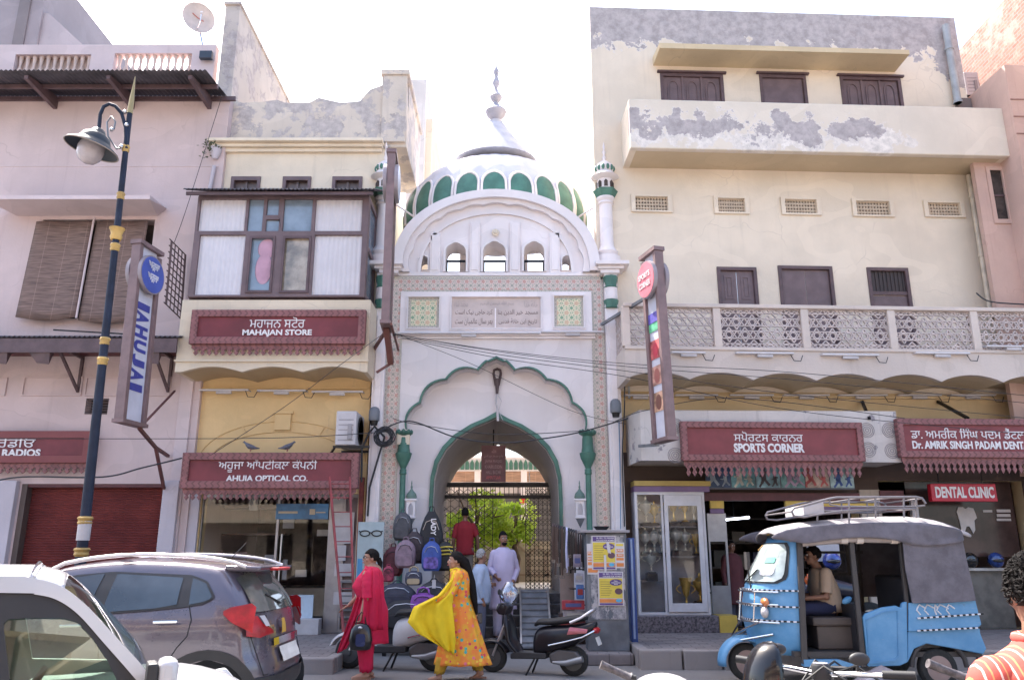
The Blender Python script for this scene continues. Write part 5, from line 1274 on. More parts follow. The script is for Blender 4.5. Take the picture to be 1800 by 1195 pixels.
# low wall and paved court, sunlit
g = G(); g.box(-6,6,17.4,40,.3,.855); put(g,'courtyard_paving',mat('court_marble',(.6,.57,.53),.6),kind='structure')
LW = Frame(0,21,0); lw = thing('courtyard_wall','low cream wall with arched panels in the sunlit courtyard','wall',LW)
a,b,c,d = LW.rect(760,950,1010,1005); g = G(); g.box(a-2,b+2,0,.3,.8,d); put(g,'wall_body',plaster('court_cream',(.5,.44,.38),amount=.3),lw)
for px in (912,945,880,975):
    x = LW.q(px,980)[0]; g = G(); hw = .28; g.plate([(x-hw,1.0),(x+hw,1.0),(x+hw,d-.35),(x,d-.1),(x-hw,d-.35)],[[(x-hw+.05,1.05),(x+hw-.05,1.05),(x+hw-.05,d-.37),(x,d-.17),(x-hw+.05,d-.37)]],-.03,0); put(g,'arched_panel',mat('panel_brown',(.35,.28,.24),.8),lw)
g = G(); a_ = CF.rect(700,848,770,1000,-5); 
# courtyard trees
def leaf_tree(name,base,h,crown,label,col,n,seed,leaf=.12,trunk=.09):
    rnd = random.Random(seed); t_ = thing(name,label,'tree',None,loc=base)
    g = G(); pts = [(0,0,0),(.08,.05,h*.3),(-.05,.0,h*.55),(.05,.1,h*.8)]; g.tube(pts,[trunk,trunk*.8,trunk*.6,trunk*.3],8)
    for k in range(7):
        a = rnd.uniform(0,2*pi); z0_ = h*rnd.uniform(.35,.7); r = rnd.uniform(.5,.9)*crown[0]
        g.tube([(0,0,z0_),(cos(a)*r*.5,sin(a)*r*.5,z0_+.3),(cos(a)*r,sin(a)*r,z0_+.5+rnd.uniform(-.2,.4))],[trunk*.45,trunk*.3,trunk*.12],6)
    put(g,'trunk',mat('bark',(.12,.09,.07),.9),t_,smooth=60)
    g = G(); cl = []
    for k in range(26): a = rnd.uniform(0,2*pi); rr = rnd.uniform(.2,1)**.6; z = rnd.uniform(-1,1); cl.append((cos(a)*rr*crown[0]*sqrt(1-z*z*.7),sin(a)*rr*crown[1]*sqrt(1-z*z*.7),crown[3]+z*crown[2],rnd.uniform(.15,.32)))
    for k in range(n):
        c_ = rnd.choice(cl); d_ = Vector((rnd.gauss(0,1),rnd.gauss(0,1),rnd.gauss(0,.8))).normalized()*c_[3]*rnd.uniform(.5,1)
        p = Vector(c_[:3])+d_; u = Vector((rnd.gauss(0,1),rnd.gauss(0,1),rnd.gauss(0,1))).normalized(); v = u.orthogonal().normalized(); s_ = leaf*rnd.uniform(.6,1.3); g.m = rnd.randint(0,1)
        g.add([p-u*s_,p+v*s_*.5,p+u*s_,p-v*s_*.5],[(0,1,2,3)])
    def lm(nm,c):
        if nm in MATS: return MATS[nm]
        m,nt,b = newmat(nm); h_ = NT(nt); c2 = h_.mix(h_.step(h_.noise(h_.obj(),2.5,3),.35,.65),C(sc_(c,.7)),C(sc_(c,1.3))); h_.l(c2,b.inputs['Base Color']); b.inputs['Roughness'].default_value = .5
        tr = h_.n('ShaderNodeBsdfTranslucent'); h_.l(h_.mix(.6,c2,(.65,.8,.1,1)),tr.inputs[0]); mx = h_.n('ShaderNodeMixShader'); mx.inputs[0].default_value = .65
        o = nt.nodes['Material Output']; h_.l(b.outputs[0],mx.inputs[1]); h_.l(tr.outputs[0],mx.inputs[2]); h_.l(mx.outputs[0],o.inputs[0]); MATS[nm] = m; return m
    put(g,'crown',[lm('leaf_a',col),lm('leaf_b',sc_(col,1.35))],t_)
p = P(838,930,19.6); leaf_tree('courtyard_tree',(p.x,19.6,.85),2.1,(.8,.5,.5,1.5),'bright green leafy tree behind the left half of the folding gate',(.22,.34,.04),3000,5,.06)
p = P(905,930,19.9); leaf_tree('courtyard_tree',(p.x,20.2,.85),1.9,(.5,.4,.42,1.4),'yellow green spreading tree over the open middle of the gate',(.3,.4,.04),1700,8,.06)
# ---------------- street lamp ----------------
NAVY = mat('navy_paint',(.03,.05,.09),.4,var=.2); GOLDP = mat('yellow_band_paint',(.45,.29,.09),.6,var=.3)
LY = 9.6
b0 = P(140,990,LY); tp = P(230,195,LY); base = PG(128,1130,0); 
# the column leans a little, as in the photo's foreground
lx0 = P(143,975,LY).x; lx1 = P(228,200,LY).x; zA = P(143,975,LY).z; zB = P(228,200,LY).z
def lp(y): z = P(190,y,LY).z; t = (z-zA)/(zB-zA); return Vector((lx0+(lx1-lx0)*t,LY,z))
gx = lx0+(lx1-lx0)*(0-zA)/(zB-zA)
ls = thing('street_lamp','dark blue street lamp with yellow bands and a bell shaped shade on a curled arm','street lamp',None,loc=(gx,LY,0))
O_ = Vector((gx,LY,0))
def L_(v): return Vector(v)-O_
g = G(); NAVY = mat('navy_post',(.014,.02,.04),.6,var=.3,spec=.3); pts = [L_((gx,LY,0)),L_(lp(975)),L_(lp(700)),L_(lp(430)),L_(lp(200))]; g.tube(pts,[.07,.063,.054,.042,.035],14); put(g,'pole',NAVY,ls,smooth=60)
for y,r in ((412,.066),(435,.052),(600,.052),(635,.056),(345,.044),(262,.042),(970,.074),(915,.072)):
    c_ = L_(lp(y)); g = G(); hh = .1 if y != 412 else .16
    g.lathe([(r*.9,-hh/2),(r*1.15,-hh/4),(r*1.0,0),(r*1.25,hh*.3),(r*1.0 if y != 412 else r*1.5,hh/2)],c_,14); put(g,'yellow_collar',GOLDP,ls,smooth=50)
g = G(); c_ = L_(lp(934)); g.lathe([(.072,-.1),(.074,.12)],c_,12); put(g,'paint_sleeve',PAPER,ls,smooth=50)
g = G(); a = L_(lp(200)); b = L_(lp(135)); b.x += .02; g.tube([a,a.lerp(b,.4),b],[.04,.03,.004],10); put(g,'spike',mat('brass_spike',(.35,.27,.13),.45,metal=.4),ls,smooth=60)
g = G(); arc = [(222,262),(221,225),(214,200),(203,187),(192,183),(182,188),(176,202),(174,228)]
g.tube([L_(P(x,y,LY-.02-.02*i)) for i,(x,y) in enumerate(arc)],.024,8); put(g,'arm',NAVY,ls,smooth=60)
g = G(); g.tube([L_(P(x,y,LY-.03)) for x,y in ((221,258),(205,262),(190,240),(188,215),(196,205),(203,214),(200,228))],.012,6); put(g,'scroll',GREYM,ls,smooth=60)
for x,y in ((219,197),(222,220),(213,258),(196,228)): g = G(); g.ball(L_(P(x,y,LY-.05)),.028,n=10,m=6); put(g,'ball_ornament',STEEL,ls,smooth=180)
hd = L_(P(170,240,LY-.15)); R = Matrix.Rotation(radians(14),4,'Y'); M = Matrix.Translation(hd) @ R
g = G(M); g.lathe([(.03,.12),(.07,.1),(.1,.05),(.12,.03),(.17,-.0),(.2,-.07),(.21,-.09),(.33,-.17),(.34,-.19),(.32,-.18),(.2,-.1),(.05,-.05)],(0,0,0),28); shd = put(g,'lamp_shade',mat('shade_navy',(.012,.02,.03),.55),ls,smooth=60)
g = G(M); g.tube([(.335*cos(pi*a/16),.335*sin(pi*a/16),-.19) for a in range(32)],.008,6,closed=True); put(g,'shade_rim',mat('rim_tan',(.3,.24,.2),.5),shd,smooth=60)
g = G(M); g.lathe([(.15,-.12),(.165,-.2),(.15,-.3),(.1,-.37),(.03,-.4),(.003,-.4)],(0,0,0),20); put(g,'globe',mat('lamp_globe',(.42,.38,.4),.25,var=.15),ls,smooth=60)
# ---------------- blade signs ----------------
BRN = mat('sign_brown',(.2,.13,.13),.5,var=.15)
def blade(Y,label,yaw,top,bot,w,t,disc_col,disc_r,face_col,xo,xsky=0,lens=True):
    """upright double-sided box sign standing edge-on to the wall. top/bot: pixels of the front edge"""
    a,b = P(*top,Y),P(*bot,Y); M = None
    s = thing('blade_sign',label,'sign',None,loc=(b.x,Y,b.z),rz=yaw,group=None)
    H = a.z-b.z; lean = a.x-b.x
    sh = Matrix(((1,0,lean*cos(yaw)/H,0),(0,1,-lean*sin(yaw)/H,0),(0,0,1,0),(0,0,0,1)))
    def gg(): return G(sh)
    g = gg(); g.box(-t/2,t/2,0,.09,0,H); put(g,'front_edge',BRN,s,bev=.008)
    g = gg(); g.box(-t/2,t/2,w-.09,w,0,H-.05); put(g,'rear_edge',BRN,s,bev=.008)
    g = gg(); g.box(-t/2-.02,t/2+.02,-.02,w+.02,-.06,-.001); put(g,'bottom_rail',BRN,s); g = gg(); g.box(-t/2-.02,t/2+.02,-.02,w+.02,H+.001,H+.07); put(g,'top_cap',BRN,s)
    g = gg(); g.box(-t/2+.05,t/2-.05,.091,w-.091,0,H); pn = put(g,'light_panel',face_col,s)
    for sx in (-1,1):
        g = gg(); g.lathe([(disc_r,0),(disc_r,sx*.06)],(sx*t/2,w/2,H-disc_r-.12),28,axis='x'); g2 = put(g,'round_badge',mat('badge_side',(.28,.24,.26),.5),s,smooth=40)
        g = gg(); g.lathe([(disc_r*.93,0),(disc_r*.93,sx*.006)],(sx*(t/2+.061),w/2,H-disc_r-.12),28,axis='x'); put(g,'badge_face',disc_col,g2,smooth=40)
    return s,H,pn,gg
def vtext(body,m,par,y0,y1,z0,z1,x,side,sh,off=.03,rot=0):
    """letters on a side face (normal along side*x)"""
    M = sh().M @ (Matrix.Translation((x,0,0)) @ Matrix.Rotation(side*pi/2,4,'Z'))
    if side > 0: a,b = y0,y1
    else: a,b = -y1,-y0
    text(body,'lettering',m,par,a,b,z0,z1,0,.006,off,rot=rot,M=M)
LBG = mat('lightbox_white',(.6,.6,.68),.35,var=.08)
BLUP = mat('badge_blue',(.06,.1,.4),.4)
bs,H,pn,sh = blade(12.3,'vertical sign with a blue round badge and blue letters behind the lamp post',radians(-9),(240,428),(208,735),.62,.16,BLUP,.33,LBG,0)
bl = mat('letter_blue',(.05,.06,.3),.5)
n = 7; seq = ['I','A','H','U','J','A','I']; z = H-.95; hh = (H-1.4)/7.2
for ch in seq:
    k = .35 if ch == 'I' else 1; h_ = hh*(.7 if ch == 'I' else 1.15)
    w0,w1 = (.19,.43); vtext(ch,bl,pn,w0-.04,w1+.04,z-h_*.82,z,.032,1,sh,.05 if ch != 'I' else .0,rot=-pi/2); z -= h_
wt = mat('badge_letters',(.65,.65,.72),.5)
vtext('ਅਹੂਜਾ',wt,bs,.16,.46,H-.4,H-.24,.15,1,sh); vtext('ਅਹੂਜਾ',wt,bs,.16,.46,H-.6,H-.44,.15,1,sh)
bw = bs.location; g = G(); g.bar((0,.55,-.07),(-.35,1.6,-.25),.05); g.bar((-.1,.7,-.05),(-.55,2.3,.9),.03); g.bar((-.35,1.6,-.25),(-.55,2.3,-.9),.05); g.bar((-.35,1.6,-.25),(-.6,2.4,-.3),.05); put(g,'sign_bracket',mat('rust_dark',(.13,.05,.05),.7),bs)
g = G(); g.bar((0,.05,H*.47),(-1.2,-.2,H*.49),.02); put(g,'stay_rod',BLACKM,bs)
ps,H,pn,sh = blade(13.0,'tall brown vertical sign with a white round badge between glazed bay and gateway',radians(4),(688,268),(677,562),.62,.14,mat('badge_white',(.6,.62,.72),.3),.35,mat('panel_green',(.3,.42,.3),.5,var=.4,scale=2),0)
g = G(); g.box(.09,.12,-.02,1.9,-.1,-.05); g.bar((.0,.3,-.05),(.05,.9,-.55),.1); g.bar((.05,.9,-.55),(-.2,.9,-.72),.04); g.bar((0,.3,-.1),(-.35,1.7,-.1),.05); put(g,'sign_bracket',mat('rust_brown',(.15,.06,.05),.7),ps)
rs,H,pn,sh = blade(12.7,'tall vertical sign with red round badge and four small pictures',radians(17),(1158,440),(1182,766),.56,.16,mat('badge_red',(.62,.18,.22),.4),.33,LBG,0)
wt2 = mat('badge_letters_pink',(.7,.55,.55),.5)
vtext('SPORTS',wt2,rs,.1,.52,H-.42,H-.32,-.15,-1,sh); vtext('CORNER',wt2,rs,.1,.52,H-.58,H-.48,-.15,-1,sh)
for i,(c1_,z0_) in enumerate((((.1,.35,.2),.62),((.5,.12,.12),.47),((.45,.25,.2),.33),((.55,.33,.22),.19))):
    for sx in (-1,):
        g = sh(); g.box(-.04,-.034,.14,.48,H*z0_-.15,H*z0_+.17); pc = put(g,'sports_picture',mat('pic_%d' % i,c1_,.5,var=.6,scale=6),rs)
        g = sh(); g.box(-.045,-.041,.14,.48,H*z0_+.0,H*z0_+.17) if i == 0 else g.ball((-.042,.3,H*z0_),.003,.1,.13); put(g,'printed_shape',mat('picb_%d' % i,[(.12,.1,.4),(.5,.05,.08),(.35,.12,.1),(.2,.08,.06)][i],.5),pc)
g = G(); g.bar((0,.5,-.08),(.05,1.3,.0),.05); put(g,'sign_bracket',GREYM,rs); g = G(); g.bar((0,.6,H*.8),(-.25,2.1,H*.76),.05); put(g,'sign_bracket',GREYM,rs)
# grey cages: barbed iron grille hanging on the pink wall
ig = thing('iron_grille','small rusty iron grille sticking out from the pink wall beside the glazed bay','grille',PF)
a,b = pq(302,424,-.9),pq(326,448,-.1); c_,d_ = pq(292,535,-.9),pq(318,560,-.1)
g = G()
for k in range(5):
    t = k/4; p0 = (a[0]+(b[0]-a[0])*t,-.9+.8*t,a[1]+(b[1]-a[1])*t); p1 = (c_[0]+(d_[0]-c_[0])*t,-.9+.8*t,c_[1]+(d_[1]-c_[1])*t); g.cyl(p0,p1,.012 if k not in (0,4) else .022,n=5)
for k in range(11):
    t = k/10; g.cyl((a[0]+(c_[0]-a[0])*t-.03,-.93,a[1]+(c_[1]-a[1])*t+.03),(b[0]+(d_[0]-b[0])*t,-.1,b[1]+(d_[1]-b[1])*t),.012,n=5)
put(g,'grille_bars',mat('rusty_iron',(.1,.06,.06),.7),ig)
# ---------------- satellite dish, floodlight ----------------
sdh = thing('satellite_dish','white satellite dish with a faded red mark on the pink parapet','satellite dish',None)
c_ = P(348,34,15.2); nrm = Vector((.55,-.8,-.12)).normalized(); R = nrm.to_track_quat('Z','Y').to_matrix().to_4x4(); M = Matrix.Translation(c_) @ R
g = G(M); r_ = .34; n = 28
g.lathe([(.003,-.0),(.1,.008),(.2,.03),(.28,.052),(r_,.08),(r_+.005,.085),(r_,.06),(.2,.015),(.05,-.02),(.003,-.02)],(0,0,0),n); put(g,'dish',mat('dish_cream',(.55,.48,.45),.4),sdh,smooth=60)
g = G(M); g.tube([(-.13,.08,.03),(-.03,.03,.015),(.05,.0,.015),(.12,-.02,.025)],.012,6); put(g,'red_mark',mat('faded_red',(.5,.18,.16),.6),sdh)
g = G(); b_ = P(358,78,15.2); g.cyl(c_+Vector((0,.06,-.1)),b_+Vector((0,.05,-.15)),.025,n=8); g.bar(b_+Vector((-.08,.05,-.1)),b_+Vector((.12,.05,-.1)),.03); g.tube([c_+nrm*.02+Vector((0,0,-.28)),c_+nrm*.3+Vector((0,0,-.2)),c_+nrm*.32],.012,6); g.ball(c_+nrm*.33,.03,n=8,m=6); put(g,'dish_mount',STEEL,sdh,smooth=40)
fl = thing('flood_light','small dark floodlight box on the parapet under the satellite dish','floodlight',PF)
a_ = PF.rect(350,89,372,102,.1); g = G(); g.box(a_[0],a_[1],.1,.2,a_[2],a_[3]); put(g,'lamp_box',mat('bluish_black',(.03,.04,.06),.4),fl,bev=.01); g = G(); g.bar(((a_[0]+a_[1])/2,.2,a_[2]+.05),((a_[0]+a_[1])/2,.26,a_[2]+.05),.03); put(g,'bracket',STEEL,fl)
# plant and pipe hopper at the cornice
hp = thing('pipe_hopper','dirty rainwater hopper with weeds growing from it at the end of the cream cornice','rain pipe',MF)
a = mq(378,262,-.2); g = G(); g.cyl((a[0],-.15,mq(376,290,-.2)[1]),(a[0]-.05,-.15,mq(372,340,-.2)[1]),.04); g.lathe([(.05,-.25),(.11,-.1),(.12,.0),(.1,.0)],(a[0],-.15,a[1]+.05),12); put(g,'pipe',COL1,hp,smooth=40)
g = G(); random.seed(4)
for k in range(60):
    p = Vector((a[0]-.1+random.gauss(0,.1),-.25+random.gauss(0,.06),a[1]+random.gauss(0,.11))); u = Vector((random.gauss(0,1),random.gauss(0,1),random.gauss(0,1))).normalized()*.035; v = u.orthogonal()*.5; g.add([p-u,p+v,p+u,p-v],[(0,1,2,3)])
put(g,'weeds',mat('dusty_leaf',(.1,.11,.06),.8),hp)
# ---------------- air conditioners ----------------
ACW = mat('ac_white',(.5,.47,.48),.5,var=.08)
def ac(fr,rect,d,dep,label,front='-y'):
    x0,x1,z0,z1 = fr.rect(*rect,d); s = thing('air_conditioner',label,'air conditioner',fr)
    g = G(); g.box(x0,x1,d,d+dep,z0,z1); put(g,'casing',ACW,s,bev=.02)
    g = G(); yc = d+dep/2; zc_ = (z0+z1)/2; r = min(dep,z1-z0)*.42
    for k in range(5): g.lathe([(r*(k+1)/5,-.004),(r*(k+1)/5,.008),(r*(k+1)/5-.012,.008)],(x1+.01,yc,zc_),24,axis='x')
    for k in range(8): t = k*pi/4; g.bar((x1+.012,yc,zc_),(x1+.012,yc+r*cos(t),zc_+r*sin(t)),.008)
    put(g,'fan_guard',BLACKM,s)
    g = G()
    for k in range(5): g.box(x0+.05,x1-.05,d-.004,d-.0005,z0+.08+(z1-z0-.16)*k/5,z0+.1+(z1-z0-.16)*k/5)
    g.box(x0+(x1-x0)*.6,x0+(x1-x0)*.8,d-.03,d-.0045,z0+.1,z0+.45*(z1-z0)+.1); put(g,'side_grooves',mat('ac_groove',(.3,.28,.29),.5),s)
    g = G(); g.box(x0-.03,x1+.25,d,d+.04,z0-.05,z0-.01); g.box(x0-.03,x1+.25,d+dep-.04,d+dep,z0-.05,z0-.01); g.bar((x0,d+.02,z0-.04),(x0-.45,-.02,z0-.35),.03); put(g,'mounting_frame',BLACKM,s)
    return s
ac(MF,(590,722,626,782),-.85,.75,'white air conditioner on black brackets above the optical shop sign')
ac(Frame(0,16.2,0),(1697,127,1722,167),0,.3,'grey air conditioner outside the top right corner of the yellow building')
# grey dome lamps on the pilasters
for px,py,lb in ((658,728,'grey bullet shaped loudspeaker on the left pilaster of the gateway'),(1082,714,'grey bullet shaped loudspeaker on the right pilaster of the gateway')):
    c_ = P(px,py,14.35); s = thing('wall_lamp',lb,'wall lamp',None,loc=(c_.x,14.35,c_.z),group='grey lamps on the gateway pilasters'); s['label'] = lb.replace('loudspeaker','lamp')
    g = G(); g.lathe([(.095,-.12),(.1,-.1),(.1,.05),(.085,.1),(.05,.13),(.003,.14)],(0,0,0),18); put(g,'hood',mat('slate_hood',(.13,.14,.16),.5),s,smooth=50)
    g = G(); g.lathe([(.06,-.2),(.075,-.12),(.06,-.119)],(0,0,0),14); g.bar((0,.02,-.1),(0,.3,-.16),.03); put(g,'fitting',BLACKM,s)
# meter box and coils by the left column
mbx = thing('meter_box','small cream meter box on the gateway wall beside the coiled cables','meter box',GF)
a_ = GF.rect(698,755,720,781,-.12); g = G(); g.box(a_[0],a_[1],-.14,-.02,a_[2],a_[3]); put(g,'box_body',CREAM,mbx,bev=.008); g = G(); g.box(a_[0]+.02,a_[1]-.02,-.15,-.1405,a_[2]+.03,a_[3]-.03); put(g,'box_lid',CREAM,mbx)
cc = thing('cable_coil','tangle of coiled black cables on the pilaster beside the white air conditioner','cable coil',None); c_ = P(676,768,14.45); g = G(); random.seed(9)
for k in range(9):
    r = random.uniform(.1,.19); ph = random.uniform(0,6); tx_ = random.uniform(-.3,.3)
    g.tube([c_+Vector((r*cos(t*pi/10+ph)+random.uniform(-.01,.01),-.04+.03*sin(t)+tx_*.1*sin(t*pi/10),r*sin(t*pi/10+ph)*.95)) for t in range(20)],.012,5,closed=True)
g.tube([c_,c_+Vector((-.1,.1,-.3)),c_+Vector((-.25,.1,-.9)),c_+Vector((-.26,.1,-1.4))],.02,6); g.tube([c_,c_+Vector((-.2,.05,.2)),c_+Vector((-.3,.1,.1)),c_+Vector((-.42,.1,-.2)),c_+Vector((-.4,.1,-.8))],.02,6)
put(g,'coiled_cable',CABLE,cc)
# ---------------- wires ----------------
def wire(label,pts,r=.008,cat='cable',group=None):
    """sagging overhead cable through measured points (px,py,Y)"""
    w3 = [P(*p) for p in pts]; out = []
    for i in range(len(w3)-1):
        n = 10
        for k in range(n):
            t = k/n; p0 = w3[max(i-1,0)]; p1 = w3[i]; p2 = w3[i+1]; p3 = w3[min(i+2,len(w3)-1)]
            out.append(.5*((2*p1)+(p2-p0)*t+(2*p0-5*p1+4*p2-p3)*t*t+(3*p1-p0-3*p2+p3)*t**3))
    out.append(w3[-1]); b = min(out,key=lambda v: v.z); g = G(); o0 = Vector((b.x,b.y,b.z)); g.tube([p-o0 for p in out],r,5)
    o = put(g,'overhead_cable',CABLE,None,smooth=60,label=label,cat=cat,group=group or 'cables strung across the fronts'); o.location = o0; return o
wire('thick twisted black cable sagging across the big gateway arch to the right column',[(664,760,14.3),(719,740,14.4),(800,768,14.4),(880,778,14.3),(960,770,14.3),(1025,758,14.5),(1104,735,14.2)],.013)
wire('thin cable crossing the arch just above the thick sagging one',[(690,735,14.5),(730,745,14.4),(870,763,14.4),(1030,757,14.5)],.007)
for i,(ya,yb_,ye) in enumerate(((586,632,668),(588,640,694),(590,650,722),(587,627,655))):
    wire(('uppermost','second','third','lowest')[(1,2,3,0)[i]]+' of the thin wires fanning over the gateway from the blade sign bracket',[(690,ya,13.6),(870,(ya+yb_)/2+8,13.6),(1100,yb_+12,13.6),(1400,ye,13.4),(1850,ye+45,13.2)],.006)
wire('single slanting wire crossing the arch face from upper left towards the right column',[(705,590,13.9),(830,640,14.3),(1000,720,14.4),(1100,745,14.3)],.005)
wire('thin level wire running in front of the yellow wall above the optical shop sign',[(-40,770,13.2),(200,771,13.2),(500,769,13.2),(690,758,13.8)],.006)
wire('black cable drooping below the pink building signboard',[(-30,850,13.6),(40,838,13.6),(180,838,13.6),(250,822,13.7),(320,805,14)],.014)
wire('thin slanted wire rising across the yellow wall to the cream balcony',[(370,800,13.8),(500,715,13.8),(600,640,13.6),(690,575,13.5)],.006)
wire('long thin wire hanging down the pink wall beside the blade sign',[(390,170,14.4),(330,360,14.4),(305,430,14.3)],.006)
wire('loose cable running down the white pilaster beside the sports shop',[(1096,560,14.5),(1098,700,14.5),(1094,800,14.55),(1098,925,14.6)],.012)
wire('blue cable hanging down the pilaster edge behind the poster box',[(1088,740,14.5),(1090,830,14.5),(1091,930,14.5)],.01).data.materials[0] = mat('blue_cable',(.15,.25,.4),.5)
wire('cable rising from the right column to the whitewashed canopy corner',[(1025,758,14.5),(1070,745,14.2),(1140,720,13.9),(1300,700,13.8),(1590,735,13.7)],.007)
wire('dark cable on the salmon wall ending at the balcony',[(1716,515,14.2),(1740,530,14.1),(1800,535,13.9)],.014)
# rod hook hanging in the big arch, with its cord
hk = thing('hanging_hook','dark drop shaped iron hook under the top of the scalloped arch','hook',GF)
c_ = q(874,655,.3); g = G(); g.tube([(c_[0]-.025,.3,c_[1]-.25),(c_[0]-.07,.3,c_[1]-.02),(c_[0]-.06,.3,c_[1]+.05),(c_[0],.3,c_[1]+.075),(c_[0]+.06,.3,c_[1]+.05),(c_[0]+.07,.3,c_[1]-.02),(c_[0]+.025,.3,c_[1]-.25)],.028,6); g.cyl((c_[0],.3,c_[1]-.42),(c_[0],.3,c_[1]-.12),.025,.05,8); put(g,'iron_loop',mat('iron_brown',(.09,.06,.06),.7),hk,smooth=60)
g = G(); g.tube([(c_[0],.3,c_[1]-.42),(c_[0]-.02,.28,c_[1]-.6),(c_[0]+.01,.28,c_[1]-.72)],.02,6); g.tube([(c_[0]+.01,.28,c_[1]-.72),(c_[0]+.02,.27,c_[1]-.95)],.028,6); g.tube([(c_[0],.29,c_[1]-.42),(c_[0]+.09,.27,c_[1]-.56),(c_[0]+.03,.27,c_[1]-.75),(c_[0]+.12,.28,c_[1]-.95)],.006,5); put(g,'cord',PAPER,hk,smooth=60)
# maroon notice board hanging in the inner arch
nb = thing('notice_board','maroon board with lines of pale writing hanging in the pointed archway','notice board',GF)
a_ = GF.rect(846,783,889,847,1.2); g = G(); g.box(a_[0],a_[1],1.18,1.22,a_[2],a_[3]); bd = put(g,'board',mat('board_maroon',(.13,.05,.05),.6,var=.25),nb,bev=.006)
LT = mat('board_writing',(.36,.22,.2),.7); TW = a_[1]-a_[0]; TH = a_[3]-a_[2]
for i,(tx_,u,m) in enumerate((('ﷲ',(.42,.6),LT),('ﺟﺎﻣﻊ ﻣﺴﺠﺪ ﺧﯿﺮ ﺍﻟﺪﯾﻦ',(.1,.9),LT),('JAMA MASJID',(.15,.85),LT),('KHAIRUDDIN',(.15,.85),LT),('HALL BAZAR',(.2,.8),LT),('AMRITSAR',(.2,.8),mat('board_writing_red',(.45,.08,.08),.6)))):
    z = a_[3]-TH*(.14+.145*i); text(tx_[::-1] if ord(tx_[0]) > 1000 else tx_,'lettering',m,bd,a_[0]+TW*u[0],a_[0]+TW*u[1],z-TH*.06,z+TH*.035,1.179,.002,.0)
g = G(); g.cyl(((a_[0]+a_[1])/2,1.2,a_[3]),((a_[0]+a_[1])/2,1.2,a_[3]+.5),.015,n=6); put(g,'hanging_rod',BLACKM,nb)
# ---------------- folding lattice gate ----------------
GY = 14.8+2.2; gt_ = Frame(0,16.9,0); tz = gt_.q(880,852)[1]
def lattice(fr,x0,x1,z0,z1,pitch,name,label,y=0,rows=7,bw_=.03):
    s = thing('folding_gate',label,'gate',fr,'black folding lattice gates'); n = max(2,round((x1-x0)/pitch)); sx = (x1-x0)/n
    for k in range(n+1): g = G(); g.bar((x0+sx*k,y,z0),(x0+sx*k,y,z1),.014); put(g,'channel_bar',BLACKM,s)
    dz = (z1-z0)/rows; g = G()
    for k in range(n):
        for r in range(rows):
            a,b = x0+sx*k,x0+sx*(k+1); za = z0+dz*r
            for s_ in (0,1):
                p = [(a,y-.012,za+dz*(.1 if not s_ else .5)),(b,y-.012,za+dz*(.5 if not s_ else .1))]; g.bar(p[0],p[1],bw_,.01)
                p = [(a,y+.012,za+dz*(.5 if not s_ else .9)),(b,y+.012,za+dz*(.9 if not s_ else .5))]; g.bar(p[0],p[1],bw_,.01)
    put(g,'scissor_lattice',BLACKM,s); return s
xg0,xg1,xg2,xg3 = gt_.q(776,950)[0],gt_.q(866,950)[0],gt_.q(924,950)[0],gt_.q(970,950)[0]
lattice(gt_,xg0,xg1,FZ,tz-.05,.19,'gate','wide half drawn black lattice gate behind the man in the red shirt',rows=6)
lattice(gt_,xg2,xg3,FZ,tz-.05,.095,'gate','narrow folded black lattice gate behind the belts on the right of the opening',rows=10,bw_=.042)
s = thing('gate_head_rail','black double rail across the archway above the folding gates','rail',gt_)
for i,(y0_,y1_) in enumerate(((848,856),(870,876))): a_ = gt_.rect(774,y0_,975,y1_); g = G(); g.box(a_[0]-.3,a_[1]+.3,-.04,.04,a_[2],a_[3]); put(g,'rail',BLACKM,s)
g = G()
for k in range(26): x = a_[0]+(a_[1]-a_[0])*k/25; g.bar((x,0,a_[3]),(x,0,tz),.015)
put(g,'short_bars',BLACKM,s)
# steel ramp on the steps
rp_ = thing('metal_ramp','ribbed grey metal ramp leaning on the dark gateway steps','ramp',GF); xa,xb = q(915,1060,-.3)[0],q(965,1060,-.3)[0]
g = G(); y0_,z0_,y1_,z1_ = -1.0,.1,.15,.93
g.add([(xa,y0_,z0_),(xb,y0_,z0_),(xb,y1_,z1_),(xa,y1_,z1_),(xa,y0_,z0_-.03),(xb,y0_,z0_-.03),(xb,y1_,z1_-.03),(xa,y1_,z1_-.03)],[(0,1,2,3),(4,7,6,5),(0,4,5,1),(1,5,6,2),(2,6,7,3),(3,7,4,0)]); put(g,'plate',GREYM,rp_)
g = G()
for k in range(9): t = (k+.5)/9; g.bar((xa,y0_+(y1_-y0_)*t,z0_+(z1_-z0_)*t+.012),(xb,y0_+(y1_-y0_)*t,z0_+(z1_-z0_)*t+.012),.03,.02)
put(g,'ribs',GREYM,rp_)
for x in (xa,xb): g = G(); g.bar((x,y0_,z0_+.02),(x,y1_,z1_+.02),.03,.07); put(g,'side_rail',STEEL,rp_)
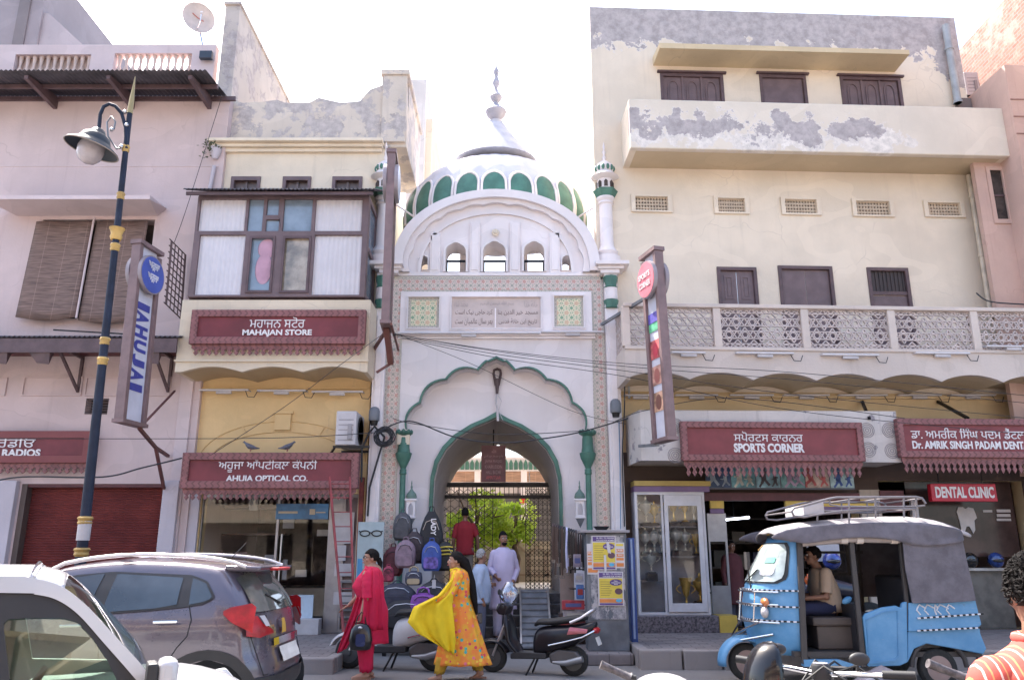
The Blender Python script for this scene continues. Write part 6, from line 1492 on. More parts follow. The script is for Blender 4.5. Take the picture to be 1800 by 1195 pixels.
# ---------------- tube lights outside ----------------
TUBE = mat('unlit_tube',(.62,.6,.62),.35,var=.04)
def tube_light(fr,xa,xb,y,d,label,holder=True,group='tube lights on the fronts',y2=None,loop=True):
    a,b = fr.q(xa,y,d),fr.q(xb,y2 or y,d); s = thing('tube_light',label,'tube light',fr,group)
    g = G(); g.cyl((a[0],d,a[1]),(b[0],d,b[1]),.018,n=8); put(g,'tube',TUBE,s,smooth=50)
    g = G(); m = (a[0]+b[0])/2; g.bar((a[0],d+.04,a[1]),(b[0],d+.04,b[1]),.03); g.box(m-.14,m+.14,d-.0,d+.05,a[1]-.07,a[1]-.02); g.bar((a[0],d+.02,a[1]),(a[0],d+.16,a[1]),.02); g.bar((b[0],d+.02,b[1]),(b[0],d+.16,b[1]),.02); put(g,'holder',PAPER,s)
    if loop:
        g = G(); g.tube([(b[0]-.05,d+.02,b[1]-.02),(b[0]+.0,d+.01,b[1]-.13),(b[0]+.12,d+.01,b[1]-.14),(b[0]+.17,d+.02,b[1]-.03)],.008,5); put(g,'flex',CABLE,s,smooth=60)
for i,(xa,xb,y,t) in enumerate(((350,436,685,'left'),(452,537,686,'middle'),(548,637,688,'right'))): tube_light(MF,xa,xb,y,-.2,t+' of the three tube lights under the cream balcony')
for i,(xa,xb,y,lb) in enumerate(((1182,1240,619,'short grey tube light below the lattice balcony nearest the red badge sign'),(1295,1395,620,'second tube light from the left below the balcony lattice'),(1446,1545,623,'rusty tube light above the crack in the balcony beam'),(1610,1705,620,'bright tube light right of the cracked balcony beam'),(1735,1830,608,'tube light in front of the lattice at the right edge'))): tube_light(YF,xa,xb,y,LD-.06,lb,y2=y+1)
xs = [(1097,1155),(1188,1262),(1284,1360),(1378,1458),(1475,1560),(1580,1655),(1672,1750)]
for i,(xa,xb) in enumerate(xs): tube_light(YF,xa,xb,694,-.12,('first','second','third','fourth','fifth','sixth','last')[i]+' from the left in the row of tubes under the scalloped balcony',y2=694)
tube_light(GF,700,948,585,-.16,'long tube light on the ledge below the inscription of the gateway',loop=False); tube_light(GF,952,1062,583,-.16,'shorter tube light right of the long one on the gateway ledge',loop=False)
# ---------------- pigeons ----------------
for px,py,f,lb in ((438,790,-1,'grey pigeon standing left of centre on the optical shop sign'),(503,788,1,'dark pigeon leaning forward on the optical shop sign, the right one')):
    c_ = P(px,794,14.05); c_.z = P(400,795,14.05).z+.02; g = G(); D = f*-1
    s = thing('pigeon',lb,'pigeon',None,loc=(c_.x,14.1,c_.z),group='pigeons on the signboard')
    rg = [(-.16*D*-1,.02,.06,.008),(-.1*D*-1,.025,.065,.02),(-.03*D*-1,.04,.08,.045),(.04*D*-1,.045,.1,.05),(.08*D*-1,.035,.13,.035),(.1*D*-1,.022,.155,.022),(.115*D*-1,.02,.17,.022),(.135*D*-1,.006,.165,.008),(.15*D*-1,.003,.16,.003)]
    g.loft([[(x,w_*cos(t*pi/5),z+h_*sin(t*pi/5)) for t in range(10)] for x,w_,z,h_ in rg]); put(g,'body',mat('pigeon_grey',(.1,.1,.13),.6,var=.4,scale=20),s,smooth=80)
    g = G(); 
    for s_ in (-.02,.02): g.cyl((.0,s_,0),(.01,s_,.05),.006,n=5)
    put(g,'legs',mat('pigeon_leg',(.3,.1,.08),.6),s)
# ---------------- ladder ----------------
ld = thing('ladder','red painted ladder leaning on the optical shop sign','ladder',None)
A0,A1 = PG(606,1155,.2),P(579,838,13.7); B0,B1 = PG(622,1112,.2),P(615,838,13.75)
A0 = P(606,1150,12.6); A0.z = .2; A0 = Vector((P(606,1150,12.6).x,12.6,.2)); B0 = Vector((P(619,1115,12.6).x+.02,12.75,.2))
REDP = mat('red_ladder',(.25,.04,.04),.5,var=.3)
for a,b in ((A0,A1),(B0,B1)): g = G(); g.bar(a,b,.032,.05); put(g,'rail',REDP,ld,bev=.006)
for k in range(11): t = (k+.5)/11; g = G(); g.cyl(A0.lerp(A1,t),B0.lerp(B1,t),.009,n=6); put(g,'rung',REDP,ld)
# ---------------- standing banner with spectacles ----------------
sb = thing('standing_banner','tall pale blue board with a pair of spectacles beside the red ladder','banner',None)
BF_ = Frame(0,13.9,0); a_ = BF_.rect(626,917,672,1085,0); a_ = (a_[0],a_[1],.2,BF_.q(650,917)[1])
g = G(); g.box(a_[0],a_[1],13.9,13.94,a_[2],a_[3]); b_ = put(g,'board',mat('board_paleblue',(.36,.44,.46),.5,var=.1),sb)
g = G(); g.box(a_[0]+.02,a_[0]+.1,13.893,13.899,.4,a_[3]-.6); g.box(a_[0]+.1,a_[0]+.34,13.893,13.899,.5,a_[3]-.95); put(g,'blue_print',mat('print_blue',(.08,.28,.5),.5),b_)
zc_ = BF_.q(648,937)[1]; xm = (a_[0]+a_[1])/2; g = G()
for s_ in (-1,1): g.tube([(xm+s_*.1+.075*cos(t*pi/8)*(1.1),13.89,zc_+.045*sin(t*pi/8)) for t in range(16)],.01,5,closed=True); g.bar((xm+s_*.18,13.89,zc_+.03),(xm+s_*.2,13.89,zc_+.04),.018)
g.bar((xm-.03,13.89,zc_+.01),(xm+.03,13.89,zc_+.01),.012); put(g,'spectacles',BLACK,b_)
# ---------------- poster box ----------------
kb = thing('poster_box','grey steel street cabinet plastered with torn posters beside the trophy cabinet','street cabinet',None)
KF = Frame(0,12.6,0); a_ = KF.rect(1030,935,1103,1145); x0,x1 = KF.q(1032,1040)[0],KF.q(1104,1040)[0]; zt = KF.q(1065,936)[1]; kz = .16
GRY = mat('cabinet_steel',(.13,.14,.16),.5,metal=.2,var=.35,scale=2,bump=.1)
def torn_mat():
    m,nt,b = newmat('torn_paper'); h = NT(nt); v = h.obj(); n = h.noise(h.scale(v,(3,1,1.2)),3,8,.7); mk = h.step(n,.45,.47)
    c = h.mix(h.step(h.noise(v,9,6,.7),.35,.65),(.16,.16,.18,1),(.48,.44,.44,1)); c = h.mix(mk,(.12,.13,.15,1),c)
    h.l(c,b.inputs['Base Color']); b.inputs['Roughness'].default_value = .7; h.bump(n,b,.4,.01); return m
g = G(); g.box(x0,x1,12.6,13.0,kz,zt); put(g,'cabinet_body',GRY,kb,bev=.012)
g = G(); g.box(x0+.06,x1-.04,12.585,12.599,kz+.45,zt-.04); dk = put(g,'cabinet_door',torn_mat(),kb)
g = G(); g.box(x0-.1,x1+.05,12.53,13.05,zt+.001,zt+.04); put(g,'cabinet_top',mat('slab_grey',(.3,.27,.28),.7),kb,bev=.006)
YP = mat('poster_yellow',(.68,.52,.07),.6,var=.08); PURP = mat('poster_purple',(.12,.07,.22),.6); ORG = mat('poster_orange',(.65,.22,.06),.6,var=.15); PWH = mat('poster_paper',(.6,.56,.56),.6,var=.05)
def bill(px0,py0,px1,py1,kind,off,tilt=0):
    r = KF.rect(px0,py0,px1,py1,-.02); w_ = r[1]-r[0]; h_ = r[3]-r[2]; y = 12.58-off; k = G
    g = G(); g.box(r[0],r[1],y,y+.004,r[2],r[3]); s = put(g,'poster',PWH,kb)
    def bx(u0,u1,v0,v1,m,dy=.003,name='poster_print'): g = G(); g.box(r[0]+w_*u0,r[0]+w_*u1,y-dy,y-.0005,r[2]+h_*v0,r[2]+h_*v1); put(g,name,m,s)
    if kind == 0:
        bx(.05,.95,.83,.97,PURP); bx(.05,.95,.22,.8,YP); bx(.05,.95,.09,.2,ORG); bx(.05,.95,.02,.075,PURP)
        g = G(); g.plate(ell(r[0]+w_*.7,r[2]+h_*.68,w_*.24,h_*.095),[],y-.006,y-.0035); o = put(g,'oval_badge',PURP,s)
        text('No','lettering',LETTER,o,r[0]+w_*.63,r[0]+w_*.77,r[2]+h_*.705,r[2]+h_*.74,y-.007,.001,.02); text('Admission','lettering',LETTER,o,r[0]+w_*.52,r[0]+w_*.88,r[2]+h_*.655,r[2]+h_*.695,y-.007,.001,.02); text('Fee','lettering',LETTER,o,r[0]+w_*.63,r[0]+w_*.77,r[2]+h_*.61,r[2]+h_*.645,y-.007,.001,.02)
        g = G(); g.plate(ell(r[0]+w_*.8,r[2]+h_*.42,w_*.15,h_*.09),[],y-.006,y-.0035); put(g,'round_badge',mat('poster_brown',(.12,.06,.08),.6),s)
        g = G(); g.plate(ell(r[0]+w_*.8,r[2]+h_*.15,w_*.12,h_*.05),[],y-.006,y-.0035); put(g,'blue_blob',mat('poster_sky',(.1,.4,.6),.6),s)
        text('COLLEGE FOR WOMEN','lettering',LETTER,s,r[0]+w_*.2,r[0]+w_*.93,r[2]+h_*.84,r[2]+h_*.88,y-.004,.001,.02); text('SR. SEC. TO DEGREE','lettering',LETTER,s,r[0]+w_*.2,r[0]+w_*.93,r[2]+h_*.91,r[2]+h_*.95,y-.004,.001,.02)
        g = G()
        for j in range(7): zz = r[2]+h_*(.3+.065*j); g.box(r[0]+w_*.1,r[0]+w_*(.45+.1*((j*7) % 3)/2),y-.0045,y-.0031,zz,zz+h_*.018)
        put(g,'fine_print',mat('poster_olive',(.35,.25,.06),.6),s)
    else:
        for v0,v1 in ((.62,.74),(.44,.56),(.3,.4),(.06,.2)): bx(.06,.94,v0,v1,ORG)
        text('PUNJAB','lettering',LETTER,s,r[0]+w_*.1,r[0]+w_*.9,r[2]+h_*.64,r[2]+h_*.72,y-.004,.001,.02); text('BANK | SSC','lettering',LETTER,s,r[0]+w_*.1,r[0]+w_*.9,r[2]+h_*.46,r[2]+h_*.54,y-.004,.001,.02); bx(.5,.94,.86,.95,YP)
bill(1032,955,1052,1009,1,.0); bill(1065,953,1098,998,1,.0); bill(1040,941,1083,1001,0,.009); bill(1051,1004,1096,1064,0,.018)
g = G(); r = KF.rect(1066,952,1074,973,-.05); g.plate([(r[0],r[3]),(r[0]+.04,r[3]),(r[1],r[2]),(r[1]-.05,r[2]+.02)],[],12.555,12.558); r = KF.rect(1062,975,1066,1006,-.05); g.box(r[0],r[1],12.555,12.558,r[2],r[3]); put(g,'torn_strips',PWH,kb)
pt_ = thing('black_tray','small black tray lying on top of the poster box','tray',None); g = G(); g.lathe([(.06,0),(.1,.06),(.09,.06),(.055,.01)],(x0+.26,12.75,zt+.041),14,1.3,.8); put(g,'tray',BLACK,pt_,smooth=40)
bt_ = thing('blue_board','blue edged board leaning behind the poster box','board',None); a_ = Frame(0,12.95,0).rect(1107,945,1118,1100); g = G(); g.box(a_[0],a_[1],12.95,13.3,.24,a_[3]); put(g,'panel',mat('board_blue',(.03,.07,.25),.5),bt_,bev=.01); g = G(); g.box(a_[0]+.03,a_[0]+.06,12.94,12.949,.3,a_[3]-.02); put(g,'pale_edge',mat('board_pale',(.3,.4,.6),.5),bt_)
# ---------------- belts and goods by the gate ----------------
bl_ = thing('belt_rack','wooden rack post standing in the goods by the right gate jamb','rack',None); BFm = Frame(0,13.6,0)
x0,x1 = BFm.q(985,1000)[0],BFm.q(1010,1000)[0]; g = G(); g.box(x0,x1,13.75,13.8,.0,BFm.q(1000,970)[1]); put(g,'post',mat('rack_wood',(.3,.23,.2),.7),bl_)
a,b = P(972,922,13.6),P(1024,938,13.6); g = G(); g.cyl(a,b,.02); g.bar(((a+b)/2),((a+b)/2+Vector((0,.18,-.1))),.03); put(g,'hanging_bar',BLACKM,bl_)
random.seed(21)
BC_ = [(.02,.014,.014),(.05,.025,.02),(.012,.012,.015),(.035,.028,.024),(.25,.22,.22)]
for k in range(14):
    t = k/13; c_ = a.lerp(b,t); col = BC_[random.randrange(4)] if k != 6 else (.55,.55,.75); L1 = random.uniform(.4,.8) if k != 6 else .7; L2 = random.uniform(.4,.8)
    g = G(); w_ = .03; dd_ = random.uniform(-.03,.03); sh_ = .0 if k < 10 else .04*(k-9)
    pts = [(c_.x-.01,13.52,c_.z-L1),(c_.x-.012+dd_*.3,13.53,c_.z-L1*.5),(c_.x,13.55,c_.z-.02),(c_.x,13.58,c_.z+.03),(c_.x+.004,13.62,c_.z+.03),(c_.x+.01,13.65,c_.z-.03),(c_.x+.015-dd_*.3,13.66,c_.z-L2*.5),(c_.x+.02,13.66,c_.z-L2)]
    vs = []
    for p in pts: vs += [(p[0]-w_/2,p[1],p[2]),(p[0]+w_/2,p[1],p[2]),(p[0]+w_/2,p[1]+.004,p[2]),(p[0]-w_/2,p[1]+.004,p[2])]
    g.loft([vs[4*i:4*i+4] for i in range(len(pts))])
    lab = 'pale lilac belt standing out among the dark ones on the rack' if k == 6 else 'dark leather belt hung in the row on the rack by the gate'
    s = thing('belt',lab,'belt',None,'belts hanging by the gate'); put(g,'strap',mat('belt_%d' % (4 if k == 6 else BC_.index(col)),col,.4),s)
    g = G(); z = c_.z-L1; g.plate(rrect(c_.x-.025,c_.x+.025,z-.04,z+.01,.008,2),[rrect(c_.x-.016,c_.x+.016,z-.031,z+.001,.006,2)],13.515,13.53); put(g,'buckle',mat('buckle_dull',(.2,.19,.18),.4,metal=.8),s)
def bag(name,label,c_,w_,h_,d_,col,cat='bag',strap=True,handle=False,pocket=None,group='bags hung and piled left of the gate',var=.25,dome=.35):
    w_ *= 1.2; h_ *= 1.15; s = thing(name,label,cat,None,group,loc=c_); g = G(); rings = []
    for k in range(9):
        t = k/8; kk = (1-.25*(abs(t-.4)/.6)**2)*(1 if t < 1-dome else sqrt(max(.02,1-((t-1+dome)/dome)**2*.8)))
        e = 1 if 0 < k < 8 else .8; rings.append([(w_/2*kk*e*math.copysign(abs(cos(a))**.6,cos(a)),d_/2*kk*e*math.copysign(abs(sin(a))**.6,sin(a)),h_*t) for a in [2*pi*i/16 for i in range(16)]])
    g.loft(rings); m = mat(name+'_'+label.split()[0]+label.split()[1],col,.6,var=var,scale=9,bump=.3); put(g,'bag_body',m,s,smooth=50)
    g = G(); pk = [(w_*.36*math.copysign(abs(cos(a))**.5,cos(a)),h_*.27+h_*.2*math.copysign(abs(sin(a))**.5,sin(a))) for a in [2*pi*i/16 for i in range(16)]]; g.plate(pk,[],-d_/2-.03,-d_/2+.04); put(g,'front_pocket',pocket or m,s,bev=.01)
    g = G(); g.tube([(-w_*.32,-d_*.45,h_*.62),(-w_*.2,-d_*.52,h_*.78),(0,-d_*.5,h_*.82),(w_*.2,-d_*.52,h_*.78),(w_*.32,-d_*.45,h_*.62)],.006,5); put(g,'zip',STEEL if col[0] < .1 else BLACK,s)
    g = G()
    if handle:
        for y in (-d_*.3,d_*.3): g.tube([(-w_*.25,y,h_*.93),(-w_*.2,y,h_*1.2),(0,y,h_*1.3),(w_*.2,y,h_*1.2),(w_*.25,y,h_*.93)],.012,6)
    else: g.tube([(-w_*.12,0,h_*.98),(-.03,0,h_*1.1),(.03,0,h_*1.1),(w_*.12,0,h_*.98)],.01,6)
    put(g,'handle',m if not handle else pocket or m,s,smooth=60); return s
def bp(px,py,Y): p = P(px,py,Y); return (p.x,Y,p.z)
bag('backpack','grey backpack hanging highest on the gate wall',bp(707,950,14.3),.28,.42,.16,(.07,.07,.08),'backpack')
db = bag('garment_bag','long black bag with white letters hung beside the gate opening',bp(757,985,14.2),.36,.72,.16,(.012,.012,.016),'bag',dome=.7)
M_ = Matrix.Rotation(0,4,'Z'); text('LADY','lettering',LETTER,db,-.0,.09,.42,.7,-.105,.003,.03,rot=-pi/2)
bag('backpack','maroon and black backpack at the left of the hanging bags',bp(690,1012,14.1),.3,.42,.2,(.1,.02,.03),'backpack')
bag('backpack','mauve backpack in the middle of the hanging bags',bp(712,998,13.95),.3,.4,.2,(.22,.15,.19),'backpack')
bag('backpack','dark brown backpack behind the mauve one',bp(727,990,14.15),.32,.46,.2,(.04,.025,.03),'backpack')
bag('backpack','blue backpack with red top and printed front',bp(758,1003,13.85),.28,.42,.2,(.04,.08,.3),'backpack',pocket=mat('pocket_violet',(.12,.08,.3),.6,var=.6,scale=14))
bb = bag('backpack','black backpack with yellow stripes against the lattice gate',bp(782,1003,14.1),.28,.42,.2,(.015,.015,.015),'backpack')
for k in range(3): g = G(); z = .24+.06*k; g.tube([(-.13,-.07,z),(-.06,-.115,z+.03),(.06,-.115,z+.04),(.13,-.07,z+.03)],.012,6); put(g,'yellow_stripe',YP,bb)
bag('shopping_bag','beige and black tote bag with straps among the hanging bags',bp(727,1028,13.75),.24,.2,.12,(.05,.05,.08),'tote bag',handle=True,pocket=mat('tote_beige',(.42,.32,.2),.7),dome=.1)
bag('shopping_bag','purple and white patterned tote in front of the bags',bp(743,1076,13.4),.34,.26,.14,(.22,.06,.3),'tote bag',handle=True,pocket=mat('tote_purple',(.25,.08,.35),.6,var=.9,scale=25),dome=.1)
bag('holdall','black holdall lying under the blue backpack',bp(762,1068,13.6),.5,.36,.3,(.02,.02,.025),'holdall',dome=.6)
bag('holdall','dark navy holdall at the left of the bag pile',bp(697,1066,13.6),.55,.32,.3,(.03,.03,.05),'holdall',dome=.6)
bag('holdall','big black holdall at the foot of the bag pile',bp(715,1105,13.5),.75,.42,.35,(.015,.013,.016),'holdall',dome=.6)
bag('backpack','small checked red pouch at the left edge of the bags',bp(682,1022,13.8),.16,.22,.12,(.25,.03,.06),'pouch',var=.7)
st = thing('goods_table','low dark stand carrying the pile of bags beside the gateway','table',None); a_,b_ = P(675,1100,13.6),P(790,1100,13.6)
g = G(); g.box(a_.x,b_.x-.05,13.35,14.1,.48,.53); put(g,'table_top',DARK2,st)
for x in (a_.x+.05,b_.x-.1):
    for y in (13.4,14.05): g = G(); g.box(x-.03,x+.03,y-.03,y+.03,0,.48); put(g,'leg',BLACKM,st)
g = G(); g.box(a_.x+.02,b_.x-.08,13.38,13.4,.1,.479); put(g,'front_cloth',mat('dark_cloth',(.03,.025,.03),.9),st)
tg = thing('price_tag','white price tag dangling from the black holdall','tag',None); p = P(764,1025,13.5); g = G(); g.box(p.x-.03,p.x+.03,13.38,13.385,p.z-.07,p.z+.06); put(g,'card',PAPER,tg); g = G(); g.cyl((p.x,13.38,p.z+.06),(p.x,13.45,p.z+.14),.003,n=4); put(g,'string',PAPER,tg)
# goods below the belts
random.seed(8); 
for i,(px,py,w_,h_,col,lb) in enumerate(((1015,985,.12,.2,(.3,.25,.3),'pale printed pouch above the others beside the poster box'),(1018,1015,.14,.14,(.5,.48,.55),'white pouch with blue marks beside the poster box'),(1020,1040,.12,.22,(.1,.2,.45),'blue packet in the goods beside the poster box'),(1008,1063,.36,.14,(.45,.05,.06),'red box with blue letters on the pile by the poster box'),(1012,1080,.4,.12,(.35,.3,.3),'grey flat box under the red one'),(993,1092,.2,.25,(.05,.03,.03),'black carton at the foot of the goods'),(1012,1105,.34,.3,(.12,.03,.03),'dark red carton at the bottom by the scooter seat'))):
    p = P(px,py,13.3+.02*i); s = thing('packet',lb,'packet',None,'goods beside the poster box',loc=(p.x,p.y,p.z-h_/2)); g = G(); g.box(-w_/2,w_/2,0,.12,0,h_); put(g,'carton',mat('pack_%d' % i,col,.5,var=.3,scale=12),s,bev=.01)
    g = G(); g.box(-w_*.35,w_*.35,-.003,-.0005,h_*.3,h_*.7); put(g,'print',mat('packp_%d' % (i % 3),[(.1,.12,.3),(.5,.45,.4),(.4,.05,.05)][i % 3],.5),s)
s = thing('goods_stand','narrow dark stand behind the packets next to the poster box','stand',None); a_ = P(985,1100,13.7); b_ = P(1028,1100,13.7); g = G(); g.box(a_.x,b_.x,13.6,13.9,0,.5); put(g,'stand_body',DARK2,s,bev=.01)
g = G()
for z in (.75,1.0,1.3):
    g = G(); g.box(a_.x+.15,b_.x,13.42,13.7,z,z+.015); put(g,'wire_shelf',BLACKM,s)
# ---------------- vehicles ----------------
def lin(x,pts):
    if x <= pts[0][0]: return pts[0][1]
    for (a,b),(c,d) in zip(pts,pts[1:]):
        if x <= c: return b+(d-b)*(x-a)/(c-a)
    return pts[-1][1]
def smo(x,pts):
    """smooth interpolation (Catmull-Rom on a function table)"""
    if x <= pts[0][0]: return pts[0][1]
    if x >= pts[-1][0]: return pts[-1][1]
    for i in range(len(pts)-1):
        if x <= pts[i+1][0]:
            p0 = pts[max(i-1,0)][1]; p1 = pts[i][1]; p2 = pts[i+1][1]; p3 = pts[min(i+2,len(pts)-1)][1]; t = (x-pts[i][0])/(pts[i+1][0]-pts[i][0])
            return .5*((2*p1)+(p2-p0)*t+(2*p0-5*p1+4*p2-p3)*t*t+(3*p1-p0-3*p2+p3)*t**3)
def paint(name,col,rough=.3,metal=.6):
    if name in MATS: return MATS[name]
    m,nt,b = newmat(name); h = NT(nt); v = h.obj(); x,y,z = h.xyz(v)   # street dust lies thickest low on the doors
    d = h.math('ADD',h.math('MULTIPLY',h.step(h.noise(v,2.3,7,.7),.35,.7),.22),h.math('MULTIPLY',h.step(h.noise(h.scale(v,(1,1,3)),6,6,.7),.5,.8),.15))
    d = h.math('MULTIPLY',d,h.math('SUBTRACT',1.35,z,clamp=True))
    h.l(h.mix(d,C(col),(.34,.29,.26,1)),b.inputs['Base Color']); h.l(h.math('ADD',d,rough),b.inputs['Roughness']); b.inputs['Metallic'].default_value = metal
    b.inputs['Coat Weight'].default_value = .8; b.inputs['Coat Roughness'].default_value = .06; MATS[name] = m; return m
TYRE = mat('tyre',(.02,.02,.02),.8,var=.3,scale=30,bump=.3); HUB = mat('hub_grey',(.35,.35,.36),.35,metal=.8)
LENSR = mat('red_lens',(.36,.008,.014),.35,var=.3,scale=9,coat=.15); CHROME = mat('chrome',(.7,.7,.72),.12,metal=1,var=.02); PLAST = mat('black_plastic',(.025,.025,.028),.55)
def wheel(par,c,r,w_,spokes=5,side=-1,name='wheel',rim=HUB):
    g = G(); k = r/.33
    g.lathe([(r*.62,-w_/2),(r*.9,-w_/2),(r*.98,-w_*.36),(r,-w_*.2),(r,w_*.2),(r*.98,w_*.36),(r*.9,w_/2),(r*.62,w_/2)],c,36,axis='y'); t = put(g,name,TYRE,par,smooth=40)
    y0 = c[1]+side*w_*.42; g = G(); g.lathe([(r*.64,-.012),(r*.64,.012),(r*.56,.03),(r*.56,-.0)],(c[0],y0,c[2]),36,axis='y')
    for i in range(spokes):
        a = 2*pi*i/spokes+.3; g.bar((c[0],y0,c[2]),(c[0]+r*.6*cos(a),y0,c[2]+r*.6*sin(a)),r*.17,.02,up=(0,1,0))
    g.lathe([(r*.16,-.02),(r*.16,.02)],(c[0],y0+side*.01,c[2]),16,axis='y'); put(g,'rim',rim,t,smooth=40)
    g = G(); g.lathe([(r*.6,0),(r*.6,.02)],(c[0],c[1],c[2]),24,axis='y'); put(g,'brake_disc',DARK,t); return t
class CarShape:
    def __init__(s,top,xf,xr,zb,W,flip=1,rake=.1,crown=.045):
        s.top = top; s.xf = xf; s.xr = xr; s.zb = zb; s.W = W; s.rake = rake; s.crown = crown
    def pt(s,u,v,t):
        zt = smo(u,s.top); z = s.zb+(zt-s.zb)*t
        zz = s.zb+(smo(1,s.top)-s.zb)*t
        a = smo(s.zb+(smo(0,s.top)-s.zb)*t,s.xf); b = smo(zz,s.xr); x = a+(b-a)*u
        y = v*s.W(x,z)
        e = abs(v)**4; x -= s.rake*e*(u**8); x += s.rake*e*((1-u)**8); z += s.crown*(1-v*v)*(t**10)
        return (x,y,z)
    def body(s,nu=44,nt_=12,nv=10):
        g = G(); idx = {}; V = []
        def vid(i,j,k):
            key = (i,j,k)
            if key not in idx: idx[key] = len(V); V.append(s.pt(i/nu,2*j/nv-1,k/nt_))
            return idx[key]
        F = []
        for i in range(nu):
            for k in range(nt_):
                F.append((vid(i,0,k),vid(i+1,0,k),vid(i+1,0,k+1),vid(i,0,k+1))); F.append((vid(i,nv,k),vid(i,nv,k+1),vid(i+1,nv,k+1),vid(i+1,nv,k)))
            for j in range(nv):
                F.append((vid(i,j,nt_),vid(i+1,j,nt_),vid(i+1,j+1,nt_),vid(i,j+1,nt_))); F.append((vid(i,j,0),vid(i,j+1,0),vid(i+1,j+1,0),vid(i+1,j,0)))
        for j in range(nv):
            for k in range(nt_):
                F.append((vid(0,j,k),vid(0,j,k+1),vid(0,j+1,k+1),vid(0,j+1,k))); F.append((vid(nu,j,k),vid(nu,j+1,k),vid(nu,j+1,k+1),vid(nu,j,k+1)))
        g.add(V,F); return g
def bend(g,f): g.v = [f(*v) for v in g.v]; return g
def dense(poly,step=.12):
    o = []
    for i in range(len(poly)):
        a,b = poly[i],poly[(i+1) % len(poly)]; L = math.hypot(b[0]-a[0],b[1]-a[1]); n = max(1,int(L/step))
        for k in range(n): o.append((a[0]+(b[0]-a[0])*k/n,a[1]+(b[1]-a[1])*k/n))
    return o
def rowpatch(poly,f,rows=10,cols=10):
    """polygon filled with horizontal rows and laid on the surface f(x, z) -> (x,y,z)"""
    z0,z1 = min(p[1] for p in poly),max(p[1] for p in poly); g = G(); V = []
    for r in range(rows+1):
        z = z0+(z1-z0)*(.002+.996*r/rows); xs = []
        for i in range(len(poly)):
            a,b = poly[i],poly[(i+1) % len(poly)]
            if (a[1]-z)*(b[1]-z) <= 0 and abs(a[1]-b[1]) > 1e-9: xs.append(a[0]+(b[0]-a[0])*(z-a[1])/(b[1]-a[1]))
        xa,xb = (min(xs),max(xs)) if xs else (poly[0][0],poly[0][0])
        for c in range(cols+1): V.append(f(xa+(xb-xa)*c/cols,z))
    g.add(V,[(r*(cols+1)+c,r*(cols+1)+c+1,(r+1)*(cols+1)+c+1,(r+1)*(cols+1)+c) for r in range(rows) for c in range(cols)]); return g
# --- grey hatchback SUV, heading left, its near flank on the plane Y = 7.6 ---
YN = 7.6; HW = .87; CY = YN+HW
def sv(px,py,Y=YN): p = P(px,py,Y); return (p.x,p.z)
suv = thing('parked_car','grey purple hatchback with roof rails and red tail lamps in front of the optical shop','car',None,loc=(0,CY,0))
suv.location.x = -.12; suv.scale.z = .955; suv['label'] = 'metallic grey five door car with roof rails and large red tail lamps'
Xr = -2.09; Xf = -6.12
top = [(0,.8),(.05,.93),(.15,1.02),(.3,1.1),(.36,1.18),(.5,1.45),(.58,1.525),(.7,1.56),(.85,1.55),(.94,1.525),(1,1.49)]
def Wsuv(x,z):
    base = smo(x,[(-6.12,.7),(-5.8,.82),(-5,.865),(-3,.87),(-2.5,.86),(-2.09,.8)])
    k = smo(z,[(.2,.93),(.4,.99),(.7,1.0),(.95,.985),(1.05,.955),(1.3,.86),(1.5,.74),(1.6,.7)])
    return base*k
sh_ = CarShape(top,[(.2,Xf+.15),(.5,Xf),(.8,Xf+.12)],[(.2,Xr-.22),(.33,Xr-.03),(.5,Xr),(.62,Xr-.01),(.72,Xr-.055),(.95,Xr-.08),(1.06,Xr-.11),(1.12,Xr-.14),(1.3,Xr-.25),(1.49,Xr-.39)],.24,Wsuv,rake=.16)
GREYP = paint('car_grey_paint',(.115,.1,.128),.25,.4)
bd = put(sh_.body(60,16,12),'body',GREYP,suv,smooth=60,sub=1)
def side(x,z,off=.012,s=-1): return (x,s*(Wsuv(x,z)+off),z)
AUTOG = mat('car_glass',(.035,.045,.055),.04,spec=1.0,var=.6,scale=1.0)
W1 = [sv(*p) for p in ((92,1046),(105,1012),(150,1000),(192,995),(178,1052),(170,1072),(92,1072))]
W2 = [sv(*p) for p in ((200,1066),(215,996),(335,998),(330,1056))]
W3 = [sv(*p) for p in ((352,1052),(352,1004),(376,1012),(391,1037),(388,1042),(370,1050))]
DLO = [sv(*p) for p in ((75,1076),(80,1040),(100,1008),(150,996),(205,992),(335,994),(378,1008),(396,1037),(392,1043),(370,1054),(300,1062),(200,1070))]
g = G(); bm_side = dense(DLO,.1)
g = rowpatch(DLO,lambda x,z: side(x,z,.014),14,26); put(g,'window_surround',PLAST,suv,smooth=60)
g = rowpatch(DLO,lambda x,z: side(x,z,.014,1),14,26); put(g,'window_surround',PLAST,suv,smooth=60)
for Wn in (W1,W2,W3): 
    for s_ in (-1,1): g = rowpatch(Wn,lambda x,z: side(x,z,.02,s_),10,10); put(g,'side_window',AUTOG,suv,smooth=60)
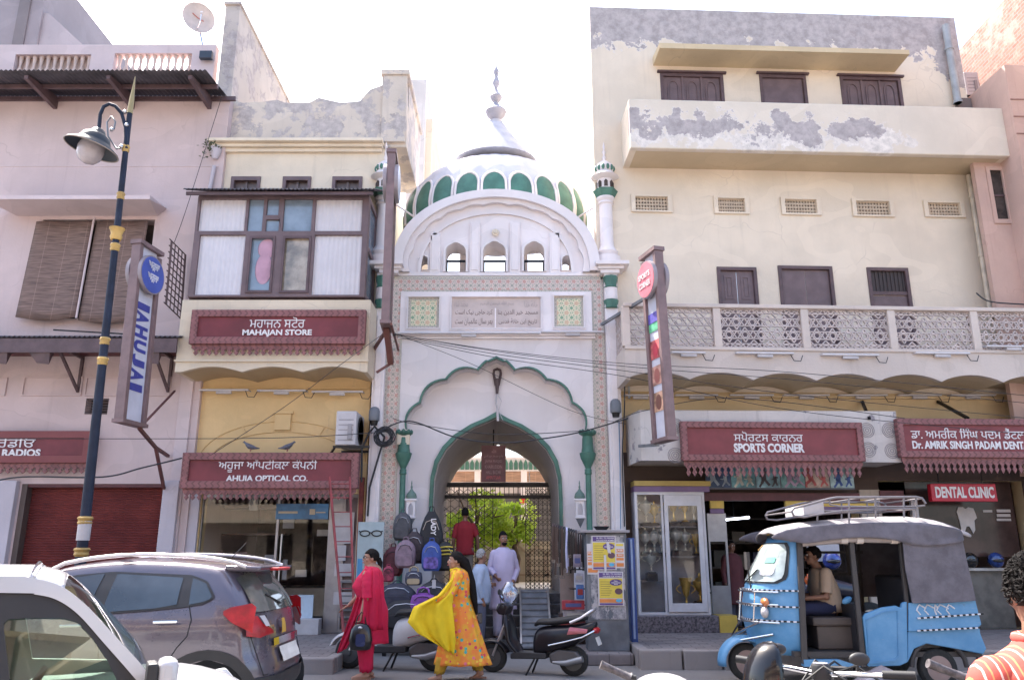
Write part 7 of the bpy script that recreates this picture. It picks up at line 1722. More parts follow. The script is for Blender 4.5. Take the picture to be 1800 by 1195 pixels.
# rear glass, spoiler, lamps, plate
def rear(y,z,off=.012):
    zz = (z-.24)/(1.49-.24); u = 1; v = y/max(.01,Wsuv(Xr-.1,z)); p = sh_.pt(1,v,zz); return (p[0]+off,y,z)
def rpatch(poly,off,rows=8,cols=8): return rowpatch(poly,lambda y,z: rear(y,z,off),rows,cols)
g = rpatch([(-.66,1.09),(.66,1.09),(.56,1.46),(-.56,1.46)],.02,10,16); put(g,'rear_window',mat('rear_glass',(.1,.1,.09),.06,spec=.9,var=.5,scale=2),suv,smooth=60)
g = G(); g.add([(-2.62,-.6,1.53),(-2.62,.6,1.53),(-2.27,.56,1.515),(-2.27,-.56,1.515),(-2.6,-.6,1.47),(-2.6,.6,1.47),(-2.3,.56,1.465),(-2.3,-.56,1.465)],[(0,3,2,1),(4,5,6,7),(0,4,7,3),(3,7,6,2),(2,6,5,1),(1,5,4,0)]); put(g,'spoiler',GREYP,suv,bev=.02,smooth=40)
g = G(); g.box(-2.3,-2.2,-.2,.2,1.47,1.5); put(g,'brake_light',LENSR,suv,bev=.01)
for s_ in (-1,1):   # wrap-round tail lamps: side patch and rear patch
    tl_ = [sv(*p) for p in ((411,1066),(432,1054),(462,1050),(474,1052),(478,1085),(470,1104),(455,1098),(430,1084))]
    tl_ = [(min(x,Xr-.13),z) for x,z in tl_]
    g = rowpatch(tl_,lambda x,z: side(x,z,.042,s_),8,8)
    rp2 = [(s_*.82,1.04),(s_*.68,1.06),(s_*.64,.98),(s_*.5,.92),(s_*.48,.87),(s_*.7,.86),(s_*.82,.88)]
    gb = rpatch(rp2,.055,8,8); n0 = len(g.v); g.v += gb.v; g.f += [[n0+i for i in f] for f in gb.f]; g.mi += gb.mi
    tlamp = put(g,'tail_lamp',LENSR,suv,smooth=50)
    gb = rpatch([(s_*.64,.96),(s_*.58,.96),(s_*.62,1.06),(s_*.68,1.06)],.075,4,3); put(gb,'clear_lens',mat('clear_lens',(.5,.48,.5),.2),tlamp)
g = rpatch([(-.3,.6),(.3,.6),(.3,.74),(-.3,.74)],.03,3,6); pl_ = put(g,'number_plate',mat('plate_white',(.65,.63,.6),.5),suv)
g = rpatch([(-.42,.76),(.42,.76),(.42,.83),(-.42,.83)],.025,3,6); put(g,'chrome_strip',CHROME,suv)
g = rpatch([(-.8,.26),(.8,.26),(.82,.5),(-.82,.5)],.02,4,10); put(g,'bumper_cladding',PLAST,suv)
g = rpatch([(-.78,.36),(-.5,.36),(-.5,.41),(-.78,.41)],.035,3,4); put(g,'reflector',LENSR,suv)
g = rpatch([(-.62,.92),(-.42,.92),(-.42,.96),(-.62,.96)],.03,2,4); put(g,'badge',CHROME,suv)
g = rpatch([(-.2,.86),(-.05,.86),(-.08,1.0),(-.17,1.0)],.03,3,3); put(g,'yellow_sticker',mat('sticker_ochre',(.5,.3,.05),.6),suv)
g = G(); g.tube([(*rear(-.05,1.14,.03)[:1],-.05,1.14),(rear(-.35,1.24,.03)[0],-.35,1.24)],.01,6); put(g,'rear_wiper',BLACK,suv)
g = G(); g.tube([rear(y_,z_,.012) for y_,z_ in ((-.74,1.06),(-.74,.86),(-.66,.52),(0,.5),(.66,.52),(.74,.86),(.74,1.06))],.005,5); put(g,'tailgate_seam',BLACK,suv)
g = G(); g.tube([(-2.75,0,1.6),(-2.62,0,1.75)],.005,5); put(g,'aerial',BLACK,suv)
# roof rails
for s_ in (-1,1):
    g = G(); pts = []
    for k in range(15):
        x = -4.25+k*(1.85/14); zt = smo((x-Xf)/(Xr-.3-Xf),top); lift = .02+.05*sin(pi*k/14)**.4
        pts.append((x,s_*Wsuv(x,zt)*.98,zt+lift-.0))
    g.tube(pts,.02,8); put(g,'roof_rail',mat('rail_silver',(.6,.58,.6),.3,metal=.7),suv,smooth=60)
# wheels, arches, door lines, handles
WX = sv(385,1190)[0]
for wx in (WX,WX-2.55):
    for s_ in (-1,1):
        wheel(suv,(wx,s_*(HW-.1),.31),.31,.2,5,s_)
        g = G(); A = [(wx+.37*cos(t*pi/16),.31+.37*sin(t*pi/16)) for t in range(-2,19)]; B = [(wx+.47*cos(t*pi/16),.31+.46*sin(t*pi/16)) for t in range(-2,19)]
        n = len(A); y0 = s_*(HW+.02); g.add([(x,s_*(Wsuv(x,z)+.004),z) for x,z in A]+[(x,s_*(Wsuv(x,z)+.012),z) for x,z in B]+[(x,s_*(HW-.25),z) for x,z in A],[(i,n+i,n+i+1,i+1) for i in range(n-1)]+[(i,i+1,2*n+i+1,2*n+i) for i in range(n-1)]); put(g,'arch_cladding',PLAST,suv,smooth=40)
        g = rowpatch([(wx+.375*cos(t*pi/12),.31+.375*sin(t*pi/12)) for t in range(24)],lambda x,z: side(x,max(z,.2),.003,s_),12,6); put(g,'wheel_well',mat('well_black',(.004,.004,.004),.9),suv)
for s_ in (-1,1):
    g = rowpatch([(WX-2.1,.2),(WX-.42,.2),(WX-.42,.33),(WX-2.1,.33)],lambda x,z: side(x,z,.016,s_),3,12); put(g,'sill_cladding',PLAST,suv)
def seam(pts,name='door_seam'): g = G(); g.tube([side(x,z,.001) for x,z in pts],.005,5); put(g,name,BLACK,suv)
seam([sv(*p) for p in ((196,1072),(196,1110),(198,1160),(202,1195),(206,1230))]); seam([sv(*p) for p in ((352,1056),(358,1080),(352,1110),(335,1130),(322,1150))])
g = G(); h0 = sv(296,1083); g.bar((h0[0],-HW*1.0-.03,h0[1]),(h0[0]+.22,-HW*1.0-.028,h0[1]+.005),.03); put(g,'door_handle',CHROME,suv,bev=.01)
g = G(); h0 = sv(172,1090); g.bar((h0[0]-.2,-HW*1.0-.03,h0[1]),(h0[0],-HW*1.0-.028,h0[1]+.005),.03); put(g,'door_handle',CHROME,suv,bev=.01)
for s_ in (-1,1): g = G(); g.ball((-4.62,s_*1.0,1.12),.1,.1,.08); put(g,'wing_mirror',GREYP,suv,smooth=180)
g = rowpatch([(-.6,1.14),(.6,1.14),(.5,1.42),(-.5,1.42)],lambda y,z: (Xf+.0+4.03*lin(z,[(1.1,.3),(1.18,.36),(1.45,.5),(1.5,.56)])-.02,y,z+.025),6,6); put(g,'windscreen',AUTOG,suv)
# --- white car close to the camera, heading right and slightly away ---
p_ = P(262,1178,4.3); WF = Frame(p_.x,4.3,radians(27)); wq = lambda px,py,d=0.0: WF.q(px,py,d)
wc = thing('white_car','white car cut off at the lower left corner with its black framed side window','car',WF)
WP = paint('car_white_paint',(.5,.5,.52),.3,0)
def tumble(x,y,z): return (x,y+max(0,z-.98)*.25,z)
outer = [wq(*p) for p in ((0,1014),(60,1018),(105,1031),(150,1064),(200,1116),(245,1164),(262,1186))]
mid = [wq(*p) for p in ((0,1043),(60,1046),(100,1056),(138,1082),(182,1130),(220,1172),(240,1195))]
zr_ = outer[0][1]; xh = outer[0][0]; belt = wq(200,1222)[1]; xb = wq(262,1190)[0]
back = [(xb-2.9,belt),(xb-2.85,belt+.12),(xb-2.6,zr_-.1),(xb-2.35,zr_-.02),(xb-1.9,zr_+.005)]
backm = [(xb-2.8,belt),(xb-2.75,belt+.1),(xb-2.52,zr_-.14),(xb-2.3,zr_-.07),(xb-1.9,zr_-.04)]
outer = [p for p in back if p[0] < xh-.05]+outer; mid = [p for p in backm if p[0] < xh-.05]+mid
def curved(pts,n=6):
    o = []
    for i in range(len(pts)-1):
        p0 = Vector(pts[max(i-1,0)]); p1 = Vector(pts[i]); p2 = Vector(pts[i+1]); p3 = Vector(pts[min(i+2,len(pts)-1)])
        for k in range(n):
            t = k/n; v = .5*((2*p1)+(p2-p0)*t+(2*p0-5*p1+4*p2-p3)*t*t+(3*p1-p0-3*p2+p3)*t**3); o.append((v.x,v.y))
    o.append(tuple(pts[-1])); return o
oc,mc = curved(outer),curved(mid)
g = G(); g.plate(oc+[(xb+.03,belt-.1),(xb-.05,belt-.1)]+mc[::-1],[],0,.05); bend(g,tumble); put(g,'roof_side',WP,wc,smooth=50)
op_ = [wq(*p) for p in ((20,1222),(4,1110),(3,1098),(12,1090),(60,1087),(112,1088),(135,1094),(162,1122),(188,1160),(208,1200),(214,1222))]
op2 = rrect(xb-2.35,op_[2][0]-.09,belt+.02,zr_-.14,.08)
g = G(); g.plate([(mc[0][0],belt-.1)]+mc+[(xb-.05,belt-.1)],[op_,op2],.012,.05); bend(g,tumble); put(g,'door_frame',PLAST,wc)
TINT = clear_glass('green_glass',(.55,.66,.6),.8,.06)
for o_ in (op_,op2): g = G(); g.plate(o_,[],.03,.035); bend(g,tumble); put(g,'side_window',TINT,wc)
g = G(); W2_ = 1.55
def far(x,y,z): return (x,y-max(0,z-.98)*.25,z)
g.plate(oc+[(xb,belt-.1),(xb-2.9,belt-.1)],[[(x,z) for x,z in op_],op2],W2_-.05,W2_); bend(g,far); put(g,'far_side_frame',mat('grey_trim',(.3,.31,.3),.6),wc)
low = [(xb-2.95,.35),(xb+.7,.3),(xb+.78,.6),(xb+.6,.8),(xb+.3,belt-.14),(xb+.02,belt-.102),(xb-2.95,belt-.102),(xb-3.0,.7)]
for y0 in (-.02,W2_): g = G(); g.plate(low,[],y0,y0+.06); put(g,'door_skin',WP,wc,bev=.015)
g = G(); V = []; n = len(oc)
for j in range(11):
    t = j/10; v = 2*t-1
    for x,z in oc: dz = max(0,z-.98)*.25; V.append((x,dz+.03+(W2_-.06-2*dz)*t,z+.05*(1-v*v)))
keep = n-6*4
g.add(V,[(j*n+i,j*n+i+1,(j+1)*n+i+1,(j+1)*n+i) for j in range(10) for i in range(keep)]); rf = put(g,'roof',WP,wc,smooth=60); m_ = rf.modifiers.new('t','SOLIDIFY'); m_.thickness = .03
g = G(); g.add(V,[(j*n+i,j*n+i+1,(j+1)*n+i+1,(j+1)*n+i) for j in range(10) for i in range(keep,n-1)]); put(g,'windscreen',TINT,wc,smooth=60)
g = G(); B = [(xb-.02,belt-.02),(xb+.2,belt-.0),(xb+.4,belt-.03),(xb+.6,belt-.1),(xb+.72,belt-.22),(xb+.78,belt-.4)]; V = []
for j in range(9):
    t = j/8
    for x,z in B: V.append((x-.08*abs(2*t-1)**3,.0+W2_*t,z-.04+.06*sin(pi*t)**.5))
n = len(B); g.add(V,[(j*n+i,j*n+i+1,(j+1)*n+i+1,(j+1)*n+i) for j in range(8) for i in range(n-1)]); put(g,'bonnet',WP,wc,smooth=60,sub=1)
mr = wq(284,1180,-.12)
g = G(); g.box(mr[0]-.02,mr[0]+.07,-.22,-.04,mr[1]-.09,mr[1]+.065); put(g,'wing_mirror',WP,wc,smooth=60,bev=.03)
g = G(); g.box(mr[0]-.07,mr[0]-.021,-.21,-.05,mr[1]-.1,mr[1]+.05); g.box(mr[0]-.05,mr[0]+.02,-.05,.06,mr[1]-.09,mr[1]-.04); put(g,'mirror_glass',PLAST,wc,bev=.012)
s0 = wq(40,1200,.45); M = Matrix.Translation((s0[0],.42,s0[1]-.1)) @ Matrix.Rotation(radians(-62),4,'Y')
gm = G(M); gm.tube([(.19*cos(2*pi*i/28),.19*sin(2*pi*i/28),0) for i in range(28)],.016,8,closed=True); gm.bar((-.18,0,0),(.18,0,0),.04,.02); gm.ball((0,0,-.02),.06,.06,.03); put(gm,'steering_wheel',PLAST,wc,smooth=60)
g = G(); g.box(xb-.6,xb-.0,.08,W2_-.09,belt-.35,belt-.06); put(g,'dashboard',mat('dash_grey',(.3,.31,.3),.7),wc,bev=.06)
for y0 in (.15,.9): g = G(); g.box(xb-1.5,xb-1.35,y0,y0+.45,.5,1.2); g.box(xb-1.47,xb-1.37,y0+.1,y0+.35,1.21,1.38); put(g,'front_seat',mat('seat_grey',(.1,.1,.1),.9),wc,bev=.04)
g = G(); g.box(xb-2.8,xb+.6,.1,W2_-.07,.2,.32); put(g,'floor_pan',PLAST,wc)
for wx in (xb+.25,xb-2.2):
    for s_,yy in ((-1,.08),(1,W2_-.06)): wheel(wc,(wx,yy,.28),.28,.17,5,s_)
# --- blue three-wheeler, heading left; near flank on Y = 10.2 ---
AY = 10.2; AW = 1.35
au = thing('auto_rickshaw','light blue auto rickshaw with grey canvas hood and metal roof rack','auto rickshaw',None,loc=(0,AY,0))
def za(zx,zy,Y=AY): p = P(1240+zx/3.214,860+zy/3.214,Y); return (p.x,p.z)
def worn_blue():
    m,nt,b = newmat('auto_blue'); h = NT(nt); v = h.obj(); n = h.noise(v,2.2,7,.7); c = h.mix(h.step(n,.35,.7),(.07,.23,.43,1),(.13,.3,.5,1))
    sc = h.noise(h.scale(v,(2,2,14)),5,5,.75); c = h.mix(h.math('MULTIPLY',h.step(sc,.6,.72),.6),c,(.32,.34,.36,1))
    ch = h.noise(v,11,6,.75); c = h.mix(h.math('MULTIPLY',h.step(ch,.66,.69),.8),c,(.12,.09,.08,1)); h.l(c,b.inputs['Base Color'])
    h.l(h.math('ADD',.3,h.math('MULTIPLY',n,.4)),b.inputs['Roughness']); h.bump(h.noise(v,3.5,2,.4),b,.5,.03); return m
BLU = worn_blue(); CAN = mat('grey_canvas',(.12,.11,.13),.85,var=.2,scale=6,bump=.3); CANP = mat('dusty_canvas',(.27,.245,.25),.85,var=.2,scale=3,bump=.3); ADK = mat('auto_dark',(.04,.035,.035),.6)
xp = za(545,500)[0]   # near A pillar
def cowl_x(z): return smo(z,[(.3,xp-.44),(.5,xp-.5),(.85,xp-.55),(1.12,xp-.5),(1.25,xp-.44),(1.62,xp-.22),(1.8,xp-.04)])
def cowl(v,z,off=0):   # v in -1..1 across
    a = cowl_x(z); k = abs(v)**2.6; x = a+(xp-a)*k; y = AW/2+v*(AW/2-.02)*smo(z,[(.3,.86),(.6,.98),(1.1,1.0),(1.7,.93),(1.82,.88)])
    return (x-off,y-off*.5*v*-1 if 0 else y,z)
g = G(); nv,nz = 22,16; V = [cowl(-1+2*i/nv,.36+(1.8-.36)*j/nz) for j in range(nz+1) for i in range(nv+1)]
g.add(V,[(j*(nv+1)+i,(j+1)*(nv+1)+i,(j+1)*(nv+1)+i+1,j*(nv+1)+i+1) for j in range(nz) for i in range(nv)]); cw = put(g,'front_cowl',BLU,au,smooth=60); m_ = cw.modifiers.new('t','SOLIDIFY'); m_.thickness = .02
def cpatch(v0,v1,z0,z1,off,m,name,par,n=14,inset=None,r=.12):
    poly = rrect(v0,v1,z0,z1,r,4); g = rowpatch(poly,lambda v,z: cowl(v,z,off),10,n); return put(g,name,m,par,smooth=60)
cpatch(-.88,.88,1.2,1.7,.012,BLACK,'windscreen_seal',cw); ws = cpatch(-.84,.84,1.22,1.68,.02,mat('auto_screen',(.3,.34,.33),.05,spec=.9,var=.5,scale=1.2),'windscreen',au)
cpatch(.3,.7,1.6,1.67,.028,mat('decal_orange',(.65,.35,.1),.5),'orange_sticker',ws,r=.01); cpatch(-.66,-.4,1.45,1.52,.028,mat('decal_green',(.1,.5,.3),.5),'green_sticker',ws,r=.02); cpatch(-.7,-.4,1.3,1.42,.028,mat('decal_white',(.6,.6,.65),.5),'round_sticker',ws,r=.05)
g = G(); g.tube([cowl(.0,1.2,.04),cowl(-.35,1.36,.05)],.008,5); put(g,'wiper',BLACK,au)
# floor, side lower body
g = G(); xe = za(1560,800)[0]; g.box(xp-.15,xe,.06,AW-.06,.36,.42); put(g,'floor',ADK,au)
g = G(); p0 = [za(*p) for p in ((920,1000),(890,720),(905,700),(1000,665),(1075,655),(1105,668),(1112,640),(1140,630),(1145,975),(1100,995))]; g.plate(p0,[],0,.05); put(g,'passenger_door',BLU,au,bev=.012)
g = G(); p1 = [za(*p) for p in ((925,985),(905,735),(1005,690),(1085,680),(1090,950),(1070,970))]; g.plate(p1,[[(x*.97+.03*((p1[0][0]+p1[3][0])/2),z*.95+.05*.75) for x,z in p1]],-.012,-.0005); put(g,'door_pressing',BLU,au)
g = G(); g.plate([za(*p) for p in ((1145,640),(1520,625),(1555,760),(1540,775),(1190,800),(1145,800))],[],-.02,.04); rp1 = put(g,'rear_side_panel',BLU,au,bev=.012)
g = G(); g.plate([za(*p) for p in ((1145,801),(1540,776),(1590,900),(1570,930),(1420,900),(1250,870),(1180,900),(1145,975))],[],.0,.06); put(g,'rear_quarter',BLU,au,bev=.012)
g = G(); g.plate([za(*p) for p in ((560,1000),(555,960),(760,960),(880,1000))],[],0,.1); put(g,'foot_sill',BLU,au)
g = G(); g.box(xe-.04,xe,.02,AW-.02,.42,za(1540,640)[1]); put(g,'tail_panel',BLU,au,bev=.02)
ptxt = mat('painted_white',(.6,.6,.64),.6)
g = G()
for cx_,w_ in ((1215,26),(1262,30),(1300,10),(1335,34),(1380,24)):
    a_ = za(cx_,682); ww = w_/3.214/145; g.tube([(a_[0]+ww*cos(t*pi/5),-.023,a_[1]+.05*sin(t*pi/5)+.02*(t % 3 == 0)) for t in range(0,8)],.009,4)
put(g,'faded_brushwork',ptxt,rp1)
# beaded white and black trim lines
def beads(pts,par=au):
    g = G()
    for i in range(len(pts)-1):
        a,b = Vector(pts[i]),Vector(pts[i+1]); n = max(2,int((b-a).length/.035)); n += n % 2
        for k in range(n): g.m = k % 2; g.bar(a.lerp(b,k/n),a.lerp(b,(k+1)/n),.018)
    put(g,'beaded_trim',[ptxt,BLACK],par)
beads([(*za(1190,725)[:1],-.035,za(1190,725)[1]),(za(1560,700)[0],-.035,za(1560,700)[1])]); beads([(za(1190,795)[0],-.035,za(1190,795)[1]),(za(1545,778)[0],-.035,za(1545,778)[1])])
for zz in (1.12,.93,.76): beads([tuple(Vector(cowl(-1+2*i/12,zz,.02))) for i in range(13)])
# posts, seat, partition
for a,b,wd in (((535,290),(565,985),.07),((825,262),(900,1005),.06),((1105,265),(1165,880),.05)):
    A,B = za(*a),za(*b); g = G(); g.bar((A[0],.03,A[1]),(B[0],.03,B[1]),wd,.05); put(g,'side_post',ADK,au,bev=.008)
    g = G(); g.bar((A[0],AW-.03,A[1]),(B[0],AW-.03,B[1]),wd,.05); put(g,'side_post',ADK,au,bev=.008)
for zy in (355,490):
    A,B = za(835,zy),za(1130,zy); g = G(); g.bar((A[0],AW-.1,A[1]),(B[0],AW-.1,B[1]),.035); put(g,'cross_rail',ADK,au)
A = za(1035,400); g = G(); g.bar((A[0],AW-.1,za(1035,310)[1]),(A[0],AW-.1,za(1035,500)[1]),.05); put(g,'cross_rail',ADK,au)
SEAT = mat('seat_vinyl',(.025,.025,.03),.5)
sx = za(690,740); g = G(); g.box(sx[0]-.05,sx[0]+.5,.25,.95,.42,sx[1]-.08); g.box(sx[0]-.1,sx[0]+.45,.22,.98,sx[1]-.079,sx[1]+.02); put(g,'driver_seat',mat('seat_box',(.07,.055,.05),.6),au,bev=.02)
sx2 = za(1010,640); g = G(); g.box(sx2[0]+.1,xe-.45,.1,AW-.1,.42,.8); g.box(sx2[0]+.45,xe-.4,.1,AW-.1,.801,1.28); put(g,'rear_seat',SEAT,au,bev=.04)
g = G(); g.box(za(860,700)[0],za(860,700)[0]+.04,.1,AW-.1,.42,.95); put(g,'partition',SEAT,au)
# canvas: roof, rear curtain, rolled side flaps
rt = [za(*p,AY+.15) for p in ((405,250),(425,228),(455,210),(600,186),(800,168),(1000,158),(1200,150),(1340,172),(1400,195),(1465,222))]
g = G(); V = []; n = len(rt); nj = 12
for j in range(nj+1):
    t = j/nj; v = 2*t-1
    for i,(x,z) in enumerate(rt):
        drop = .13*abs(v)**3; sag = .012*sin(i*2.1+j*1.7)
        V.append((x+.1*(abs(v)**4)*(1 if i < 3 else 0),-.04+(AW+.08)*t,z-drop+sag+.02))
g.add(V,[(j*n+i,j*n+i+1,(j+1)*n+i+1,(j+1)*n+i) for j in range(nj) for i in range(n-1)])
cr = put(g,'canvas_roof',CANP,au,smooth=60,sub=1); m_ = cr.modifiers.new('t','SOLIDIFY'); m_.thickness = .02
for s_,yy in ((-1,-.05),(1,AW+.05)):
    g = G(); up_ = [za(*p) for p in ((345,275),(430,225),(600,205),(800,190),(1000,185),(1200,185),(1400,215),(1440,235))]; dn_ = [za(*p) for p in ((530,300),(560,310),(640,292),(820,268),(1000,275),(1110,300),(1200,330),(1445,300))]
    V = []; 
    for j in range(5):
        t = j/4
        for i in range(8): V.append((up_[i][0]+(dn_[i][0]-up_[i][0])*t,yy+.02*sin(i*1.9+t*3)-.02*t*s_*-1,up_[i][1]+(dn_[i][1]-up_[i][1])*t))
    g.add(V,[(j*8+i,j*8+i+1,(j+1)*8+i+1,(j+1)*8+i) for j in range(4) for i in range(7)]); sf_ = put(g,'canvas_valance',CAN,au,smooth=60,sub=1)
    m_ = sf_.modifiers.new('t','SOLIDIFY'); m_.thickness = .012
    g = G(); q_ = [za(*p) for p in ((1095,240),(1430,225),(1465,400),(1515,625),(1330,640),(1160,640),(1120,450))]; q_ = dense(q_,.15)
    g.plate(q_,[],yy-.008,yy+.008); bend(g,lambda x,y,z: (x,y+.012*sin(x*14+z*3),z)); put(g,'rear_curtain',CAN,au)
    g = G(); A = za(545,300); B = za(1095,285); m2 = za(820,275); g.tube([(A[0],yy+.05,A[1]-.01),(m2[0],yy+.05,m2[1]-.01),(B[0],yy+.05,B[1])],.04,8); put(g,'rolled_flap',mat('rolled_canvas',(.3,.26,.25),.8),au,smooth=60)
    for zx in (780,868,1062): p = za(zx,285); g = G(); g.cyl((p[0]-.04,yy+.05,p[1]),(p[0]+.04,yy+.05,p[1]),.048,n=10); put(g,'flap_strap',mat('strap_cream',(.5,.44,.4),.7),au)
g = G(); g.box(xe-.12,xe-.1,.0,AW,za(1540,640)[1],za(1430,225)[1]); put(g,'rear_canvas',CAN,au)
g = G()
for k in range(9): p = cowl(-.8+.2*k,1.76,.035); g.ball((p[0]+.05,p[1],p[2]+.06+.03*(1-(k/4-1)**2)),.03,.045,.02,8,5)
put(g,'yellow_beads',mat('bead_yellow',(.7,.45,.12),.5),au,smooth=60)
# roof rack
RK = mat('rack_steel',(.22,.2,.21),.45,metal=.6); 
def zr(zx,zy,Y): p = P(1240+zx/3.214,860+zy/3.214,Y); return (p.x,Y-AY,p.z)
for Y in (AY+.12,AY+1.2):
    g = G(); k = 0
    g.tube([zr(500,150,AY+.12)[:1]+(Y-AY,zr(500,150,AY+.12)[2])]+[(zr(a,b,AY+.12)[0],Y-AY,zr(a,b,AY+.12)[2]) for a,b in ((488,125),(500,105),(545,95),(700,52),(740,45),(900,44),(1190,42),(1225,50),(1245,80))],.015,8)
    g.tube([(zr(a,b,AY+.12)[0],Y-AY,zr(a,b,AY+.12)[2]) for a,b in ((500,150),(560,155),(760,122),(960,108),(1190,108))],.013,8)
    g.tube([(zr(a,b,AY+.12)[0],Y-AY,zr(a,b,AY+.12)[2]) for a,b in ((700,52),(702,85),(760,95),(960,98),(1190,96),(1240,90))],.011,8)
    for zx in (810,960,1120,1190): a = zr(zx,44,AY+.12); b = zr(zx+2,160 if zx not in (810,) else 230,AY+.12); g.cyl((a[0],Y-AY,a[2]),(b[0],Y-AY,b[2]),.012,n=6)
    put(g,'rack_side',RK,au,smooth=60)
for zx,zy in ((490,125),(740,45),(900,44),(1060,43),(1225,50),(760,122),(960,108),(1190,108)): g = G(); a = zr(zx,zy,AY+.12); g.cyl((a[0],.12,a[2]),(a[0],1.2,a[2]),.012,n=6); put(g,'rack_bar',RK,au)
g = G(); a = zr(555,130,AY+.2); b = zr(668,90,AY+.2); g.add([(a[0],.2,a[2]-.03),(b[0],.2,b[2]-.09),(b[0],.2,b[2]+.05),(a[0],.2,a[2]+.08),(a[0],.9,a[2]-.03),(b[0],.9,b[2]-.09),(b[0],.9,b[2]+.05),(a[0],.9,a[2]+.08)],[(0,1,2,3),(4,7,6,5),(3,2,6,7),(0,4,5,1),(1,5,6,2),(0,3,7,4)]); put(g,'rack_board',PAPER,au)
# front details: guard bars, lamps, mudguard, wheels
g = G()
for zz in (1.1,.95,.74): g.tube([Vector(cowl(-1+2*i/12,zz,.07)) for i in range(1,12)],.012,6)
for v in (-.5,0,.5): g.tube([Vector(cowl(v,1.12,.07)),Vector(cowl(v,.74,.08))],.01,6)
g.tube([Vector(cowl(-.6,.74,.08)),Vector(cowl(0,.55,.22)),Vector(cowl(.6,.74,.08))],.014,6); g.tube([Vector(cowl(-.7,.6,.02)),Vector(cowl(0,.46,.3)),Vector(cowl(.7,.6,.02))],.014,6)
put(g,'guard_bars',CHROME,au,smooth=60)
for v in (-.62,.62):
    p = cowl(v,.98,.02); g = G(); g.ball((p[0],p[1],p[2]),.05,.1,.055); put(g,'indicator',mat('amber_lens',(.55,.18,.05),.2,coat=1),au,smooth=180)
    p = cowl(v,.86,.02); g = G(); g.ball((p[0],p[1],p[2]),.05,.085,.075); put(g,'headlight',mat('headlight_glass',(.45,.42,.42),.1,coat=1),au,smooth=180)
fw = za(235,1015,AY+AW/2); g = G(); c_ = (fw[0],AW/2,.23); n = 14; V = []
for j in range(7):
    yy = -.16+.32*j/6; rr = .31-.05*abs(2*j/6-1)**3
    for i in range(n+1): t = radians(-8+175*i/n); V.append((c_[0]-.02+rr*cos(t)*1.1*-1,c_[1]+yy,c_[2]+rr*sin(t)*1.05))
g.add(V,[(j*(n+1)+i,j*(n+1)+i+1,(j+1)*(n+1)+i+1,(j+1)*(n+1)+i) for j in range(6) for i in range(n)]); mg = put(g,'mudguard',BLU,au,smooth=60); m_ = mg.modifiers.new('t','SOLIDIFY'); m_.thickness = .012
wheel(au,c_,.23,.1,6,-1,rim=mat('rusty_rim',(.28,.2,.18),.6)); rwx = za(1330,990)[0]
for yy,s_ in ((.1,-1),(AW-.1,1)): wheel(au,(rwx,yy,.23),.23,.12,6,s_,rim=mat('rusty_rim',(.28,.2,.18),.6))
g = G(); g.tube([(rwx+.33*cos(t*pi/10),.04,.25+.3*sin(t*pi/10)) for t in range(0,11)],.03,8); put(g,'rear_arch',ADK,au,smooth=60)
g = G(); p = zr(295,400,AY+.1); g.box(p[0]-.02,p[0]+.02,.5-.0,.62,p[2]-.12,p[2]+.1); g.tube([(p[0],.56,p[2]-.1),(p[0]+.02,.5,p[2]-.55)],.01,6); put(g,'wing_mirror',ADK,au)
g = G(); p = za(800,630); g.ball((p[0]+.08,.2,p[1]),.07,.03,.04,R=Matrix.Rotation(-.5,3,'Y')); put(g,'blue_mirror',BLU,au,smooth=180)
g = G(); hb = za(610,590); g.tube([(hb[0]-.1,.45,hb[1]+.0),(hb[0]-.2,.67,hb[1]+.03),(hb[0]-.1,.9,hb[1])],.016,8); g.cyl((hb[0]-.2,.67,hb[1]),(hb[0]-.45,.67,.5),.03); put(g,'handlebar',ADK,au,smooth=60)
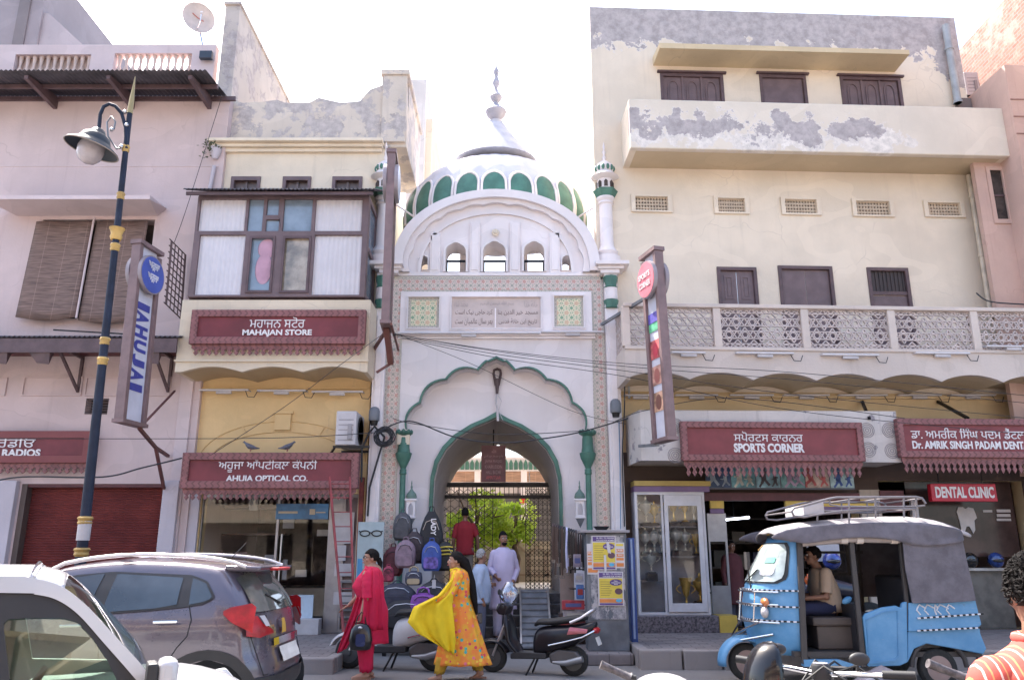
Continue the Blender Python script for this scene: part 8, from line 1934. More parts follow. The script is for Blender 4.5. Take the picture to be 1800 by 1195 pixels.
# --- scooters ---
def puff(pts,y0,y1,name,m,par,bev=.03,M=None,sub=0):
    g = G(M); g.plate(pts,[],y0,y1); o = put(g,name,m,par,smooth=60); b = o.modifiers.new('bevel','BEVEL'); b.width = bev; b.segments = 4; b.limit_method = 'ANGLE'; b.angle_limit = radians(50); b.harden_normals = False; return o
def scooter(label,loc,rz,col,accent,plate=True,cover=False):
    """facing -x; wheelbase 1.24 m, origin under its middle"""
    s = thing('scooter',label,'scooter',None,None,loc=loc,rz=rz); pm = mat('scooter_'+label.split()[0],col,.3,var=.08,spec=.35); am = mat('scooter_accent_'+label.split()[0],accent,.3,var=.2,coat=.5)
    fx,rx = -.62,.62; r = .215
    for x in (fx,rx): wheel(s,(x,0,r),r,.09,5,-1,rim=mat('scooter_rim',(.1,.1,.1),.4,metal=.5))
    g = G(); n = 14; V = []
    for j in range(7):
        yy = -.085+.17*j/6; rr = .26-.04*abs(2*j/6-1)**3
        for i in range(n+1): t = radians(15+150*i/n); V.append((fx-.02-rr*cos(t)*1.15,yy,r+.02+rr*sin(t)))
    g.add(V,[(j*(n+1)+i,j*(n+1)+i+1,(j+1)*(n+1)+i+1,(j+1)*(n+1)+i) for j in range(6) for i in range(n)]); o = put(g,'front_mudguard',pm,s,smooth=60,sub=1); q1 = o.modifiers.new('t','SOLIDIFY'); q1.thickness = .012
    g = G()
    for s_ in (-.05,.05): g.cyl((fx,s_,r),(fx+.22,s_*.8,.78),.018)
    put(g,'front_fork',STEEL,s)
    # leg shield: curved board leaning back
    g = G(); V = []
    for j in range(9):
        t = j/8; z = .25+.62*t; x = -.36-.0+.02-.1*t+.04*sin(pi*t) if 0 else lin(z,[(.25,-.22),(.45,-.38),(.87,-.44)]); hw = lin(z,[(.25,.12),(.4,.2),(.7,.21),(.87,.13)])
        for i in range(9): v = -1+i/4; V.append((x+.07*v*v-.02,v*hw,z))
    g.add(V,[(j*9+i,(j+1)*9+i,(j+1)*9+i+1,j*9+i+1) for j in range(8) for i in range(8)]); o = put(g,'leg_shield',pm,s,smooth=60,sub=1); q1 = o.modifiers.new('t','SOLIDIFY'); q1.thickness = .05
    puff([(-.38,.84),(-.5,.86),(-.55,.93),(-.5,1.02),(-.4,1.04),(-.32,.98)],-.13,.13,'handle_cowl',pm,s,.04)
    g = G(); g.ball((-.53,0,.95),.035,.075,.06); put(g,'headlight',mat('headlight_glass',(.45,.42,.42),.1,coat=1),s,smooth=180)
    for s_ in (-1,1):
        g = G(); g.tube([(-.42,s_*.12,.97),(-.38,s_*.24,.99),(-.34,s_*.34,.98)],.015,8); g.tube([(-.385,s_*.22,.99),(-.36,s_*.345,.985)],.02,8); put(g,'grip',BLACK,s,smooth=60)
        g = G(); g.cyl((-.42,s_*.18,.98),(-.43,s_*.26,1.16),.006); g.ball((-.42,s_*.29,1.2),.015,.065,.045); put(g,'mirror',PLAST,s,smooth=60)
    puff([(-.3,.22),(.25,.24),(.25,.32),(-.24,.32),(-.3,.3)],-.15,.15,'footboard',PLAST,s,.02)
    # rear body in two shells
    bp_ = [(.08,.3),(.1,.55),(.16,.68),(.5,.72),(.85,.74),(.97,.7),(.96,.62),(.8,.53),(.6,.46),(.42,.42),(.3,.3)]
    g = G(); rings = []
    for x,zl,zh,hw in ((.02,.3,.5,.06),(.05,.27,.62,.1),(.12,.27,.69,.13),(.25,.3,.71,.17),(.42,.36,.72,.2),(.6,.41,.73,.2),(.76,.49,.75,.17),(.9,.6,.78,.12),(.99,.7,.8,.05)):
        rings.append([(x+.0,hw*math.copysign(abs(cos(a))**.75,cos(a)),(zl+zh)/2+(zh-zl)/2*math.copysign(abs(sin(a))**.75,sin(a))) for a in [2*pi*i/20 for i in range(20)]])
    g.loft(rings); put(g,'rear_body',pm,s,smooth=80,sub=1)
    g = G(); g.tube([(.3,-.2,.44),(.55,-.2,.5),(.8,-.19,.57),(.96,-.12,.66),(.99,0,.68),(.96,.12,.66),(.8,.19,.57)],.012,6); put(g,'silver_strip',CHROME,s,smooth=60)
    g = rowpatch([(.58,.6),(.86,.62),(.88,.7),(.62,.71)],lambda x,z: (x,-(.205-.35*max(0,x-.6)**1.6-.6*max(0,z-.66)),z),4,6); put(g,'side_graphic',am,s)
    g = G(); g.ball((.97,0,.66),.05,.13,.05); put(g,'tail_lamp',LENSR,s,smooth=180)
    g = G(); rings = []
    for x,z,w_,h_ in ((.06,.72,.1,.03),(.12,.76,.14,.045),(.3,.765,.15,.05),(.5,.79,.15,.055),(.7,.82,.14,.055),(.8,.83,.11,.04),(.84,.83,.06,.02)):
        rings.append([(x,w_*math.copysign(abs(cos(a))**.7,cos(a)),z+h_*math.copysign(abs(sin(a))**.8,sin(a))) for a in [2*pi*i/16 for i in range(16)]])
    g.loft(rings); put(g,'seat',BLACK,s,smooth=60)
    g = G(); g.tube([(.62,-.17,.77),(.78,-.17,.84),(.92,-.12,.94),(.96,0,.97),(.92,.12,.94),(.78,.17,.84),(.62,.17,.77)],[.022,.02,.018,.018,.018,.02,.022],8); put(g,'grab_rail',mat('rail_silver',(.6,.58,.6),.3,metal=.7),s,smooth=60)
    puff([(.3,.18),(.62,.2),(.78,.26),(.7,.36),(.4,.38),(.28,.3)],-.13,.1,'engine',mat('engine_grey',(.12,.11,.11),.5,metal=.5),s,.03)
    g = G(); g.tube([(.35,-.15,.2),(.55,-.17,.2),(.8,-.18,.27)],[.02,.045,.05],10); put(g,'exhaust',mat('exhaust_grey',(.3,.3,.31),.4,metal=.7),s,smooth=60)
    g = G(); g.bar((.08,-.08,.28),(-.05,-.18,.0),.022); g.bar((.08,.08,.28),(-.05,.14,.0),.022); put(g,'stand',BLACKM,s)
    M = Matrix.Translation((1.0,0,.5)) @ Matrix.Rotation(radians(-20),4,'Y'); g = G(M); g.box(-.006,.006,-.1,.1,-.05,.07); put(g,'number_plate',mat('plate_white',(.65,.63,.6),.5),s)
    if cover:
        g = G(); V = []
        for j in range(9):
            t = j/8
            for i in range(16): a = 2*pi*i/16; rr = .14*sin(pi*(.12+.8*t))+.012*sin(a*5+j); V.append((-.38+rr*cos(a),.05+rr*.8*sin(a),.98+.36*t))
        g.add(V,[(j*16+i,j*16+(i+1) % 16,(j+1)*16+(i+1) % 16,(j+1)*16+i) for j in range(8) for i in range(16)]); put(g,'plastic_cover',clear_glass('milky_film',(.75,.76,.8),1.2,.22),s,smooth=60)
    return s
p = PG(934,1173); bsc = scooter('black scooter with red and white tail stickers parked facing left',(P(936,1180,11.5).x,11.5,0),radians(-19),(.014,.012,.016),(.45,.1,.12),cover=True); bsc.scale = (.92,.92,.88)
wsc = scooter('white scooter mostly hidden behind the two women',(P(688,1160,11.9).x,11.9,0),radians(-12),(.5,.49,.5),(.3,.25,.25))
sc2 = [o for o in COL.objects if o.name.startswith('scooter.')]
# dark motorbikes and helmets seen through the auto and behind it
mb_ = thing('motorbike','dark motorbike with an orange lamp glimpsed through the auto rickshaw','motorbike',None,loc=(P(1470,1100,12.6).x,12.9,.24))
g = G(); g.tube([(-.35,0,.75),(-.1,0,.85),(.15,0,.8),(.5,0,.75),(.8,0,.8)],[.1,.16,.14,.1,.08],10); put(g,'tank_and_seat',mat('bike_dark',(.03,.03,.05),.3,coat=.5),mb_,smooth=60)
for x in (-.65,.65): wheel(mb_,(x,0,.3),.3,.1,6,-1)
g = G(); g.cyl((-.65,0,.3),(-.35,0,.95),.03); g.tube([(-.4,-.35,1.0),(-.38,0,1.0),(-.4,.35,1.0)],.015); put(g,'fork_and_bar',BLACKM,mb_)
g = G(); g.ball((-.25,-.2,.93),.13,.06,.11); put(g,'orange_lamp',mat('orange_lens',(.6,.12,.03),.2),mb_,smooth=180)
g = G(); g.box(-.1,.5,-.12,.12,.3,.62); put(g,'engine',BLACKM,mb_,bev=.04)
for px,py,col,lb in ((1462,985,(.03,.06,.3),'blue and white helmet seen through the open side of the auto rickshaw'),(1750,980,(.02,.05,.2),'dark blue helmet on the clinic counter at the right'),(1705,983,(.02,.02,.02),'black helmet on the clinic counter left of the blue one')):
    Yh = 12.9 if px < 1500 else YF.o[1]+.25; c_ = P(px,py,Yh); s = thing('helmet',lb,'helmet',None,loc=(c_.x,Yh,c_.z if px < 1500 else 1.31),group='motorcycle helmets')
    z_ = 0 if px < 1500 else .13
    g = G(); g.ball((0,0,z_),.14,.13,.14,18,12); put(g,'shell',mat('helmet_%d' % px,col,.2,var=.5,scale=9,coat=1),s,smooth=180)
    g = G(); g.ball((0,-.02,z_-.01),.125,.135,.05,18,8); put(g,'visor',mat('visor',(.03,.03,.03),.1),s,smooth=180)
hs_ = thing('helmet_rack','blue topped display stand behind the auto rickshaw','stand',None,loc=(P(1462,1000,12.9).x,13.1,.24)); g = G(); g.box(-.2,.2,-.05,.1,0,.02); g.cyl((0,-.05,0),(0,-.05,1.08),.02); g.box(-.12,.12,-.25,0,1.08,1.1); put(g,'stand_post',BLACKM,hs_); g = G(); g.box(-.25,.25,.05,.1,1.2,1.6); put(g,'white_board',PAPER,hs_)
# --- foreground machines, cut by the frame ---
def fmotor(label,bx,Y,zb,kind):
    s = thing('motorcycle',label,'motorcycle',None,loc=(bx,Y,0)); h_ = zb
    g = G(); g.tube([(-.32,.32,h_),(-.12,.2,h_-.02),(0,0,h_-.03),(.1,-.16,h_-.01),(.28,-.3,h_)] if kind == 0 else [(-.1,.1,h_-.05),(.05,0,h_-.02),(.25,-.05,h_)],.013,8); put(g,'handlebar',CHROME,s,smooth=60)
    for a,b in ((((-.32,.32,h_),(-.22,.26,h_-.01)),((.2,-.25,h_),(.32,-.32,h_+.005))) if kind == 0 else ()): 
        g = G(); g.cyl(a,b,.02); put(g,'grip',BLACK,s,smooth=60)
    g = G(); g.lathe([(.035,-.08),(.045,-.06),(.045,0),(.04,.008)],(-.0,-.02,h_+.01),18); g.lathe([(.035,-.06),(.04,.0)],(.1,.02,h_+.0),18); put(g,'instrument_pods',PLAST,s,smooth=40)
    g = G(); g.lathe([(.035,0),(.035,.003)],(-.0,-.02,h_+.02),18); put(g,'dial_glass',mat('dial',(.4,.4,.45),.1),s)
    g = G(); V = []
    for j in range(9):
        ph = pi/2*j/8
        for i in range(13): t = pi*.5+pi*i/12; V.append((-.2+.16*cos(t)*cos(ph)**.8-.02,.15*sin(t)*cos(ph)**.6,h_-.12+.24*sin(ph)))
    g.add(V,[(j*13+i,j*13+i+1,(j+1)*13+i+1,(j+1)*13+i) for j in range(8) for i in range(12)]); o = put(g,'windshield_cowl',mat('visor_black',(.008,.008,.01),.15,spec=.5),s,smooth=60); q1 = o.modifiers.new('t','SOLIDIFY'); q1.thickness = .008
    for s_,a_ in ((-1,.22),(1,-.2)): g = G(); g.cyl((a_*-.6,a_*.8,h_),(a_*-.6,a_*.9,h_+.05),.007); g.ball((a_*-.62,a_*.95,h_+.06),.05,.02,.03); put(g,'mirror',PLAST,s,smooth=60)
    g = G(); g.tube([(.1,0,h_-.2),(.3,0,h_-.14),(.55,0,h_-.22),(1.1,0,h_-.24)],[.1,.15,.12,.1],12); put(g,'tank_and_seat',mat('bike_dark',(.03,.03,.05),.3,coat=.5),s,smooth=60)
    for x in (-.42,.95): wheel(s,(x,0,.3),.3,.1,6,-1)
    g = G(); g.cyl((-.42,-.06,.3),(-.1,-.06,h_-.1),.022); g.cyl((-.42,.06,.3),(-.1,.06,h_-.1),.022); put(g,'front_fork',STEEL,s)
    g = G()
    for k,(dx_,dy_) in enumerate(((.02,.1),(.1,.06),(-.02,-.12),(.14,-.1))): g.tube([(-.1,0,h_-.08),(dx_,dy_,h_+.02),(dx_+.1,dy_*1.5,h_-.05)],.006,5)
    put(g,'control_cables',BLACK,s,smooth=60)
    g = G(); g.box(.1,.6,-.12,.12,.25,.6); put(g,'engine',BLACKM,s,bev=.04)
    return s
p = P(1430,1180,4.2); fmotor('black motorcycle with a smoked windshield cowl cut off by the bottom edge',p.x+.03,4.2,P(1430,1172,4.2).z,0)
def grip_thing(label,a,b,Yv,cowlcol,cx,cy,flip):
    s = thing('scooter_handle' if 0 else 'scooter',label,'scooter',None,loc=(P(*a,Yv).x,Yv,0)); o0 = Vector(s.location)
    A,B = P(*a,Yv)-o0,P(*b,Yv)-o0; d_ = (B-A)
    g = G(); g.tube([A+d_*t for t in (0,.05,.5,.95,1)],[.022,.021,.018,.02,.026],10); gr = put(g,'grip',mat('worn_grip',(.09,.08,.085),.5,var=.5,scale=40),s,smooth=60)
    g = G(); g.tube([A+d_*.3+Vector((-.0,-.04,-.055)),A+d_*.8+Vector((0,-.06,-.05)),B+Vector((0,-.02,-.02))],.009,6); put(g,'brake_lever',CHROME,s,smooth=60)
    c_ = P(cx,cy,Yv)-o0; g = G(); g.ball((c_.x,c_.y,c_.z),.15,.12,.07,20,10); put(g,'handle_cowl',mat('cowl_%s' % label.split()[0],cowlcol,.3,coat=.6),s,smooth=180)
    g = G(); g.cyl((B.x,0,B.z),(B.x+.03*flip,.0,B.z-.0),.012); g.cyl((c_.x,0,c_.z),(c_.x+flip*.1,0,.3),.05,.06); put(g,'steering_column',PLAST,s)
    wheel(s,(c_.x-.05*flip,0,.23),.23,.1,5,-1); g = G(); g.tube([(c_.x,0,c_.z-.1),(c_.x+flip*.1,0,.4),(c_.x+flip*.5,0,.3),(c_.x+flip*.9,0,.6),(c_.x+flip*1.2,0,.6)],[.15,.18,.1,.17,.12],12); put(g,'body',mat('cowl_%s' % label.split()[0],cowlcol,.3,coat=.6),s,smooth=60)
    wheel(s,(c_.x+1.15*flip,0,.23),.23,.1,5,-1)
    return s
grip_thing('silver white scooter handle with a worn grip at the bottom edge',(1056,1167),(1108,1190),4.4,(.4,.39,.41),1165,1208,1)
grip_thing('pale handlebar with two black grips beside the man in the striped shirt',(1631,1165),(1700,1192),3.9,(.55,.52,.5),1745,1215,1)
# ---------------- people ----------------
SKIN = {'a': (.36,.19,.13),'b': (.28,.14,.09),'c': (.2,.1,.065)}
def V3(*a): return Vector(a)
def skinmat(k):
    m = mat('skin_'+k,SKIN[k],.55,var=.06); return m
HAIRB = mat('hair_black',(.008,.006,.006),.7,var=.4,scale=40,bump=.4,spec=.15); HAIRG = mat('hair_grey',(.3,.29,.29),.6,var=.5,scale=40,bump=.4)
def limb(g,pts,radii,n=12):
    """round-ended tapered limb"""
    pts = [Vector(p) for p in pts]
    g.tube(pts,list(radii),n); 
    for p,r in zip(pts,radii): g.ball(p,r*.995,n=12,m=8)
def hand(g,wrist,dirn,palmn,side,curl=.5,k=1.0):
    """palm with four fingers and a thumb; dirn along the fingers, palmn out of the palm, side towards the thumb"""
    d = Vector(dirn).normalized(); pn = Vector(palmn); pn = (pn-d*pn.dot(d)).normalized(); s = d.cross(pn)*side; w = Vector(wrist)
    R = Matrix((s,pn,d)).transposed(); g.ball(w+d*.045*k,.038*k,.015*k,.05*k,12,8,R=R)
    for i,(o,L) in enumerate(((.027,.07),(.009,.078),(-.009,.073),(-.026,.058))):
        a = w+d*.082*k+s*o*k; p1 = a+(d*cos(curl*.6)+pn*sin(curl*.6))*L*.42*k; p2 = p1+(d*cos(curl*1.5)+pn*sin(curl*1.5))*L*.33*k; p3 = p2+(d*cos(curl*2.3)+pn*sin(curl*2.3))*L*.25*k
        limb(g,[a,p1,p2,p3],[.0095*k,.009*k,.0085*k,.007*k],8)
    t0 = w+d*.025*k+s*.03*k; t1 = t0+(s*.6+d*.7+pn*.2).normalized()*.035*k; t2 = t1+(s*.25+d*.9+pn*.3).normalized()*.028*k; limb(g,[t0,t1,t2],[.0115*k,.0105*k,.008*k],8)
def head(g,c,yaw,pitch=0,k=1.0):
    """skull, jaw, nose, lips, ears; yaw 0 looks to -Y (the camera)"""
    R = (Matrix.Rotation(yaw,3,'Z') @ Matrix.Rotation(pitch,3,'X')); c = Vector(c)
    def q_(x,y,z): return c+R @ Vector((x*k,y*k,z*k))
    g.ball(q_(0,.01,.02),.074*k,.092*k,.095*k,20,14,R=R); g.ball(q_(0,-.03,-.045),.056*k,.058*k,.066*k,16,10,R=R); g.ball(q_(0,-.062,-.088),.026*k,.024*k,.022*k,10,8,R=R)
    g.ball(q_(0,-.05,.03),.06*k,.04*k,.05*k,12,8,R=R)
    limb(g,[q_(0,-.086,.015),q_(0,-.105,-.018)],[.009*k,.014*k],8); g.ball(q_(-.012,-.092,-.024),.009*k); g.ball(q_(.012,-.092,-.024),.009*k)
    g.ball(q_(0,-.088,-.05),.024*k,.01*k,.007*k,10,6,R=R); g.ball(q_(0,-.086,-.06),.02*k,.01*k,.007*k,10,6,R=R)
    for s_ in (-1,1): g.ball(q_(s_*.076,.012,-.005),.01*k,.02*k,.032*k,10,8,R=R); g.ball(q_(s_*.045,-.055,-.02),.025*k,.025*k,.022*k,10,8,R=R)
    return q_
def face(root,q_,k,lip=(.3,.09,.08),beard=None,brow=HAIRB,glasses=False):
    for s_ in (-1,1):
        g = G(); g.ball(q_(s_*.031,-.078,.012),.012*k); e = put(g,'eye',mat('eye_white',(.6,.58,.55),.3),root,smooth=180)
        g = G(); g.ball(q_(s_*.031,-.0855,.012),.0062*k); put(g,'pupil',BLACK,e,smooth=180)
        g = G(); g.tube([q_(s_*.012,-.09,.03),q_(s_*.032,-.09,.036),q_(s_*.052,-.076,.028)],.004*k,6); put(g,'eyebrow',brow,root,smooth=60)
    g = G(); g.ball(q_(0,-.096,-.055),.02*k,.006*k,.007*k,10,6); put(g,'lips',mat('lips_%d' % int(lip[0]*100),lip,.5),root,smooth=180)
    if glasses:
        g = G()
        for s_ in (-1,1): g.tube([q_(s_*(.032+.022*cos(a*pi/6)),-.098,.01+.017*sin(a*pi/6)) for a in range(12)],.0022*k,5,closed=True); g.tube([q_(s_*.054,-.096,.014),q_(s_*.078,-.0,.01)],.002*k,5)
        g.tube([q_(-.01,-.1,.014),q_(.01,-.1,.014)],.002,5); put(g,'spectacles',BLACKM,root,smooth=60)
def hair_cap(root,q_,k,R,m,back=.0,full=1.0,low=.0,name='hair'):
    g = G(); vs = []; n,mm = 26,16
    for j in range(mm+1):
        ph = pi*.5*j/mm*1.35
        for i in range(n):
            t = 2*pi*i/n; fr = max(0,-sin(t)); lim = 1.0-(.36*fr**.8 if ph > .6 else 0)
            ph2 = min(ph,(pi*.36 if fr > .5 else pi*.36+(pi*.34+low)*(1-fr*2)) if fr > 0 else pi*.7+low)
            wob = 1+.03*noise.noise(Vector((cos(t)*3,sin(t)*3,ph*4)))*full*2
            vs.append(q_(.082*sin(ph2)*cos(t)*wob,.014+.1*sin(ph2)*sin(t)*wob,.024+.104*cos(ph2)*wob))
    g.add(vs,[(j*n+i,j*n+(i+1) % n,(j+1)*n+(i+1) % n,(j+1)*n+i) for j in range(mm) for i in range(n)]); o = put(g,name,m,root,smooth=180); b = o.modifiers.new('t','SOLIDIFY'); b.thickness = .012; b.offset = .6; return o
def finish_body(g,k,root,vox=.0085):
    o = put(g,'body',skinmat(k),root,smooth=180); r = o.modifiers.new('remesh','REMESH'); r.mode = 'VOXEL'; r.voxel_size = vox; r.use_smooth_shade = True
    s = o.modifiers.new('smooth','SMOOTH'); s.iterations = 3; s.factor = .5; return o
def cloth(rings,name,m,root,fold=.0,nf=7,n=40,seed=0,thick=.008,ph=0):
    """rings: (cx, cy, z, rx, ry[, tilt x, tilt y]) open tube of cloth with folds growing downwards"""
    g = G(); N = len(rings); rnd = random.Random(seed); p1,p2 = rnd.uniform(0,6),rnd.uniform(0,6); R = []
    for i in range(N-1):
        for k in range(4):
            t = k/4; R.append([rings[i][c]+(rings[i+1][c]-rings[i][c])*t for c in range(5)]+[(i+t)/(N-1)])
    R.append(list(rings[-1][:5])+[1]); V = []
    for cx,cy,z,rx,ry,tt in R:
        for a_ in range(n):
            a = 2*pi*a_/n; w = 1+fold*(tt**1.3)*(sin(nf*a+p1+1.2*tt)+.5*sin((nf*2-3)*a+p2)+.3*sin(3*a+p2+tt*4))+.25*fold*sin(4*a+9*tt+p1)
            V.append((cx+rx*w*cos(a),cy+ry*w*sin(a),z+fold*.12*tt*sin(nf*a+p1)))
    M = len(R); g.add(V,[(j*n+i,j*n+(i+1) % n,(j+1)*n+(i+1) % n,(j+1)*n+i) for j in range(M-1) for i in range(n)])
    o = put(g,name,m,root,smooth=180); b = o.modifiers.new('t','SOLIDIFY'); b.thickness = thick; return o
def sleeve(pts,radii,name,m,root,cr=.06,seed=0):
    g = G(); P_ = [Vector(p) for p in pts]; out = []; rr = []
    for i in range(len(P_)-1):
        for k in range(6): t = k/6; out.append(P_[i].lerp(P_[i+1],t)); rr.append((radii[i]+(radii[i+1]-radii[i])*t)*(1+cr*sin(7*(i*6+k)*.35+seed)))
    out.append(P_[-1]); rr.append(radii[-1]); g.tube(out,rr,16,cap=False); g.ball(P_[0],radii[0]*.99,n=14,m=9); o = put(g,name,m,root,smooth=180); return o
def fabric(name,col,var=.12,scale=5,rough=.85): return mat(name,col,rough,var=var,scale=scale,bump=.15)
# --- woman in red, walking left ---
fx = PG(640,1200); RWY = 11.05; rx_ = P(640,1190,RWY).x
w1 = thing('person','woman in a crimson salwar suit and dupatta walking left with a black handbag','person',None,loc=(rx_,RWY,0),group=None)
g = G(); H = 1.6
# she faces left (-X); looks left and a little to us
hq = head(g,(.02,0,1.50),radians(-72),0,.98)
limb(g,[(.04,.01,1.43),(.05,.01,1.34)],[.052,.058])
limb(g,[(.05,0,1.3),(.05,0,1.1),(.05,0,.9)],[.14,.15,.15])
limb(g,[(-.0,-.17,1.3),(.03,-.22,1.05),(-.02,-.24,.83)],[.055,.045,.028]); limb(g,[(.05,.16,1.3),(-.1,.2,1.06),(-.27,.18,.9)],[.05,.042,.028])
limb(g,[(.05,-.08,.85),(.0,-.09,.48),(.03,-.09,.09)],[.1,.065,.04]); limb(g,[(.03,.09,.85),(-.05,.08,.48),(.02,.09,.09)],[.1,.065,.04])
limb(g,[(.05,-.09,.05),(-.06,-.09,.035),(-.13,-.09,.025)],[.035,.035,.022]); limb(g,[(.08,.09,.05),(-.04,.09,.035),(-.11,.09,.025)],[.035,.035,.022])
hand(g,(-.03,-.24,.82),(-.05,-.02,-1),(-1,0,0),1,1.0); hand(g,(-.28,.18,.89),(-.85,.1,-.45),(0,.0,-1),1,.25)
finish_body(g,'a',w1); face(w1,hq,.98,(.35,.06,.07),glasses=True)
hair_cap(w1,hq,.98,None,HAIRB)
g = G(); pts = [hq(0,.1,-.0),hq(.0,.13,-.06),(.14,.02,1.36),(.17,.0,1.2),(.17,-.02,1.05)]; g.tube(pts,[.035,.035,.03,.024,.012],10); put(g,'plait',HAIRB,w1,smooth=60)
RED = fabric('crimson_cotton',(.55,.01,.06),.12); 
cloth([(.05,0,1.4,.07,.075),(.05,0,1.37,.1,.13),(.045,0,1.33,.125,.175),(.02,0,1.24,.175,.2),(-.0,0,1.14,.2,.19),(.045,0,1.0,.165,.18),(.04,0,.84,.225,.23),(.04,-.02,.6,.235,.22),(.05,0,.44,.24,.21)],'kameez',RED,w1,.035,7,seed=3)
cloth([(.03,-.08,.62,.11,.1),(.02,-.09,.35,.1,.09),(.03,-.09,.1,.065,.065)],'trouser_leg',RED,w1,.06,6,seed=5); cloth([(.0,.09,.62,.11,.1),(-.02,.09,.35,.1,.09),(.02,.09,.1,.065,.065)],'trouser_leg',RED,w1,.06,6,seed=6)
sleeve([(.02,-.16,1.29),(.03,-.2,1.17),(.04,-.225,1.0)],[.075,.08,.075],'sleeve',RED,w1); sleeve([(.05,.16,1.31),(-.06,.19,1.14),(-.13,.2,1.05)],[.07,.075,.07],'sleeve',RED,w1)
def sheet(path,w0,name,m,root,nrm=(0,-1,0),fold=.02,seed=1,cols=14,thick=.005):
    """hanging strip of cloth: path of (center, half width vector)"""
    g = G(); V = []; rnd = random.Random(seed); ph = rnd.uniform(0,6); N = len(path); rows = []
    for i in range(N-1):
        for k in range(4): t = k/4; rows.append((Vector(path[i][0]).lerp(Vector(path[i+1][0]),t),Vector(path[i][1]).lerp(Vector(path[i+1][1]),t)))
    rows.append((Vector(path[-1][0]),Vector(path[-1][1]))); nr = Vector(nrm)
    for j,(c_,h_) in enumerate(rows):
        for i in range(cols+1): u = 2*i/cols-1; V.append(c_+h_*u+nr*fold*(sin(u*6+ph+j*.15)+.4*sin(u*13+ph)))
    g.add(V,[(j*(cols+1)+i,j*(cols+1)+i+1,(j+1)*(cols+1)+i+1,(j+1)*(cols+1)+i) for j in range(len(rows)-1) for i in range(cols)]); o = put(g,name,m,root,smooth=180); b = o.modifiers.new('t','SOLIDIFY'); b.thickness = thick; return o
RED2 = fabric('crimson_chiffon',(.5,.008,.05),.1)
sheet([((.02,-.06,1.40),(.07,.0,0)),((.08,-.17,1.36),(.1,0,0)),((.1,-.25,1.15),(.11,0,0)),((.12,-.26,.9),(.12,0,0)),((.13,-.24,.62),(.14,0,.0))],.1,'dupatta',RED2,w1,seed=2)
sheet([((-.06,-.16,1.02),(.05,0,0)),((-.12,-.2,.75),(.07,0,0)),((-.2,-.19,.52),(.08,0,.02)),((-.27,-.18,.36),(.06,0,.03))],.1,'dupatta_end',RED2,w1,seed=4)
for y,x in ((-.09,-.04),(.09,-.02)): g = G(); g.box(x-.1,x+.14,y-.04,y+.04,.0,.02); put(g,'sandal',mat('sandal_tan',(.3,.15,.1),.6),w1,bev=.008)
hb_ = thing('handbag','black handbag with a blue front hanging from the hand of the woman in red','handbag',None,loc=(rx_-.02,RWY-.26,.38))
g = G(); rings = []
for t,w_,d_ in ((0,.1,.05),(.02,.13,.07),(.12,.15,.075),(.24,.13,.06),(.3,.09,.04),(.32,.04,.02)): rings.append([(w_*math.copysign(abs(cos(a))**.7,cos(a)),d_*math.copysign(abs(sin(a))**.7,sin(a)),t) for a in [2*pi*i/20 for i in range(20)]])
g.loft(rings); put(g,'bag_body',mat('bag_leather',(.012,.012,.014),.3,coat=.3),hb_,smooth=60)
g = G(); g.tube([(-.08,0,.28),(-.05,0,.4),(.0,0,.46),(.04,0,.4),(.07,0,.28)],.009,6); put(g,'handle',BLACK,hb_,smooth=60)
g = G(); g.plate(rrect(-.05,.07,.05,.2,.03),[],-.08,-.07); put(g,'front_pocket',mat('bag_navy',(.02,.03,.1),.4,coat=.3),hb_); g = G(); g.ball((.0,-.06,.27),.03,.02,.02); put(g,'clasp',STEEL,hb_,smooth=180)
# --- woman in yellow, walking left ---
YWY = 10.9; yx = P(800,1190,YWY).x
w2 = thing('person','woman in a flowery orange yellow dress walking left holding out a yellow scarf','person',None,loc=(yx,YWY,0))
g = G(); hq = head(g,(-.02,0,1.47),radians(-88),0,.95)
limb(g,[(.0,.01,1.4),(.02,.01,1.3)],[.045,.052]); limb(g,[(.03,0,1.27),(.04,0,1.08),(.05,0,.88)],[.12,.12,.14])
limb(g,[(.04,-.15,1.28),(-.06,-.22,1.05),(-.3,-.24,.98)],[.05,.04,.025]); limb(g,[(.06,.15,1.28),(.14,.17,1.03),(.24,.14,.84)],[.05,.04,.026])
limb(g,[(.04,-.08,.85),(-.08,-.08,.48),(-.2,-.08,.09)],[.09,.06,.038]); limb(g,[(.06,.08,.85),(.15,.08,.48),(.3,.08,.1)],[.09,.06,.038])
limb(g,[(-.19,-.08,.05),(-.32,-.08,.028)],[.034,.024]); limb(g,[(.33,.08,.08),(.23,.08,.028)],[.034,.024])
hand(g,(-.31,-.24,.975),(-.98,0,-.15),(0,.2,-1),1,.9); hand(g,(.25,.14,.83),(.35,0,-.9),(-1,0,-.1),-1,.9)
finish_body(g,'a',w2); face(w2,hq,.95,(.4,.08,.08)); hair_cap(w2,hq,.95,None,HAIRB)
g = G(); g.tube([hq(0,.07,.03),hq(.0,.12,-.02),(.12,.03,1.38),(.19,.0,1.2),(.23,-.02,1.0),(.27,-.03,.8)],[.06,.07,.065,.055,.045,.015],12); put(g,'long_hair',HAIRB,w2,smooth=60)
